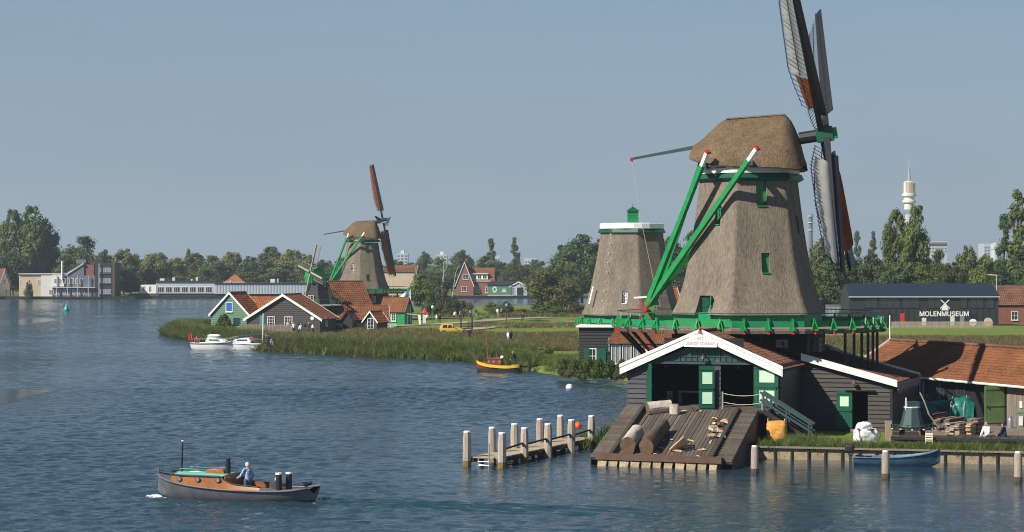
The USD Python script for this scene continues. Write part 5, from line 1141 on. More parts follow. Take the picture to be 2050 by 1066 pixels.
# ---------------------------------------------------------------- trees
def crown_mesh(shape, seed, n_leaf, leaf, lumps=26):
    "leaf-sized faces gathered in clumps through the crown's volume; shape(t) -> radius at height t in 0..1; unit height"
    r = np.random.default_rng(seed); cs = []
    for i in range(lumps):
        t = r.uniform(.03, .97); R = shape(t); a = r.uniform(0, 6.28); q = R * math.sqrt(r.uniform(.12, 1)) * .86; cs.append((q * math.cos(a), q * math.sin(a), t, max(.05, R * r.uniform(.30, .56))))
    cs = np.array(cs); w = cs[:, 3] ** 1.6; idx = r.choice(lumps, n_leaf, p=w / w.sum())
    d = r.normal(size=(n_leaf, 3)); d /= np.linalg.norm(d, axis=1, keepdims=True)
    rad = cs[idx, 3] * (r.uniform(.25, 1, n_leaf) ** .5) * (1 + .25 * r.normal(size=n_leaf))
    c = cs[idx, :3] + d * rad[:, None] * np.array([1, 1, .8])
    nrm = d * 1.5 + r.normal(size=(n_leaf, 3)) * .5 + np.array([0, 0, .5]); nrm /= np.linalg.norm(nrm, axis=1, keepdims=True)
    x = np.cross(nrm, r.normal(size=(n_leaf, 3))); x /= np.linalg.norm(x, axis=1, keepdims=True); y = np.cross(nrm, x)
    s = leaf * r.uniform(.6, 1.35, n_leaf)[:, None]
    v = np.stack([c - x * s, c - y * s * .55, c + x * s, c + y * s * .55], 1).reshape(-1, 3)
    f = np.arange(n_leaf * 4).reshape(-1, 4); return v, f, cs
SHAPES = {'round': lambda t: .42 * math.sin(math.pi * min(1, max(0, t * .93 + .07))) ** .6, 'poplar': lambda t: .15 * math.sin(math.pi * (t * .9 + .06)) ** .6 * (1.15 - .5 * t),
          'tall': lambda t: .30 * math.sin(math.pi * min(1, t * .9 + .08)) ** .55, 'bush': lambda t: .62 * math.cos(t * math.pi / 2) ** .55, 'willow': lambda t: .46 * math.sin(math.pi * min(1, t * .8 + .2)) ** .5}
PROTO = {}
def tree_proto(key, shape, lm_, seed, n_leaf, leaf, trunk=.14, lumps=26):
    x = UsdGeom.Xform.Define(stage, f'/World/prototypes/{key}'); v, f, cs = crown_mesh(SHAPES[shape], seed, n_leaf, leaf, lumps)
    v[:, 2] = v[:, 2] * (1 - trunk) + trunk
    m = MB(); m.add(v, f); q = m.get(); usdkit.mesh(stage, f'/World/prototypes/{key}/crown', q, M[lm_])
    m = MB(); m.tube([(0, 0, -.02), (.004, .002, trunk), (-.004, .0, .55), (.003, 0, .86)], [.022, .017, .010, .003], 7)
    for i in range(min(9, len(cs))):
        c = cs[i * 2 % len(cs)]; z = c[2] * (1 - trunk) + trunk; m.tube([(0, 0, max(trunk * .8, z * .55)), (c[0] * .5, c[1] * .5, z * .82), (c[0] * .9, c[1] * .9, z)], [.008, .005, .002], 5, cap=False)
    usdkit.mesh(stage, f'/World/prototypes/{key}/trunk', m.get(), M['bark'], smooth=40); PROTO[key] = f'/World/prototypes/{key}'
for i in range(3): tree_proto(f'round_{i}', 'round', ['leaf_green', 'leaf_dark', 'leaf_light'][i], 10 + i, 8000, .029, .13, 46)
for i in range(2): tree_proto(f'tall_{i}', 'tall', ['leaf_dark', 'leaf_green'][i], 20 + i, 8500, .025, .10, 56)
tree_proto('poplar_0', 'poplar', 'leaf_dark', 31, 5200, .019, .05, 46); tree_proto('poplar_1', 'poplar', 'leaf_green', 32, 5200, .019, .05, 46)
tree_proto('olive_0', 'round', 'leaf_olive', 41, 8000, .029, .1, 46); tree_proto('silver_0', 'tall', 'leaf_light', 42, 6000, .024, .12, 40)
for i in range(3): tree_proto(f'bush_{i}', 'bush', ['leaf_green', 'leaf_olive', 'leaf_dark'][i], 50 + i, 3600, .046, .0, 30)
tree_proto('willow_0', 'willow', 'leaf_olive', 60, 9500, .026, .06, 60); tree_proto('bush_brown', 'bush', 'leaf_brown', 61, 3400, .046, .0, 28)
tree_proto('bush_bright', 'bush', 'leaf_bright', 62, 3400, .05, .0, 28)
tree_proto('round_3', 'round', 'leaf_green', 71, 8000, .029, .13, 42); tree_proto('tall_2', 'tall', 'leaf_green', 72, 8500, .026, .08, 52)
def tree(key, px, top, w, y, label, name='tree', cat='tree', zb=.8, base=None, group=None):
    "a tree whose top shows at photo row top, crown about w pixels wide"
    h = CAMH - (top - HOR) / 4500 * y - zb; w_m = w / 4500 * y
    ref = {'r': .84, 't': .60, 'p': .30, 'o': .84, 's': .60, 'b': 1.24, 'w': .92}[key[0]]
    k = w_m / ref
    copy_of(PROTO[key], name, label, cat, ((px - 1025) / 4500 * y, y, zb), rng.uniform(0, 6.28), (k, k, h), group)
TL = [  # kind, px, top, width, depth, label
 ('tall_0', -8, 428, 52, 815, 'tall dark tree cut by the left edge across the water'), ('tall_1', 26, 420, 56, 800, 'tall poplar-like tree, second from the left edge'), ('tall_2', 62, 411, 66, 800, 'tallest broad tree of the left group across the water'),
 ('tall_0', 97, 436, 52, 805, 'dark tree on the right flank of the tall left group'), ('round_0', 130, 512, 56, 790, 'low round tree before the tall left group'), ('round_3', 165, 473, 84, 800, 'broad light green tree behind the grey riverside block'),
 ('round_1', 20, 505, 80, 792, 'dark low tree behind the shore house'), ('round_1', 210, 500, 52, 795, 'dark tree behind the glass tower'), ('silver_0', 248, 495, 60, 790, 'pale tree right of the glass tower'), ('round_1', 262, 530, 60, 782, 'dark low tree beside the brick-ended tower'),
 ('round_2', 312, 503, 66, 800, 'pale yellow-green round tree left end of the long hall'), ('olive_0', 278, 520, 50, 815, 'mid green tree left of the pale yellow-green one'), ('olive_0', 352, 516, 58, 840, 'green tree behind the roof units of the long hall'), ('olive_0', 392, 507, 66, 860, 'olive tree behind the middle of the long hall'),
 ('poplar_0', 377, 498, 14, 900, 'thin pointed poplar above the olive trees'), ('round_3', 425, 512, 58, 850, 'dark round tree left of the pyramid roof'), ('olive_0', 462, 505, 60, 870, 'green tree above the pyramid roof'), ('round_1', 500, 513, 50, 850, 'dark tree right of the pyramid roof'),
 ('tall_1', 540, 494, 58, 860, 'taller green tree behind the right half of the long hall'), ('olive_0', 582, 500, 62, 850, 'olive tree right of the taller one behind the hall'), ('silver_0', 615, 506, 50, 830, 'pale tree behind the small mill'), ('round_0', 650, 520, 64, 830, 'green tree between the small mill and the distant mill'),
 ('olive_0', 690, 515, 60, 850, 'olive tree directly behind the distant mill braces'), ('round_0', 335, 545, 60, 800, 'low green tree above the white end of the hall'), ('round_3', 410, 540, 80, 805, 'low tree against the roof edge of the hall'), ('round_1', 560, 538, 90, 805, 'low dark tree against the right roof edge of the hall'), ('olive_0', 500, 545, 90, 806, 'low olive tree right of the orange pyramid roof'),
 ('round_1', 640, 545, 70, 806, 'low dark tree behind the black smock'), ('round_0', 790, 520, 56, 900, 'green tree right of the distant mill sails'), ('round_1', 850, 504, 40, 1000, 'dark round tree on the skyline right of the white block'), ('round_0', 880, 515, 50, 950, 'green skyline tree left of the wide crown'),
 ('round_1', 925, 501, 58, 980, 'wide dark skyline tree left of the twin poplars'), ('olive_0', 812, 535, 66, 900, 'olive tree below the distant white tower block'), ('round_3', 905, 530, 70, 900, 'green tree behind the brick villa'), ('tall_1', 978, 512, 60, 870, 'green drooping tree behind the villa roof'), ('poplar_0', 983, 477, 24, 900, 'left of the twin poplars on the skyline'),
 ('poplar_1', 1031, 475, 24, 900, 'right of the twin poplars on the skyline'), ('olive_0', 1030, 528, 76, 840, 'olive tree above the boathouse'), ('round_1', 1005, 525, 50, 960, 'dark tree between the twin poplars'), ('round_0', 1072, 520, 60, 900, 'green tree right of the twin poplars'), ('round_1', 870, 545, 60, 830, 'low dark tree left of the villa'),
 ('tall_1', 1128, 490, 60, 660, 'green tree on the left slope of the big clump beside the capless mill'), ('tall_0', 1165, 467, 84, 655, 'biggest dark tree behind the capless mill'), ('round_1', 1205, 478, 70, 660, 'dark tree overlapped by the capless mill'), ('round_0', 1150, 530, 70, 640, 'lower tree of the clump left of the capless mill'),
 ('willow_0', 1105, 535, 98, 500, 'broad bushy willow standing alone on the meadow'), ('round_3', 845, 548, 58, 520, 'round green tree right of the white flag'), ('round_1', 1345, 468, 60, 560, 'dark tree seen between the two big mills'), ('round_0', 1385, 462, 60, 560, 'green tree just left of the near mill body'), ('tall_0', 1310, 505, 60, 560, 'dark tree behind the green braces'), ('round_1', 1365, 520, 70, 540, 'low dark tree under the green braces'),
 ('silver_0', 1640, 470, 60, 470, 'pale feathery tree behind the white sail'), ('round_1', 1660, 520, 70, 450, 'dark tree right of the near mill body'), ('round_1', 1700, 505, 62, 455, 'dark tree under the lower sail tips'), ('poplar_0', 1716, 462, 20, 800, 'thin far poplar left of the pair near the lower sail'), ('poplar_1', 1747, 463, 22, 800, 'thin far poplar right of the pair near the lower sail'),
 ('round_1', 1745, 508, 70, 440, 'dark tree below the thin far poplars'), ('tall_1', 1792, 420, 56, 445, 'left half of the tall tree pair before the telecom tower'), ('tall_2', 1834, 410, 58, 442, 'right half of the tall tree pair before the telecom tower'), ('round_1', 1800, 525, 80, 432, 'dark low tree under the tall pair'), ('round_0', 1850, 530, 60, 430, 'green low tree right of the tall pair'),
 ('round_3', 1880, 500, 46, 440, 'green tree before the white industrial hall'), ('round_1', 1905, 525, 60, 432, 'dark tree behind the museum emblem'), ('silver_0', 1938, 487, 48, 440, 'pale slender tree right of the industrial hall'), ('round_0', 1972, 510, 66, 432, 'green tree behind the right half of the museum'), ('poplar_1', 2038, 380, 52, 445, 'tall dark poplar at the right edge'), ('poplar_0', 2010, 428, 36, 450, 'shorter poplar left of the tall one at the right edge'),
 ('round_1', 2005, 530, 60, 430, 'dark tree at the right end of the museum roof'), ('round_1', 2050, 520, 60, 440, 'dark tree under the tall poplar at the right edge'), ('round_1', 1660, 565, 66, 405, 'dark low tree left of the museum'), ('round_0', 1630, 540, 60, 420, 'dark green tree against the skirt of the near mill'), ('round_1', 2062, 540, 50, 425, 'dark tree cut by the right edge')]
for key, px, top, w, y, lab in TL: tree(key, px, top, w, y, lab, 'poplar_tree' if key[0] == 'p' else 'tree')
for i, (px, top, w, y) in enumerate([(300, 535, 90, 1100), (380, 530, 90, 1200), (470, 530, 100, 1150), (560, 527, 100, 1200), (650, 530, 90, 1150), (740, 528, 90, 1200), (830, 526, 90, 1250), (900, 528, 90, 1200), (980, 530, 100, 1150), (1060, 530, 100, 1200), (1120, 530, 90, 1000), (1260, 528, 120, 1000),
        (1340, 530, 110, 1000), (1430, 530, 110, 1000), (1600, 515, 110, 700), (1680, 522, 100, 700), (1760, 522, 100, 700), (1860, 520, 100, 720), (1950, 520, 110, 700), (2040, 515, 110, 700), (220, 535, 90, 1100), (140, 535, 90, 1000), (60, 535, 90, 1000), (-20, 530, 90, 1000), (1515, 525, 110, 900)]):
    tree(['round_1', 'round_0', 'olive_0'][i % 3], px, top, w, y, 'hazy tree of the unbroken far tree line behind the roofs', 'distant_tree', group='trees of the far tree line')
# evergreen by the beige block, dark shrubs, bushes on the headland
BL = [('bush_2', 57, 560, 18, 760, 'narrow dark evergreen before the beige block'), ('bush_2', 870, 556, 46, 470, 'dark tall bush right of the round green tree'), ('bush_brown', 893, 562, 50, 470, 'brownish tall bush between the dark one and the green shrub'), ('bush_2', 905, 590, 40, 460, 'dark low bush at the foot of the brownish one'),
      ('bush_1', 930, 602, 48, 470, 'yellow-green shrub behind the walkers'), ('bush_1', 985, 606, 40, 470, 'olive shrub right of the walkers in white'), ('bush_0', 1012, 603, 46, 475, 'green shrub before the inner water'), ('bush_1', 1050, 618, 60, 470, 'wide low shrub left of the willow foot'), ('bush_0', 1105, 612, 80, 465, 'green shrub round the foot of the willow'), ('bush_brown', 1150, 604, 60, 470, 'brown dry shrub right of the willow'),
      ('bush_0', 960, 640, 44, 430, 'low shrub between path and lane'), ('bush_0', 1075, 640, 60, 420, 'low green shrub beside the lane'), ('bush_1', 452, 628, 44, 352, 'yellow-green bush at the green house'), ('bush_0', 415, 640, 50, 356, 'green bush at the left foot of the green house'), ('bush_0', 800, 640, 40, 400, 'low green bush behind the dark crowd'), ('bush_2', 1690, 610, 40, 395, 'dark bush at the left end of the museum'),
      ('bush_0', 1150, 640, 50, 430, 'green shrub on the meadow left of the capless mill'), ('bush_0', 740, 640, 30, 372, 'small bush by the porch')]
for key, px, top, w, y, lab in BL: tree(key, px, top, w, y, lab, 'bush', 'bush', .75)
for i, (key, px, top, w, lab) in enumerate((('bush_0', 1092, 690, 44, 'leafy green bush on the bank above the red tug'), ('bush_1', 1060, 694, 46, 'olive bush on the bank left of the leafy green one'), ('bush_2', 1022, 690, 40, 'dark bush behind the mast of the red tug'), ('bush_0', 975, 696, 44, 'green bush on the bank left of the red tug'),
        ('bush_1', 905, 688, 40, 'olive bush low on the bank below the yellow car'), ('bush_0', 840, 684, 44, 'green bush low on the bank left of the yellow car'), ('bush_1', 762, 680, 42, 'olive bush among the reeds below the flagpole group'), ('bush_0', 690, 678, 40, 'green bush among the reeds below the kiosk'), ('bush_1', 352, 646, 40, 'yellow-green bush on the tip of the headland'), ('bush_0', 384, 640, 46, 'green bush behind the tip of the headland'))):
    tree(key, px, top, w, (256, 262, 268, 276, 288, 296, 304, 308, 384, 378)[i], lab, 'bush', 'bush', .35)
# garden before the capless mill
hd = Thing('hedge', 'clipped dark hedge before the black house under the capless mill', 'hedge', (D(1157, 0, 224)[0], 224, .6), -.1)
r = np.random.default_rng(77); n = 3200; c = r.uniform(-1, 1, (n, 3)) * [2.1, .55, .6] + [0, 0, .6]
side = r.integers(0, 3, n); c[side == 0, 1] = -.55 + r.normal(0, .05, (side == 0).sum()); c[side == 1, 2] = 1.2 + r.normal(0, .05, (side == 1).sum())
def leaves(c, r, size, up=.4):
    n = len(c); nr = r.normal(size=(n, 3)) + [0, -.3, up]; nr /= np.linalg.norm(nr, axis=1, keepdims=True); x = np.cross(nr, r.normal(size=(n, 3))); x /= np.linalg.norm(x, axis=1, keepdims=True); y = np.cross(nr, x)
    s = size * r.uniform(.6, 1.3, n)[:, None]; v = np.stack([c - x * s, c - y * s * .6, c + x * s, c + y * s * .6], 1).reshape(-1, 3); return v, np.arange(n * 4).reshape(-1, 4)
m = MB(); m.add(*leaves(c, r, .07)); hd.part('foliage', m, 'leaf_olive'); m = MB(); m.box((0, 0, .58), (4.1, 1.0, 1.1)); hd.part('stems', m, 'leaf_dark')
for i, (key, px, top, w, y, lab) in enumerate([('bush_1', 1128, 716, 22, 219, 'reddish-olive garden shrub at the left end of the border'), ('bush_bright', 1150, 718, 34, 218, 'flowering olive border plant below the hedge'), ('bush_bright', 1178, 716, 30, 217, 'round clipped green bush below the hedge'), ('bush_bright', 1200, 716, 30, 216, 'green border shrub right of the round bush'), ('bush_bright', 1222, 720, 34, 214, 'bright green leafy plant before the white-windowed house'), ('bush_bright', 1245, 718, 34, 213, 'bright bush against the left edge of the shed gable'), ('bush_1', 1165, 730, 26, 214, 'low pale plant at the border front')]):
    tree(key, px, top, w, y, lab, 'garden_shrub', 'shrub', .5)

# ---------------------------------------------------------------- reeds, grass (nobody could count them)
def blade_clump(key, n, h, spread, w, lm_, seed, lean=.25, plume=False):
    r = np.random.default_rng(seed); m = MB()
    for i in range(n):
        a = r.uniform(0, 6.28); q = spread * math.sqrt(r.uniform(0, 1)); b = np.array([q * math.cos(a), q * math.sin(a), -.05]); hh = h * r.uniform(.6, 1.1); d = r.normal(0, lean, 2) * hh
        x = np.array([math.cos(a + 1), math.sin(a + 1), 0]) * w * r.uniform(.6, 1.3); mid = b + [d[0] * .35, d[1] * .35, hh * .6]; tip = b + [d[0], d[1], hh]
        m.add([b - x, b + x, mid + x * .8, mid - x * .8, tip], [[0, 1, 2], [0, 2, 3], [3, 2, 4]])
    usdkit.mesh(stage, f'/World/prototypes/{key}', m.get(), M[lm_]); return f'/World/prototypes/{key}'
def scatter(name, label, cat, protos, pos, scale, seed, mats=None):
    r = np.random.default_rng(seed); pi = UsdGeom.PointInstancer.Define(stage, path_for('/World', name)); n = len(pos)
    rel = pi.CreatePrototypesRel(); base = pi.GetPath()
    for i, (n_, h, s, w, lm_, sd, ln) in enumerate(protos):
        p = f'{base}/{name}_tuft_{i:03d}' if i else f'{base}/{name}_tuft'
        x = UsdGeom.Mesh.Define(stage, p); q = blade_clump(f'{name}_{i}', n_, h, s, w, lm_, sd, ln); x.GetPrim().GetReferences().AddInternalReference(q); rel.AddTarget(p)
    pi.CreateProtoIndicesAttr(Vt.IntArray.FromNumpy(r.integers(0, len(protos), n).astype(np.int32))); pi.CreatePositionsAttr(Vt.Vec3fArray.FromNumpy(np.asarray(pos, np.float32)))
    a = r.uniform(0, 6.28, n) / 2; pi.CreateOrientationsAttr(Vt.QuathArray([Gf.Quath(float(math.cos(t)), 0, 0, float(math.sin(t))) for t in a]))
    s = scale * r.uniform(.75, 1.2, n); pi.CreateScalesAttr(Vt.Vec3fArray.FromNumpy(np.stack([s, s, s * r.uniform(.85, 1.15, n)], 1).astype(np.float32)))
    tag(pi.GetPrim(), label, cat, kind='stuff')
def shore_points(i0, i1, n, d0, d1, seed, zadd=0.0):
    "points between d0 and d1 metres inland of the shore from vertex i0 to i1"
    r = np.random.default_rng(seed); ln = LineString(shore[i0:i1 + 1]); out = []
    t = r.uniform(0, ln.length, n); d = r.uniform(d0, d1, n)
    for a, b in zip(t, d):
        p = ln.interpolate(a); q = ln.interpolate(min(ln.length, a + .5)); q0 = ln.interpolate(max(0, a - .5)); v = np.array([q.x - q0.x, q.y - q0.y]); v /= np.linalg.norm(v) + 1e-9; out.append((p.x - v[1] * b, p.y + v[0] * b))
    out = np.array(out); z, d = land_h(out[:, 0], out[:, 1]); return np.column_stack([out, np.maximum(z, -.1) + zadd])
g_ = [(60, 1.4, .8, .026, 'reed_green', 1, .34), (60, 1.25, .8, .03, 'reed_green', 2, .42), (40, 1.35, .75, .024, 'reed_brown', 3, .36), (70, 1.05, .95, .06, 'leaf_green', 4, .6), (70, .95, .95, .06, 'leaf_olive', 5, .6)]
ps = np.vstack([shore_points(0, 10, 2800, -.4, 3.2, 1), shore_points(6, 10, 800, 3.0, 6.0, 2), shore_points(10, 12, 160, .0, 1.4, 3)])
tip = np.array([(-56 + rng.uniform(-1, 7), 373 + rng.uniform(-1, 12)) for i in range(500)]); tz, td = land_h(tip[:, 0], tip[:, 1]); tip = np.column_stack([tip, tz])[td > -.2]
scatter('reeds', 'dense green reeds along the near bank of the headland', 'reeds', g_, np.vstack([ps, tip]), 1.0, 5)
b_ = [(40, .75, 1.0, .03, 'reed_brown', 11, .45), (40, .6, 1.0, .03, 'reed_brown', 12, .45), (40, .7, 1.0, .035, 'reed_green', 13, .45)]
r = np.random.default_rng(12); dry = []
for (px0, px1, y0, y1, n) in ((955, 1170, 272, 335, 1500), (700, 960, 305, 345, 900), (540, 760, 318, 336, 160), (690, 900, 345, 356, 160), (940, 1170, 372, 400, 140), (700, 1180, 450, 470, 200), (1640, 2120, 262, 316, 3600), (1000, 1250, 455, 500, 700)):
    y = r.uniform(y0, y1, n); px = r.uniform(px0, px1, n); q = np.column_stack([(px - 1025) / 4500 * y, y]); z, d = land_h(q[:, 0], q[:, 1]); dry.append(np.column_stack([q, z])[d > 3])
scatter('dry_reeds', 'brown dry reeds and tall grass across the meadow', 'dry reeds', b_, np.vstack(dry), 1.0, 6)
gg = [(60, .45, .6, .012, 'grass_blade', 21, .5), (60, .35, .6, .012, 'grass_blade', 22, .6), (50, .6, .5, .012, 'reed_green', 23, .5)]
pts = []
for (t0, t1, n0, n1, n) in ((0.5, 26, .25, .9, 260), (5.5, 26, .7, 1.6, 200), (8, 26, 2.0, 5.0, 60), (2, 5, 2.6, 4.2, 80)):
    for i in range(n): pts.append(Q(r.uniform(t0, t1), r.uniform(n0, n1), YZ - .02))
lawn = [D(px, 0, y) for px, y in zip(r.uniform(1040, 1260, 500), r.uniform(232, 256, 500))]
lz, ld = land_h([p[0] for p in lawn], [p[1] for p in lawn]); pts += [np.array([p[0], p[1], z]) for p, z, d in zip(lawn, lz, ld) if d > .3]
scatter('grass', 'short green grass along the quay and on the lawn by the hedge', 'grass', gg, np.array(pts), 1.0, 7)
wd = [(40, .9, .5, .02, 'grass_blade', 31, .4), (40, 1.0, .5, .025, 'leaf_bright', 32, .45)]
pw = np.array([(r.uniform(4.4, 6.9), r.uniform(137.2, 142.4), 0) for i in range(46)]); pz, _ = land_h(pw[:, 0], pw[:, 1]); pw[:, 2] = np.maximum(pz, .0)
scatter('weeds', 'tall green weeds on the bank between the jetty and the ramp', 'weeds', wd, pw, .85, 8)
# ---------------------------------------------------------------- jetty
JT = Thing('jetty', 'weathered wooden jetty with two rows of tall white-capped posts beside the ramp', 'jetty', (-1.5, 125, 0), 0)
front = [P(1005, 938, 0), D(1050, 0, 128.2), D(1097, 0, 131.4), D(1144, 0, 134.9), D(1184, 0, 138.5)]
rear = [D(935, 0, 125.5), D(985, 0, 128.6), D(1030, 0, 131.4), D(1081, 0, 135.7), D(1122, 0, 138.9)]
tops = {0: [866, 856, 848, 840, 832], 1: [863, 855, 848, 838, 831]}
for row, ps in ((0, front), (1, rear)):
    for i, p in enumerate(ps):
        zt = CAMH - (tops[row][i] - HOR) * p[1] / FPX; rr = .235
        m = MB(); m.lathe([(rr, -.6), (rr * 1.03, .2), (rr * 1.0, zt - .42), (rr * .80, zt - .1)], 8, (p[0], p[1], 0), .2 + i); q = JT.part('post', m, 'post_wood', world=True, smooth=40)
        m = MB(); m.lathe([(rr * .84, zt - .1), (rr * .84, zt - .03), (rr * .7, zt)], 8, (p[0], p[1], 0), .2 + i); JT.part('post_cap', m, 'white', under=q, world=True)
        if i == 0 or row == 0 and i < 2:
            m = MB(); m.lathe([(rr * 1.05, -.1), (rr * 1.06, .15), (rr * 1.035, .34)], 8, (p[0], p[1], 0), .2 + i); JT.part('algae', m, 'yellow_algae', under=q, world=True)
jd = unit((front[-1] - front[0]) * [1, 1, 0]); jn = np.array([-jd[1], jd[0], 0])
s0 = (front[0] + rear[0]) / 2 * [1, 1, 0] + jd * .2; ln_ = 15.6
for i in range(18):
    a = s0 + jd * ((i + .5) * ln_ / 18); m = MB(); m.box(a + (0, 0, .52 + .006 * (i % 3)), (ln_ / 18 - .03, 1.75, .07), math.atan2(jd[1], jd[0])); JT.part('deck_plank', m, 'deck_wood', world=True)
for s in (-.8, .8):
    m = MB(); m.beam(s0 + jn * s + (0, 0, .38), s0 + jd * ln_ + jn * s + (0, 0, .38), .16, .22); JT.part('side_beam', m, 'tar_wood', world=True)
for i in range(6):
    a = s0 + jd * (1.2 + i * 2.7)
    for s in (-.7, .7):
        m = MB(); m.tube([a + jn * s + (0, 0, -.5), a + jn * s + (0, 0, .4)], .11, 7); JT.part('pile', m, 'tar_wood', world=True)
for i in range(4):
    a, b = front[i] * [1, 1, 0], front[i + 1] * [1, 1, 0]; m = MB(); m.beam(a + (0, 0, 1.02) + jd * .2, b + (0, 0, 1.12) - jd * .3, .09, .09); m.beam(b + (0, 0, 1.12) - jd * .3, b + (0, 0, .35) + jd * .1, .08, .08); JT.part('handrail', m, 'tar_wood', world=True)
m = MB(); a = (front[0] + rear[0]) / 2 * [1, 1, 0]
for s in (-.32, .32): m.tube([a + jn * s - jd * .1 + (0, 0, -.4), a + jn * s - jd * .1 + (0, 0, 1.35 if s < 0 else .55)], .045, 6)
for z in (.12, .32): m.tube([a - jn * .32 - jd * .1 + (0, 0, z), a + jn * .32 - jd * .1 + (0, 0, z)], .035, 6)
JT.part('ladder', m, 'steel', world=True)
bp = D(1157, 853, 139.5); T = Thing('orange_buoy', 'round orange float hanging at the shore end of the jetty', 'buoy', bp - (0, 0, .3)); m = MB(); m.ball((0, 0, .3), .24, 2); T.part('float', m, 'orange_buoy', smooth=True); m = MB(); m.tube([(0, 0, .5), (0, 0, .62)], .06, 6); T.part('eye', m, 'orange_buoy')
for i, (px, py, top, lab) in enumerate(((1511, 948, 893, 'grey mooring post in the water right before the ramp'), (1773, 958, 903, 'grey mooring post in the water before the blue rowing boat'), (2038, 965, 905, 'grey mooring post with pinkish top near the right edge'))):
    p = P(px, py, 0); zt = CAMH - (top - HOR) * p[1] / FPX; T = Thing('mooring_post', lab, 'mooring post', p)
    m = MB(); m.lathe([(.21, -.7), (.22, .3), (.21, zt - .2), (.15, zt)], 9, a0=i); T.part('post', m, 'post_wood', smooth=40); m = MB(); m.lathe([(.17, zt - .06), (.15, zt + .03)], 9, a0=i); T.part('post_cap', m, 'off_white')
    m = MB(); m.lathe([(.225, -.1), (.235, .12), (.22, .26)], 9, a0=i); T.part('algae', m, 'bark')
T = Thing('white_buoy', 'white round mooring buoy afloat in the bay before the garden', 'buoy', P(1140, 780, 0)); m = MB(); m.lathe([(.28, -.25), (.33, .1), (.33, .24), (.25, .42), (.06, .5)], 14); T.part('float', m, 'white', smooth=40); m = MB(); m.lathe([(.34, .02), (.34, .1)], 14); T.part('band', m, 'iron')
T = Thing('green_buoy', 'teal conical channel buoy on the open water far left', 'buoy', P(133, 623, 0)); m = MB(); m.lathe([(.5, -.4), (.75, .1), (.75, .5), (.35, 1.1), (.1, 1.9)], 14); T.part('float', m, 'teal_buoy', smooth=40); m = MB(); m.tube([(0, 0, 1.8), (0, 0, 2.5)], .06, 6); T.part('top_mark', m, 'teal_buoy')

# ---------------------------------------------------------------- boats
def hull(st, nu=44, nv=12, close=True):
    "st: (x, half breadth, sheer height, keel height, fullness, flare) from bow to stern; returns the two-sided shell and the gunwale line"
    from scipy.interpolate import PchipInterpolator as C
    s = np.array(st, float); o = np.argsort(s[:, 0]); s = s[o]; fs = [C(s[:, 0], s[:, i]) for i in range(1, 5)]; X = np.linspace(s[0, 0], s[-1, 0], nu)
    G = np.zeros((nu, 2 * nv + 1, 3)); t = np.linspace(-1, 1, 2 * nv + 1)
    for i, x in enumerate(X):
        b, zs, zk, p = (float(f(x)) for f in fs); a = np.abs(t); y = np.sign(t) * b * a ** p; z = zk + (zs - zk) * a ** (1 / max(p, .2) * .55)
        G[i] = np.stack([np.full_like(t, x), y, z], 1)
    return G
def hull_part(T, G, name, mt, deck=None, deckname='deck', dz=-.06):
    m = MB(); m.grid(G)
    for i, fl in ((0, 0), (-1, 1)):
        r = G[i]; c = r.mean(0); m.add(np.vstack([r, c]), [[j, j + 1, len(r)] if fl else [j + 1, j, len(r)] for j in range(len(r) - 1)])
    T.part(name, m, mt, smooth=45)
    if deck:
        L_, R_ = G[:, 0] + [0, .02, dz], G[:, -1] + [0, -.02, dz]; mid = (L_ + R_) / 2 + [0, 0, .05]; m = MB(); m.grid(np.stack([L_, mid, R_], 1)[:, ::-1]); T.part(deckname, m, deck, smooth=True)
def rail(T, G, name, mt, r=.045, dz=.0):
    for k in (0, -1):
        m = MB(); m.tube([q + np.array([0, 0, dz]) for q in G[::2, k]], r, 6); T.part(name, m, mt, smooth=True)
b0, s0_ = P(317, 993, 0), P(629, 1004, 0); tl_ = np.linalg.norm((b0 - s0_)[:2]); tc = (b0 + s0_) / 2; ta = math.atan2(*(b0 - s0_)[[1, 0]])
TG = Thing('tug_boat', 'old grey steel tug with varnished cabin sides and mint roof under way', 'boat', tc, ta)
h = tl_ / 2
G = hull([(h, .05, 1.42, .10, .9), (h * .9, .62, 1.24, -.1, .62), (h * .72, 1.05, 1.02, -.3, .48), (h * .4, 1.28, .80, -.4, .40), (0, 1.32, .66, -.4, .38), (-h * .45, 1.25, .62, -.4, .40), (-h * .78, 1.1, .68, -.3, .45), (-h * .95, .92, .80, -.1, .5), (-h, .78, .84, 0, .55)])
hull_part(TG, G, 'hull', 'tug_grey', 'tug_grey'); rail(TG, G, 'rubbing_strake', 'tug_grey', .06)
def sheer(x): i = int(np.clip((x + h) / (2 * h) * 43, 0, 43)); return G[i, 0, 2], abs(G[i, 0, 1])
cx0, cx1 = h * .72, h * .02
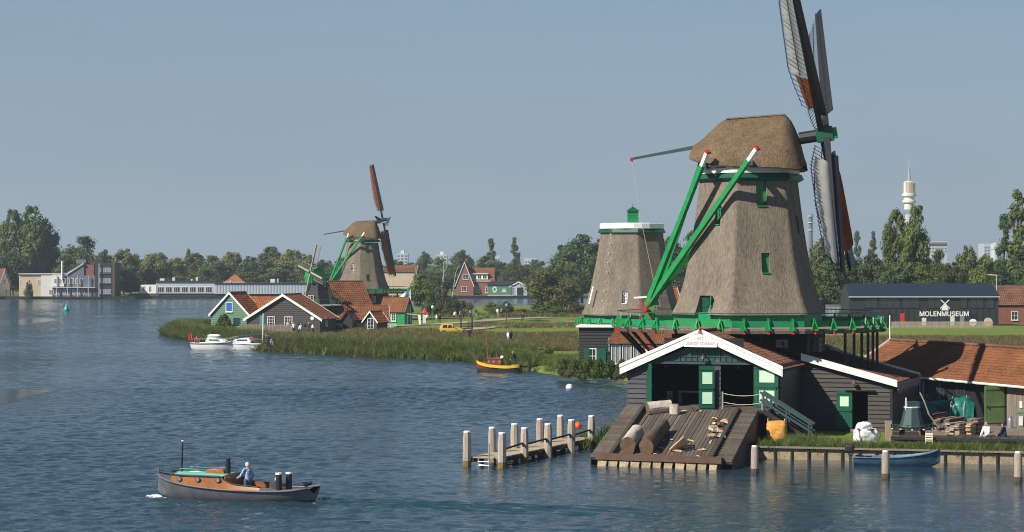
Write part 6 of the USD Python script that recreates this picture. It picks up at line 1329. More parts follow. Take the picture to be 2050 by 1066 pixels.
for sg in (-1, 1):
    xs = np.linspace(cx0, -h * .42, 26); lo, hi = [], []
    for x in xs:
        z, b = sheer(x); top = 1.36 if x > cx1 + .25 else (.90 + .46 * max(0, 1 - ((cx1 + .25 - x) / 1.1)) ** 2.2) * 1 - .0
        if x < cx1 - .85: top = .90 - .06 * (cx1 - .85 - x)
        lo.append((x, sg * min(b - .16, 1.06), z - .06)); hi.append((x, sg * min(b - .22, 1.0) * .98, max(top + .04 * (x / h), z + .02)))
    lo, hi = np.array(lo), np.array(hi); off = np.array([0, -sg * .05, 0]); m = MB(); V = np.stack([lo, hi, hi + off, lo + off], 1); m.grid(V if sg < 0 else V[:, ::-1]); TG.part('cabin_side', m, 'varnish')
    m = MB(); m.tube(hi + [0, 0, .02], .045, 6); TG.part('coaming', m, 'black_paint', smooth=True)
    for x in (h * .60, h * .36, h * .10):
        z, b = sheer(x); y = sg * min(b - .19, 1.03); m = MB(); m.lathe([(.135, -.03), (.135, .045), (.09, .06)], 16); m.xf(trimesh.transformations.euler_matrix(-sg * math.pi / 2, 0, 0)[:3, :3], (x, y, 1.16)); q = TG.part('porthole', m, 'iron')
        m = MB(); m.lathe([(.088, .03), (.088, .065)], 14); m.xf(trimesh.transformations.euler_matrix(-sg * math.pi / 2, 0, 0)[:3, :3], (x, y, 1.16)); TG.part('pane', m, 'pane_pale', under=q)
xs = np.linspace(cx0 + .06, cx1 + .12, 14); V = []
for x in xs:
    z, b = sheer(x); w = min(b - .18, 1.03); V.append([(x, w * t, 1.39 + .04 * x / h + .08 * (1 - t * t)) for t in np.linspace(-1, 1, 9)])
V = np.array(V); m = MB(); m.grid(V[:, ::-1]); TG.part('cabin_roof', m, 'cabin_mint', smooth=True)
m = MB(); m.grid((V - [0, 0, .07])); m.grid(np.stack([V[:, 0], V[:, 0] - [0, 0, .07]], 1)); m.grid(np.stack([V[:, -1] - [0, 0, .07], V[:, -1]], 1)); TG.part('roof_edge', m, 'black_paint')
z, b = sheer(cx0); m = MB(); m.poly([(cx0, -b + .2, z - .1), (cx0, b - .2, z - .1), (cx0, b - .25, 1.5), (cx0, -b + .25, 1.5)], (-.05, 0, 0)); TG.part('cabin_front', m, 'varnish')
m = MB(); m.poly([(cx1, -1.0, .45), (cx1, 1.0, .45), (cx1, .95, 1.48), (cx1, -.95, 1.48)], (.05, 0, 0)); TG.part('cabin_back', m, 'varnish')
m = MB(); m.box((-h * .28, 0, .42), (h * .5, 1.7, .05)); TG.part('cockpit_floor', m, 'dark_deck')
m = MB(); m.box((.95, 0, 1.54), (.95, .62, .18)); m.box((.95, 0, 1.66), (.8, .5, .08)); p = TG.part('skylight', m, 'varnish')
m = MB(); m.box((.95, -.32, 1.55), (.3, .02, .1)); TG.part('pane', m, 'pane_pale', under=p)
m = MB(); m.lathe([(.13, 1.5), (.13, 2.25), (.10, 2.28), (.10, 2.42), (.05, 2.44)], 14, (.32, .15, -.1)); m.tube([(.32, .15, 2.32), (.22, .15, 2.4)], .05, 6); TG.part('funnel', m, 'black_paint', smooth=40)
m = MB(); m.tube([(cx0 - .1, 0, 1.4), (cx0 - .16, 0, 3.25)], [.06, .035], 8); p = TG.part('mast', m, 'black_paint', smooth=40); m = MB(); m.ball((cx0 - .16, 0, 3.3), .06, 1); TG.part('mast_light', m, 'white', under=p)
m = MB(); m.tube([(cx0 + .3, .0, 1.1), (cx0 + .3, 0, 1.55)], .14, 8); TG.part('anchor_winch', m, 'black_paint')
for x in (-h * .58, -h * .66):
    m = MB(); m.lathe([(.15, .55), (.15, 1.52), (.13, 1.55)], 12, (x, .25 if x > -h * .65 else -.2, 0)); p = TG.part('bollard', m, 'black_paint', smooth=40); m = MB(); m.lathe([(.16, 1.52), (.15, 1.62)], 12, (x, .25 if x > -h * .65 else -.2, 0)); TG.part('bollard_cap', m, 'white', under=p)
m = MB(); m.lathe([(.17, -.05), (.17, .05)], 16); m.xf(trimesh.transformations.euler_matrix(math.pi / 2, 0, 0)[:3, :3], (-h * .5, -.45, 1.18)); TG.part('round_lamp', m, 'white')
m = MB()
for q in range(4): m.lathe([(.28 - q * .03, .72 + q * .05), (.34 - q * .03, .745 + q * .05), (.28 - q * .03, .77 + q * .05), (.2, .745 + q * .05)], 14, (-h * .52, -.55, 0))
TG.part('rope_coil', m, 'bark'); m = MB(); m.box((-h * .45, -.5, .78), (.5, .3, .22), .3); TG.part('rope_box', m, 'bark')
m = MB()
for q in range(3): m.tube([(-h * .9 + .28 * math.cos(a), .1 + .5 * math.sin(a) * .8, .98 + q * .05 + .04 * math.sin(a * 2)) for a in np.linspace(0, 6.28, 15)], .03, 5)
TG.part('stern_rope', m, 'iron')
for x in (h * .5, -h * .68):
    z, b = sheer(x); m = MB(); m.tube([(x - .06, -b - .05, z + .05), (x - .06, -b - .09, z - .28), (x, -b - .1, z - .4), (x + .06, -b - .09, z - .28), (x + .06, -b - .05, z + .05)], .03, 6); TG.part('fender', m, 'black_paint')
for y in (-.55, .55):
    m = MB(); m.tube([(cx0 - .3, y, 1.62), (cx0 - .3, y, 1.72), (.7, y, 1.72), (.7, y, 1.62)], .02, 5); TG.part('grab_rail', m, 'cabin_mint')
m = MB(); m.ball((cx0 - .75, -.2, 1.48), .2, 2, (1.7, 1, .22)); TG.part('yellow_cloth', m, 'cream', smooth=True); m = MB(); m.ball((cx0 + .35, -.4, 1.2), .17, 2); TG.part('bow_float', m, 'orange_buoy', smooth=True)
m = MB(); m.tube([(h - .03, 0, 1.4), (h - .02, 0, 1.72)], .05, 6); m.tube([(h - .1, -.1, 1.5), (h * .86, -.6, 1.35), (h * .72, -.95, 1.22)], .025, 5); TG.part('bow_post', m, 'tug_grey')
fm_ = MB(); fr2 = np.random.default_rng(8)
def froth(c, n, sx, sy, s0, s1):
    for i in range(n): fm_.ball(np.asarray(c) + [fr2.normal(0, sx), fr2.normal(0, sy), 0], fr2.uniform(s0, s1), 1, (1.6, 1.3, .45))
TG.xform.AddScaleOp().Set(Gf.Vec3f(1, 1, .82)); W = TG.W
for t in np.linspace(0, 1, 26):
    x = h * (1.0 - .34 * t); z, b = sheer(x); yy = -(b * .75 + .1 + .25 * t)
    froth(W((x, yy, 0)), max(1, int(9 * (1 - t))), .16, .09, .015, .06 * (1 - t * .6)); froth(W((x, -yy, 0)), max(1, int(5 * (1 - t))), .1, .07, .02, .08 * (1 - t * .7))
froth(W((h + .16, -.12, .0)), 60, .20, .22, .02, .065)
froth(W((h - .05, -.5, .0)), 40, .3, .14, .015, .05)
for t in np.linspace(0, 1, 60):
    x = h * (.5 - 1.5 * t); z, b = sheer(x); froth(W((x, -(b * .86 + .22 + .04 * math.sin(t * 9)), -.01)), 1, .1, .04, .012, .035)
froth(W((-h - .4, 0, -.01)), 40, .5, .4, .015, .05)
single('bow_foam', fm_, 'foam', 'white foam at the bow and along the side of the tug', 'foam', kind='stuff')
wk = MB(); wr2 = np.random.default_rng(2)
for k in range(5):
    t = np.linspace(0, 1, 200); off = (-.9 + .42 * k); x = -h - .3 - 17 * t; y = off * (1 + 1.3 * t) + .16 * np.sin(t * 31 + k * 2.4) + .07 * np.sin(t * 83 + k * 5) ; hh = .11 * (1 - t * .8) * (.7 + .3 * np.sin(t * 57 + k * 1.9) * np.sin(t * 21 + k)); w = .10 + .07 * t
    G_ = np.stack([np.stack([x, y - w, np.full_like(x, -.08)], 1), np.stack([x, y - w * .3, hh * .7], 1), np.stack([x, y, hh], 1), np.stack([x, y + w * .35, hh * .6], 1), np.stack([x, y + w, np.full_like(x, -.08)], 1)], 1)
    wk.grid((G_ @ rotz(ta).T + tc)[:, ::-1])
single('wake', wk, 'water', 'dark rippled wake trailing behind the tug', 'wake', kind='stuff', smooth=True)

def yacht(name, label, c, rz, L, B, mast, cabin, flag=False):
    T = Thing(name, label, 'boat', c, rz); h = L / 2
    G = hull([(h, .04, 1.25, .1, .9), (h * .8, B * .24, 1.14, -.15, .7), (h * .4, B * .42, 1.05, -.3, .5), (0, B * .5, 1.0, -.35, .42), (-h * .6, B * .46, .96, -.3, .42), (-h, B * .34, .98, -.1, .5)], 30)
    hull_part(T, G, 'hull', 'hull_white', 'hull_white'); rail(T, G, 'rubbing_strake', 'cloth_navy' if cabin else 'hull_white', .05, -.12)
    m = MB(); V = []
    for x, w, z in ((h * .55, .45, 1.15), (h * .42, .7, 1.42), (h * .1, .85, 1.58), (-h * .22, .85, 1.62), (-h * .3, .82, 1.15)): V.append([(x, w, 1.0), (x - .03, w * .9, z), (x - .03, 0, z + .06), (x - .03, -w * .9, z), (x, -w, 1.0)])
    m.grid(np.array(V)); T.part('cabin', m, 'hull_white', smooth=25)
    for sg in (-1, 1):
        m = MB(); m.box((h * .08, sg * .855, 1.36), (1.5, .04, .16), R=rotz(0)); T.part('cabin_window', m, 'pane')
    if cabin:
        m = MB(); m.lathe([(.85, 0), (.82, .3), (.6, .48), (.0, .52)], 14, (-.1, 0, 1.6), sx=1.15, sy=.85); T.part('canopy', m, 'hull_white', smooth=40); m = MB(); m.lathe([(.845, .06), (.835, .24)], 14, (-.1, 0, 1.6), sx=1.16, sy=.86); T.part('canopy_window', m, 'pane_pale')
    if mast:
        m = MB(); m.tube([(h * .6, 0, 1.7), (-h * .95, 0, 2.15)], .07, 7); T.part('lowered_mast', m, 'iron'); m = MB(); m.tube([(h * .3, 0, 1.85), (-h * .7, 0, 2.05)], .16, 7); T.part('furled_sail', m, 'cloth_navy')
        m = MB(); m.tube([(-h * .9, .3, .98), (-h * .9, 0, 2.15), (-h * .9, -.3, .98)], .04, 5); T.part('mast_crutch', m, 'steel')
    for sg in (-1, 1):
        m = MB(); idx = range(2, 30, 5)
        for i in idx: q = G[i, 0 if sg < 0 else -1]; m.tube([q, q + [0, 0, .5]], .022, 4)
        m.tube([G[i, 0 if sg < 0 else -1] + [0, 0, .5] for i in range(2, 29, 3)], .018, 4); T.part('guard_rail', m, 'steel')
    if flag:
        m = MB(); m.tube([(-h, 0, .9), (-h - .25, 0, 2.3)], .03, 5); q = T.part('flag_staff', m, 'old_wood'); m = MB(); V = np.array([[(-h - .2 - .35 * s + .05 * math.sin(z * 3), .08 * math.sin(s * 5), 1.2 + .95 * z) for z in np.linspace(0, 1, 5)] for s in np.linspace(0, 1.4, 7)]); m.grid(V); T.part('ensign', m, 'red_paint', under=q)
    return T
c0 = P(430, 701, 0); yacht('cabin_cruiser', 'white cabin cruiser with red ensign moored bow to the little landing', c0, -.35, 6.6, 2.4, False, True, True)
c1 = P(489, 700, 0); yacht('sailing_yacht', 'white small yacht with lowered mast moored beside the cabin cruiser', c1 + (.5, -2.6, 0), math.pi - .25, 6.4, 2.4, True, False)
ML = Thing('mooring_landing', 'small wooden landing with white pole and stout post beside the white boats', 'landing', P(535, 702, 0))
m = MB(); m.box((.2, .8, .8), (3.0, 2.0, .14)); ML.part('deck', m, 'old_wood')
for x, y in ((-1.1, 0), (.2, 0), (1.4, 0)): m = MB(); m.tube([(x, y, -.5), (x, y, .8)], .12, 7); ML.part('pile', m, 'old_wood')
m = MB(); m.tube([(.95, -.3, -.5), (.95, -.3, 1.35)], .24, 9); ML.part('mooring_post', m, 'deck_wood'); m = MB(); m.tube([(-.62, .2, .8), (-.55, .2, 4.9)], .07, 7); ML.part('pole', m, 'white'); m = MB(); m.box((-.85, .22, 4.0), (.36, .05, 1.3)); ML.part('sign_panel', m, 'cloth_teal')
RT = Thing('red_tug', 'small wine-red tug with yellow band and black waterline moored at the lawn', 'boat', P(998, 745.5, 0), math.pi - .22); h = 2.35
G = hull([(h, .05, 1.25, .1, .8), (h * .8, .6, 1.05, -.1, .5), (h * .3, .88, .82, -.3, .4), (-h * .4, .88, .72, -.3, .42), (-h * .85, .7, .78, -.1, .5), (-h, .5, .82, 0, .6)], 30)
hull_part(RT, G, 'hull', 'hull_red', 'varnish')
for k in (0, -1):
    m = MB(); V = np.stack([G[:, k] * [1, 1.03, 1] + [0, 0, .02 - d] for d in (.0, .3)], 1); V[:, 1, 1] *= 1.0; m.grid(V if k else V[:, ::-1]); RT.part('band', m, 'yellow')
    m = MB(); V = np.stack([G[:, k] * [1, 1.0, 0] + [0, (.02 if G[10, k, 1] > 0 else -.02), d] for d in (.36, -.05)], 1); m.grid(V if k else V[:, ::-1]); RT.part('boot_top', m, 'black_paint')
m = MB(); m.box((.35, 0, 1.1), (1.5, 1.0, .7)); RT.part('cabin', m, 'hull_red'); m = MB(); m.box((.35, 0, 1.47), (1.65, 1.12, .06)); RT.part('cabin_roof', m, 'varnish')
m = MB(); m.lathe([(.12, 1.4), (.12, 2.1)], 10, (.7, 0, 0)); RT.part('funnel', m, 'black_paint'); m = MB(); m.tube([(1.15, 0, .9), (1.3, 0, 4.0)], [.06, .03], 7); RT.part('mast', m, 'varnish'); m = MB(); m.ball((-.35, -.2, 1.55), .2, 2); RT.part('white_fender', m, 'white', smooth=True)
for x in (-.2, .4, .95): m = MB(); m.lathe([(.12, -.02), (.12, .03)], 10); m.xf(trimesh.transformations.euler_matrix(math.pi / 2, 0, 0)[:3, :3], (x, .51, 1.12)); RT.part('porthole', m, 'pane_pale')
T = Thing('boat_landing', 'low dark timber landing at the stern of the red tug', 'landing', P(1043, 745, 0)); m = MB(); m.box((.3, .2, .55), (1.7, 1.2, .12)); T.part('deck', m, 'tar_wood')
for x in (-.4, .9): m = MB(); m.tube([(x, -.3, -.4), (x, -.3, 1.35 if x > 0 else .6)], .13, 8); T.part('pile', m, 'tar_wood')
rb0, rb1 = P(1692, 929, 0), P(1852, 916, .0); rc = (rb0 + rb1) / 2 + (0.1, .1, 0); L_ = np.linalg.norm((rb1 - rb0)[:2])
RB = Thing('rowing_boat', 'worn blue open boat with black outboard motor moored at the quay', 'boat', (rc[0], 126.2, 0), math.atan2(QD[1], QD[0]) + .0); h = 2.4
G = hull([(h, .06, .98, .25, .8), (h * .8, .38, .78, .0, .6), (h * .4, .68, .60, -.14, .5), (0, .76, .5, -.16, .45), (-h * .6, .70, .46, -.14, .45), (-h, .58, .46, -.06, .5)], 34)
m = MB(); m.grid(G); r_ = G[0]; c = r_.mean(0); m.add(np.vstack([r_, c]), [[j + 1, j, len(r_)] for j in range(len(r_) - 1)]); RB.part('hull', m, 'hull_blue', smooth=45)
Gi = G.copy(); Gi[:, :, 1] *= .93; Gi[:, :, 2] += .035; m = MB(); m.grid(Gi[:, ::-1]); RB.part('inner_planking', m, 'hull_blue', smooth=45); rail(RB, G, 'gunwale', 'hull_blue', .04)
for x in (-1.3, -.1, 1.1): m = MB(); m.box((x, 0, .40 + (.12 if x > 1 else 0)), (.3, 1.15, .04)); RB.part('thwart', m, 'hull_blue')
m = MB(); m.mesh(mf.Manifold.batch_hull([mf.Manifold.sphere(.13, 12).translate([-h - .25 + a, b, c_]) for a in (-.14, .12) for b in (-.06, .06) for c_ in (.80, 1.02)])); p = RB.part('outboard_motor', m, 'black_paint'); m = MB(); m.box((-h - .2, 0, .35), (.18, .10, .8)); m.box((-h - .2, 0, .6), (.3, .2, .16)); RB.part('motor_leg', m, 'iron', under=p); m = MB(); m.beam((-h - .1, 0, .95), (-h + .5, .1, 1.0), .05, .05); RB.part('tiller', m, 'iron', under=p)

# ---------------------------------------------------------------- people
_sph = {}
def bone(a, b, ra, rb, n=10):
    s = lambda p, r: mf.Manifold.sphere(r, n).translate([float(x) for x in p])
    return (s(a, ra) + s(b, rb)).hull()
def person(label, loc, rz, pose='stand', top='navy', legs='jeans', hair='dark', hgt=1.74, group=None, near=False, seed=0, top_mat=None, bag=None):
    r = np.random.default_rng(seed + 100); T = Thing('person', label, 'person', loc, rz, group); k = hgt / 1.74; A = np.array
    J_ = {}
    for s, sg in (('l', 1), ('r', -1)):
        J_['hip' + s] = A([0, .09 * sg, .92]); J_['kn' + s] = A([.02, .10 * sg, .50]); J_['an' + s] = A([0, .10 * sg, .09]); J_['toe' + s] = A([.15, .11 * sg, .045])
        J_['sh' + s] = A([0, .185 * sg, 1.41]); J_['el' + s] = A([-.02, .24 * sg, 1.13]); J_['wr' + s] = A([.06, .23 * sg, .89]); J_['ha' + s] = A([.09, .22 * sg, .81])
    J_['wa'] = A([0, 0, 1.05]); J_['ch'] = A([0, 0, 1.30]); J_['nk'] = A([.01, 0, 1.47]); J_['hd'] = A([.03, 0, 1.62])
    if pose == 'walk':
        st = .2 + .1 * r.uniform()
        J_['knl'] += [.16, 0, 0]; J_['anl'] += [st, 0, .0]; J_['toel'] += [st, 0, .02]; J_['knr'] += [-.02, 0, 0]; J_['anr'] += [-st, 0, .05]; J_['toer'] += [-st, 0, .0]
        J_['ell'] += [-.1, 0, .02]; J_['wrl'] += [-.14, 0, .05]; J_['hal'] += [-.14, 0, .05]; J_['elr'] += [.1, 0, .02]; J_['wrr'] += [.18, 0, .06]; J_['har'] += [.2, 0, .07]
    if pose in ('sit', 'steer_sit'):
        dz = -.47
        for q in list(J_): J_[q] = J_[q] + [0, 0, dz]
        for s in 'lr':
            J_['kn' + s] = J_['hip' + s] + [.42, .02 if s == 'l' else -.02, .02]; J_['an' + s] = J_['kn' + s] + [.03, 0, -.40]; J_['toe' + s] = J_['an' + s] + [.15, 0, -.03]; J_['el' + s] += [.12, 0, 0]; J_['wr' + s] += [.28, -.03 if s == 'l' else .03, .1]; J_['ha' + s] += [.33, -.05 if s == 'l' else .05, .14]
        for q in ('ch', 'nk', 'hd', 'shl', 'shr', 'ell', 'elr'): J_[q] = J_[q] + [.06, 0, 0]
    if pose == 'lean':
        for q in ('ch', 'nk', 'hd', 'shl', 'shr'): J_[q] = J_[q] + [.30 * (J_[q][2] - .92), 0, -.12 * (J_[q][2] - .92)]
        for s in 'lr': J_['el' + s] += [.22, 0, -.03]; J_['wr' + s] += [.36, 0, -.02]; J_['ha' + s] += [.40, 0, -.04]
    if pose == 'steer':
        J_['ell'] += [.16, .06, -.02]; J_['wrl'] += [.36, .06, .10]; J_['hal'] += [.42, .05, .13]; J_['elr'] += [-.04, -.05, 0]
    for q in J_: J_[q] = J_[q] * k
    B = []
    for s in 'lr':
        B += [bone(J_['hip' + s], J_['kn' + s], .095 * k, .06 * k), bone(J_['kn' + s], J_['an' + s], .058 * k, .04 * k), bone(J_['an' + s], J_['toe' + s], .045 * k, .035 * k),
              bone(J_['sh' + s], J_['el' + s], .055 * k, .042 * k), bone(J_['el' + s], J_['wr' + s], .042 * k, .03 * k), bone(J_['wr' + s], J_['ha' + s], .03 * k, .036 * k)]
        if near:
            hd_ = unit(J_['ha' + s] - J_['wr' + s]); sd = unit(np.cross(hd_, (0, 0, 1))) * (1 if s == 'l' else -1); dn = np.cross(hd_, sd); dn = dn if dn[2] < 0 else -dn
            for i, ln in enumerate((.075, .085, .08, .062)):
                b = J_['ha' + s] + sd * (i - 1.5) * .019 + hd_ * .02; c1_ = b + hd_ * ln * .55 + dn * .012; B += [bone(b, c1_, .0105, .0095, 6), bone(c1_, c1_ + hd_ * ln * .35 + dn * .03, .0095, .008, 6)]
            b = J_['ha' + s] - sd * .03; B += [bone(b, b - sd * .025 + hd_ * .045 + dn * .02, .012, .010, 6)]
    B += [bone(J_['wa'] - [0, 0, .1 * k], J_['wa'], .12 * k, .115 * k), bone(J_['wa'], J_['ch'], .115 * k, .13 * k), bone(J_['shl'], J_['shr'], .06 * k, .06 * k), bone(J_['ch'], J_['nk'], .11 * k, .05 * k), bone(J_['nk'], J_['hd'], .05 * k, .055 * k), bone(J_['hd'] + A([-.012, 0, .025]) * k, J_['hd'] + A([.012, 0, -.06]) * k, .098 * k, .068 * k, 14)]
    if near:
        hd = J_['hd']; B += [bone(hd + [.095, 0, .0], hd + [.118, 0, -.035], .010, .016, 8), bone(hd + [.082, 0, -.085], hd + [.09, 0, -.08], .022, .018, 8), bone(hd + [-.005, .095, -.01], hd + [0, .1, -.045], .018, .012, 8), bone(hd + [-.005, -.095, -.01], hd + [0, -.1, -.045], .018, .012, 8)]
    body = mf.Manifold.batch_boolean(B, mf.OpType.Add)
    def tidy(man, it=6):
        q = man.to_mesh(); tm = trimesh.Trimesh(q.vert_properties[:, :3], q.tri_verts, process=True)
        if near:
            man2 = man.refine_to_length(.03 if man is not body else .018); q = man2.to_mesh(); tm = trimesh.Trimesh(q.vert_properties[:, :3], q.tri_verts, process=True); trimesh.smoothing.filter_taubin(tm, iterations=it)
        return MB().mesh(tm)
    pb = T.part('body', tidy(body), 'skin', smooth=60)
    g = .018 * k
    sh = [bone(J_['wa'] - [0, 0, .10 * k], J_['wa'], .125 * k + g, .12 * k + g), bone(J_['wa'], J_['ch'], .12 * k + g, .135 * k + g), bone(J_['shl'], J_['shr'], .065 * k + g, .065 * k + g), bone(J_['ch'], J_['nk'] - [0, 0, .03 * k], .115 * k + g, .05 * k + g)]
    for s in 'lr': sh += [bone(J_['sh' + s], J_['el' + s], .06 * k + g, .048 * k + g), bone(J_['el' + s], J_['el' + s] + (J_['wr' + s] - J_['el' + s]) * .92, .048 * k + g, .036 * k + g)]
    T.part('jacket', tidy(mf.Manifold.batch_boolean(sh, mf.OpType.Add)), top_mat or 'cloth_' + top, under=pb, smooth=60)
    tr = [bone(J_['hipl'], J_['hipr'], .115 * k, .115 * k)]
    for s in 'lr': tr += [bone(J_['hip' + s], J_['kn' + s], .105 * k, .075 * k), bone(J_['kn' + s], J_['an' + s] + [0, 0, .02], .075 * k, .055 * k)]
    T.part('trousers', tidy(mf.Manifold.batch_boolean(tr, mf.OpType.Add)), 'cloth_' + legs, under=pb, smooth=60)
    sh_ = mf.Manifold.batch_boolean([bone(J_['an' + s] - [.04, 0, .03], J_['toe' + s] + [.02, 0, .0], .05 * k, .042 * k) for s in 'lr'], mf.OpType.Add); T.part('shoes', tidy(sh_), 'cloth_black', under=pb, smooth=60)
    hc = J_['hd'] + A([-.018, 0, .045]) * k; hm = bone(hc, hc + A([-.03, 0, -.05]) * k, .104 * k, .088 * k, 14); T.part('hair', tidy(hm, 3), 'hair_' + hair, under=pb, smooth=60)
    if near:
        m = MB()
        for sg in (-1, 1): m.ball(J_['hd'] + [.088, .035 * sg, .005], .011, 1)
        T.part('eyes', m, 'black_paint', under=pb, smooth=True)
    if bag:
        m = MB(); q = mf.Manifold.batch_boolean([bone(J_['ch'] + A([-.2, .06, .02]) * k, J_['wa'] + A([-.2, .06, 0]) * k, .09, .1), bone(J_['ch'] + A([-.2, -.06, .02]) * k, J_['wa'] + A([-.2, -.06, 0]) * k, .09, .1)], mf.OpType.Add).hull(); T.part('backpack', MB().mesh(q), 'cloth_' + bag, under=pb, smooth=60)
    return T
bm = D(487, 968, 107.5); person('person in a blue checked shirt with grey hair standing at the helm of the tug', TG.W((-.62, -.05, -.06))[:3] + (0, 0, 0), ta - .55, 'steer', 'check', 'jeans', 'grey', 1.80, near=True, top_mat='shirt_check')
def pp(label, px, py, face, pose, top, legs, hair='dark', hgt=1.74, zf=GZ + .04, seed=0, group=None, bag=None):
    p = P(px, py, zf); person(label, p, face, pose, top, legs, hair, hgt, group, seed=seed, bag=bag)
F = -math.pi / 2
pp('person in white top and dark trousers, leftmost of the crowd by the plank fence', 577, 667, F + .5, 'stand', 'white', 'grey', 'dark', 1.78, seed=1)
pp('person in a white shirt standing second from left in the crowd', 588, 669, 2.0, 'stand', 'white', 'black', 'fair', 1.72, seed=2)
pp('person in black beside the two white shirts of the crowd', 597, 667, .4, 'stand', 'black', 'black', 'dark', 1.70, seed=3)
pp('person in black jacket with pale trousers in the middle of the crowd', 604, 669, 2.8, 'stand', 'black', 'tan', 'dark', 1.66, seed=4)
pp('person in a white sleeveless top at the front of the crowd', 601.5, 671, F, 'walk', 'white', 'jeans', 'fair', 1.62, seed=5)
pp('person in grey with black backpack in the crowd', 611, 667, 1.2, 'stand', 'grey', 'navy', 'dark', 1.76, seed=6, bag='black')
pp('person in navy at the right half of the crowd', 618, 668, 3.3, 'stand', 'navy', 'black', 'grey', 1.70, seed=7)
pp('person in white and black at the right end of the crowd', 626, 669, .2, 'walk', 'white', 'black', 'dark', 1.64, seed=8)
pp('person in tan jacket standing behind the crowd', 617, 658, F, 'stand', 'tan', 'black', 'fair', 1.74, seed=9)
pp('person seated low at the edge of the crowd in dark clothes', 630, 667, F, 'sit', 'grey', 'black', 'dark', 1.74, zf=GZ, seed=10)
pp('person in a bright yellow jacket before the dark shed wall', 638, 660, F + .3, 'stand', 'yellow', 'jeans', 'fair', 1.74, seed=11)
pp('person in grey beside the yellow jacket', 646, 660, F, 'stand', 'grey', 'navy', 'dark', 1.80, seed=12)
pp('person in tan beside the shed corner, right of the grey one', 652.5, 659, 2.6, 'stand', 'tan', 'jeans', 'fair', 1.72, seed=13)
pp('person in black, left of the three dark visitors by the kiosk', 688, 657, .3, 'walk', 'black', 'black', 'dark', 1.78, seed=14)
pp('person in grey top and blue jeans between the dark visitors by the kiosk', 697, 656, F, 'stand', 'grey', 'jeans', 'fair', 1.80, seed=15)
pp('person in black holding something white, right of the dark visitors by the kiosk', 705, 656, 2.9, 'stand', 'black', 'black', 'fair', 1.82, seed=16)
for i, (px, py, t, l, lab) in enumerate(((779, 650, 'black', 'black', 'person in black at the left end of the group by the flagpole'), (785, 651, 'navy', 'black', 'person in navy, second from left in the group by the flagpole'), (791, 650, 'grey', 'navy', 'person in dark grey in the middle left of the flagpole group'), (797, 651, 'navy', 'grey', 'person in navy with fair hair in the flagpole group'), (803, 650, 'pink', 'black', 'person in a pink top in the flagpole group'),
        (808, 651, 'tan', 'navy', 'person in a tan top right of the pink one'), (813, 650, 'black', 'jeans', 'person in black with jeans in the flagpole group'), (819, 650, 'black', 'black', 'person in black at the foot of the flagpole'), (855, 648, 'white', 'black', 'person in white top walking past the globe lamp on its left'), (874, 648, 'white', 'grey', 'person in white with a dark backpack right of the globe lamp'), (880.5, 647, 'black', 'black', 'person in black bending beside the white one at the globe lamp'))):
    pp(lab, px, py, rng.uniform(0, 6.28), ('walk', 'stand')[i % 2], t, l, ('dark', 'fair', 'grey')[i % 3], 1.66 + .03 * (i % 5), seed=20 + i, bag='black' if i in (9,) else None)
for i, (px, py, f, t, l, lab) in enumerate(((911, 641, F, 'white', 'jeans', 'person in a white top on the path left of the pair by the bush'), (921, 640, F + 1, 'pink', 'black', 'person in a pink top in the pair by the dark bush'), (928, 638, 1.2, 'black', 'black', 'person in black just behind the pair by the dark bush'), (942, 637, 1.5, 'lilac', 'navy', 'person in a lilac top walking before the yellow-green shrub'), (953, 637, F, 'grey', 'tan', 'person in grey right of the lilac top'),
        (996.5, 635, F, 'white', 'tan', 'person in a white shirt walking before the green shrub'), (1004.5, 634, F, 'teal', 'black', 'person in a teal top right beside the white shirt'))):
    pp(lab, px, py, f, 'walk', t, l, ('fair', 'dark')[i % 2], 1.70 + .02 * i, seed=40 + i)
pp('person in black standing in the dry reeds right of the yellow car', 940, 683, F, 'stand', 'black', 'black', 'dark', 1.74, zf=GZ, seed=50)
pp('person in white stooping in the tall grass', 1017, 688, .5, 'stand', 'white', 'tan', 'fair', 1.66, zf=GZ, seed=51); pp('person in black close behind the stooping one in white', 1023, 688, 2.6, 'stand', 'black', 'black', 'dark', 1.74, zf=GZ, seed=52)
pp('person in dark clothes leaning forward on the lawn above the red tug', 1031, 735.5, math.pi, 'lean', 'black', 'navy', 'fair', 1.76, zf=.55, seed=53)
pp('person in dark clothes on the little landing by the white pole', 537, 697, F, 'stand', 'navy', 'black', 'dark', 1.72, zf=.87, seed=54); pp('person in grey sitting on the landing edge beside the white boats', 543, 699, F, 'sit', 'grey', 'black', 'grey', 1.72, zf=.55, seed=55)
person('person in an orange top sitting in the cockpit of the white yacht', c1 + (1.2, -1.4, .75), F, 'sit', 'red', 'tan', 'fair', 1.7, seed=56)
person('person in red at the stern of the white cabin cruiser', c0 + (-2.5, .6, .6), F, 'sit', 'red', 'navy', 'dark', 1.7, seed=57)
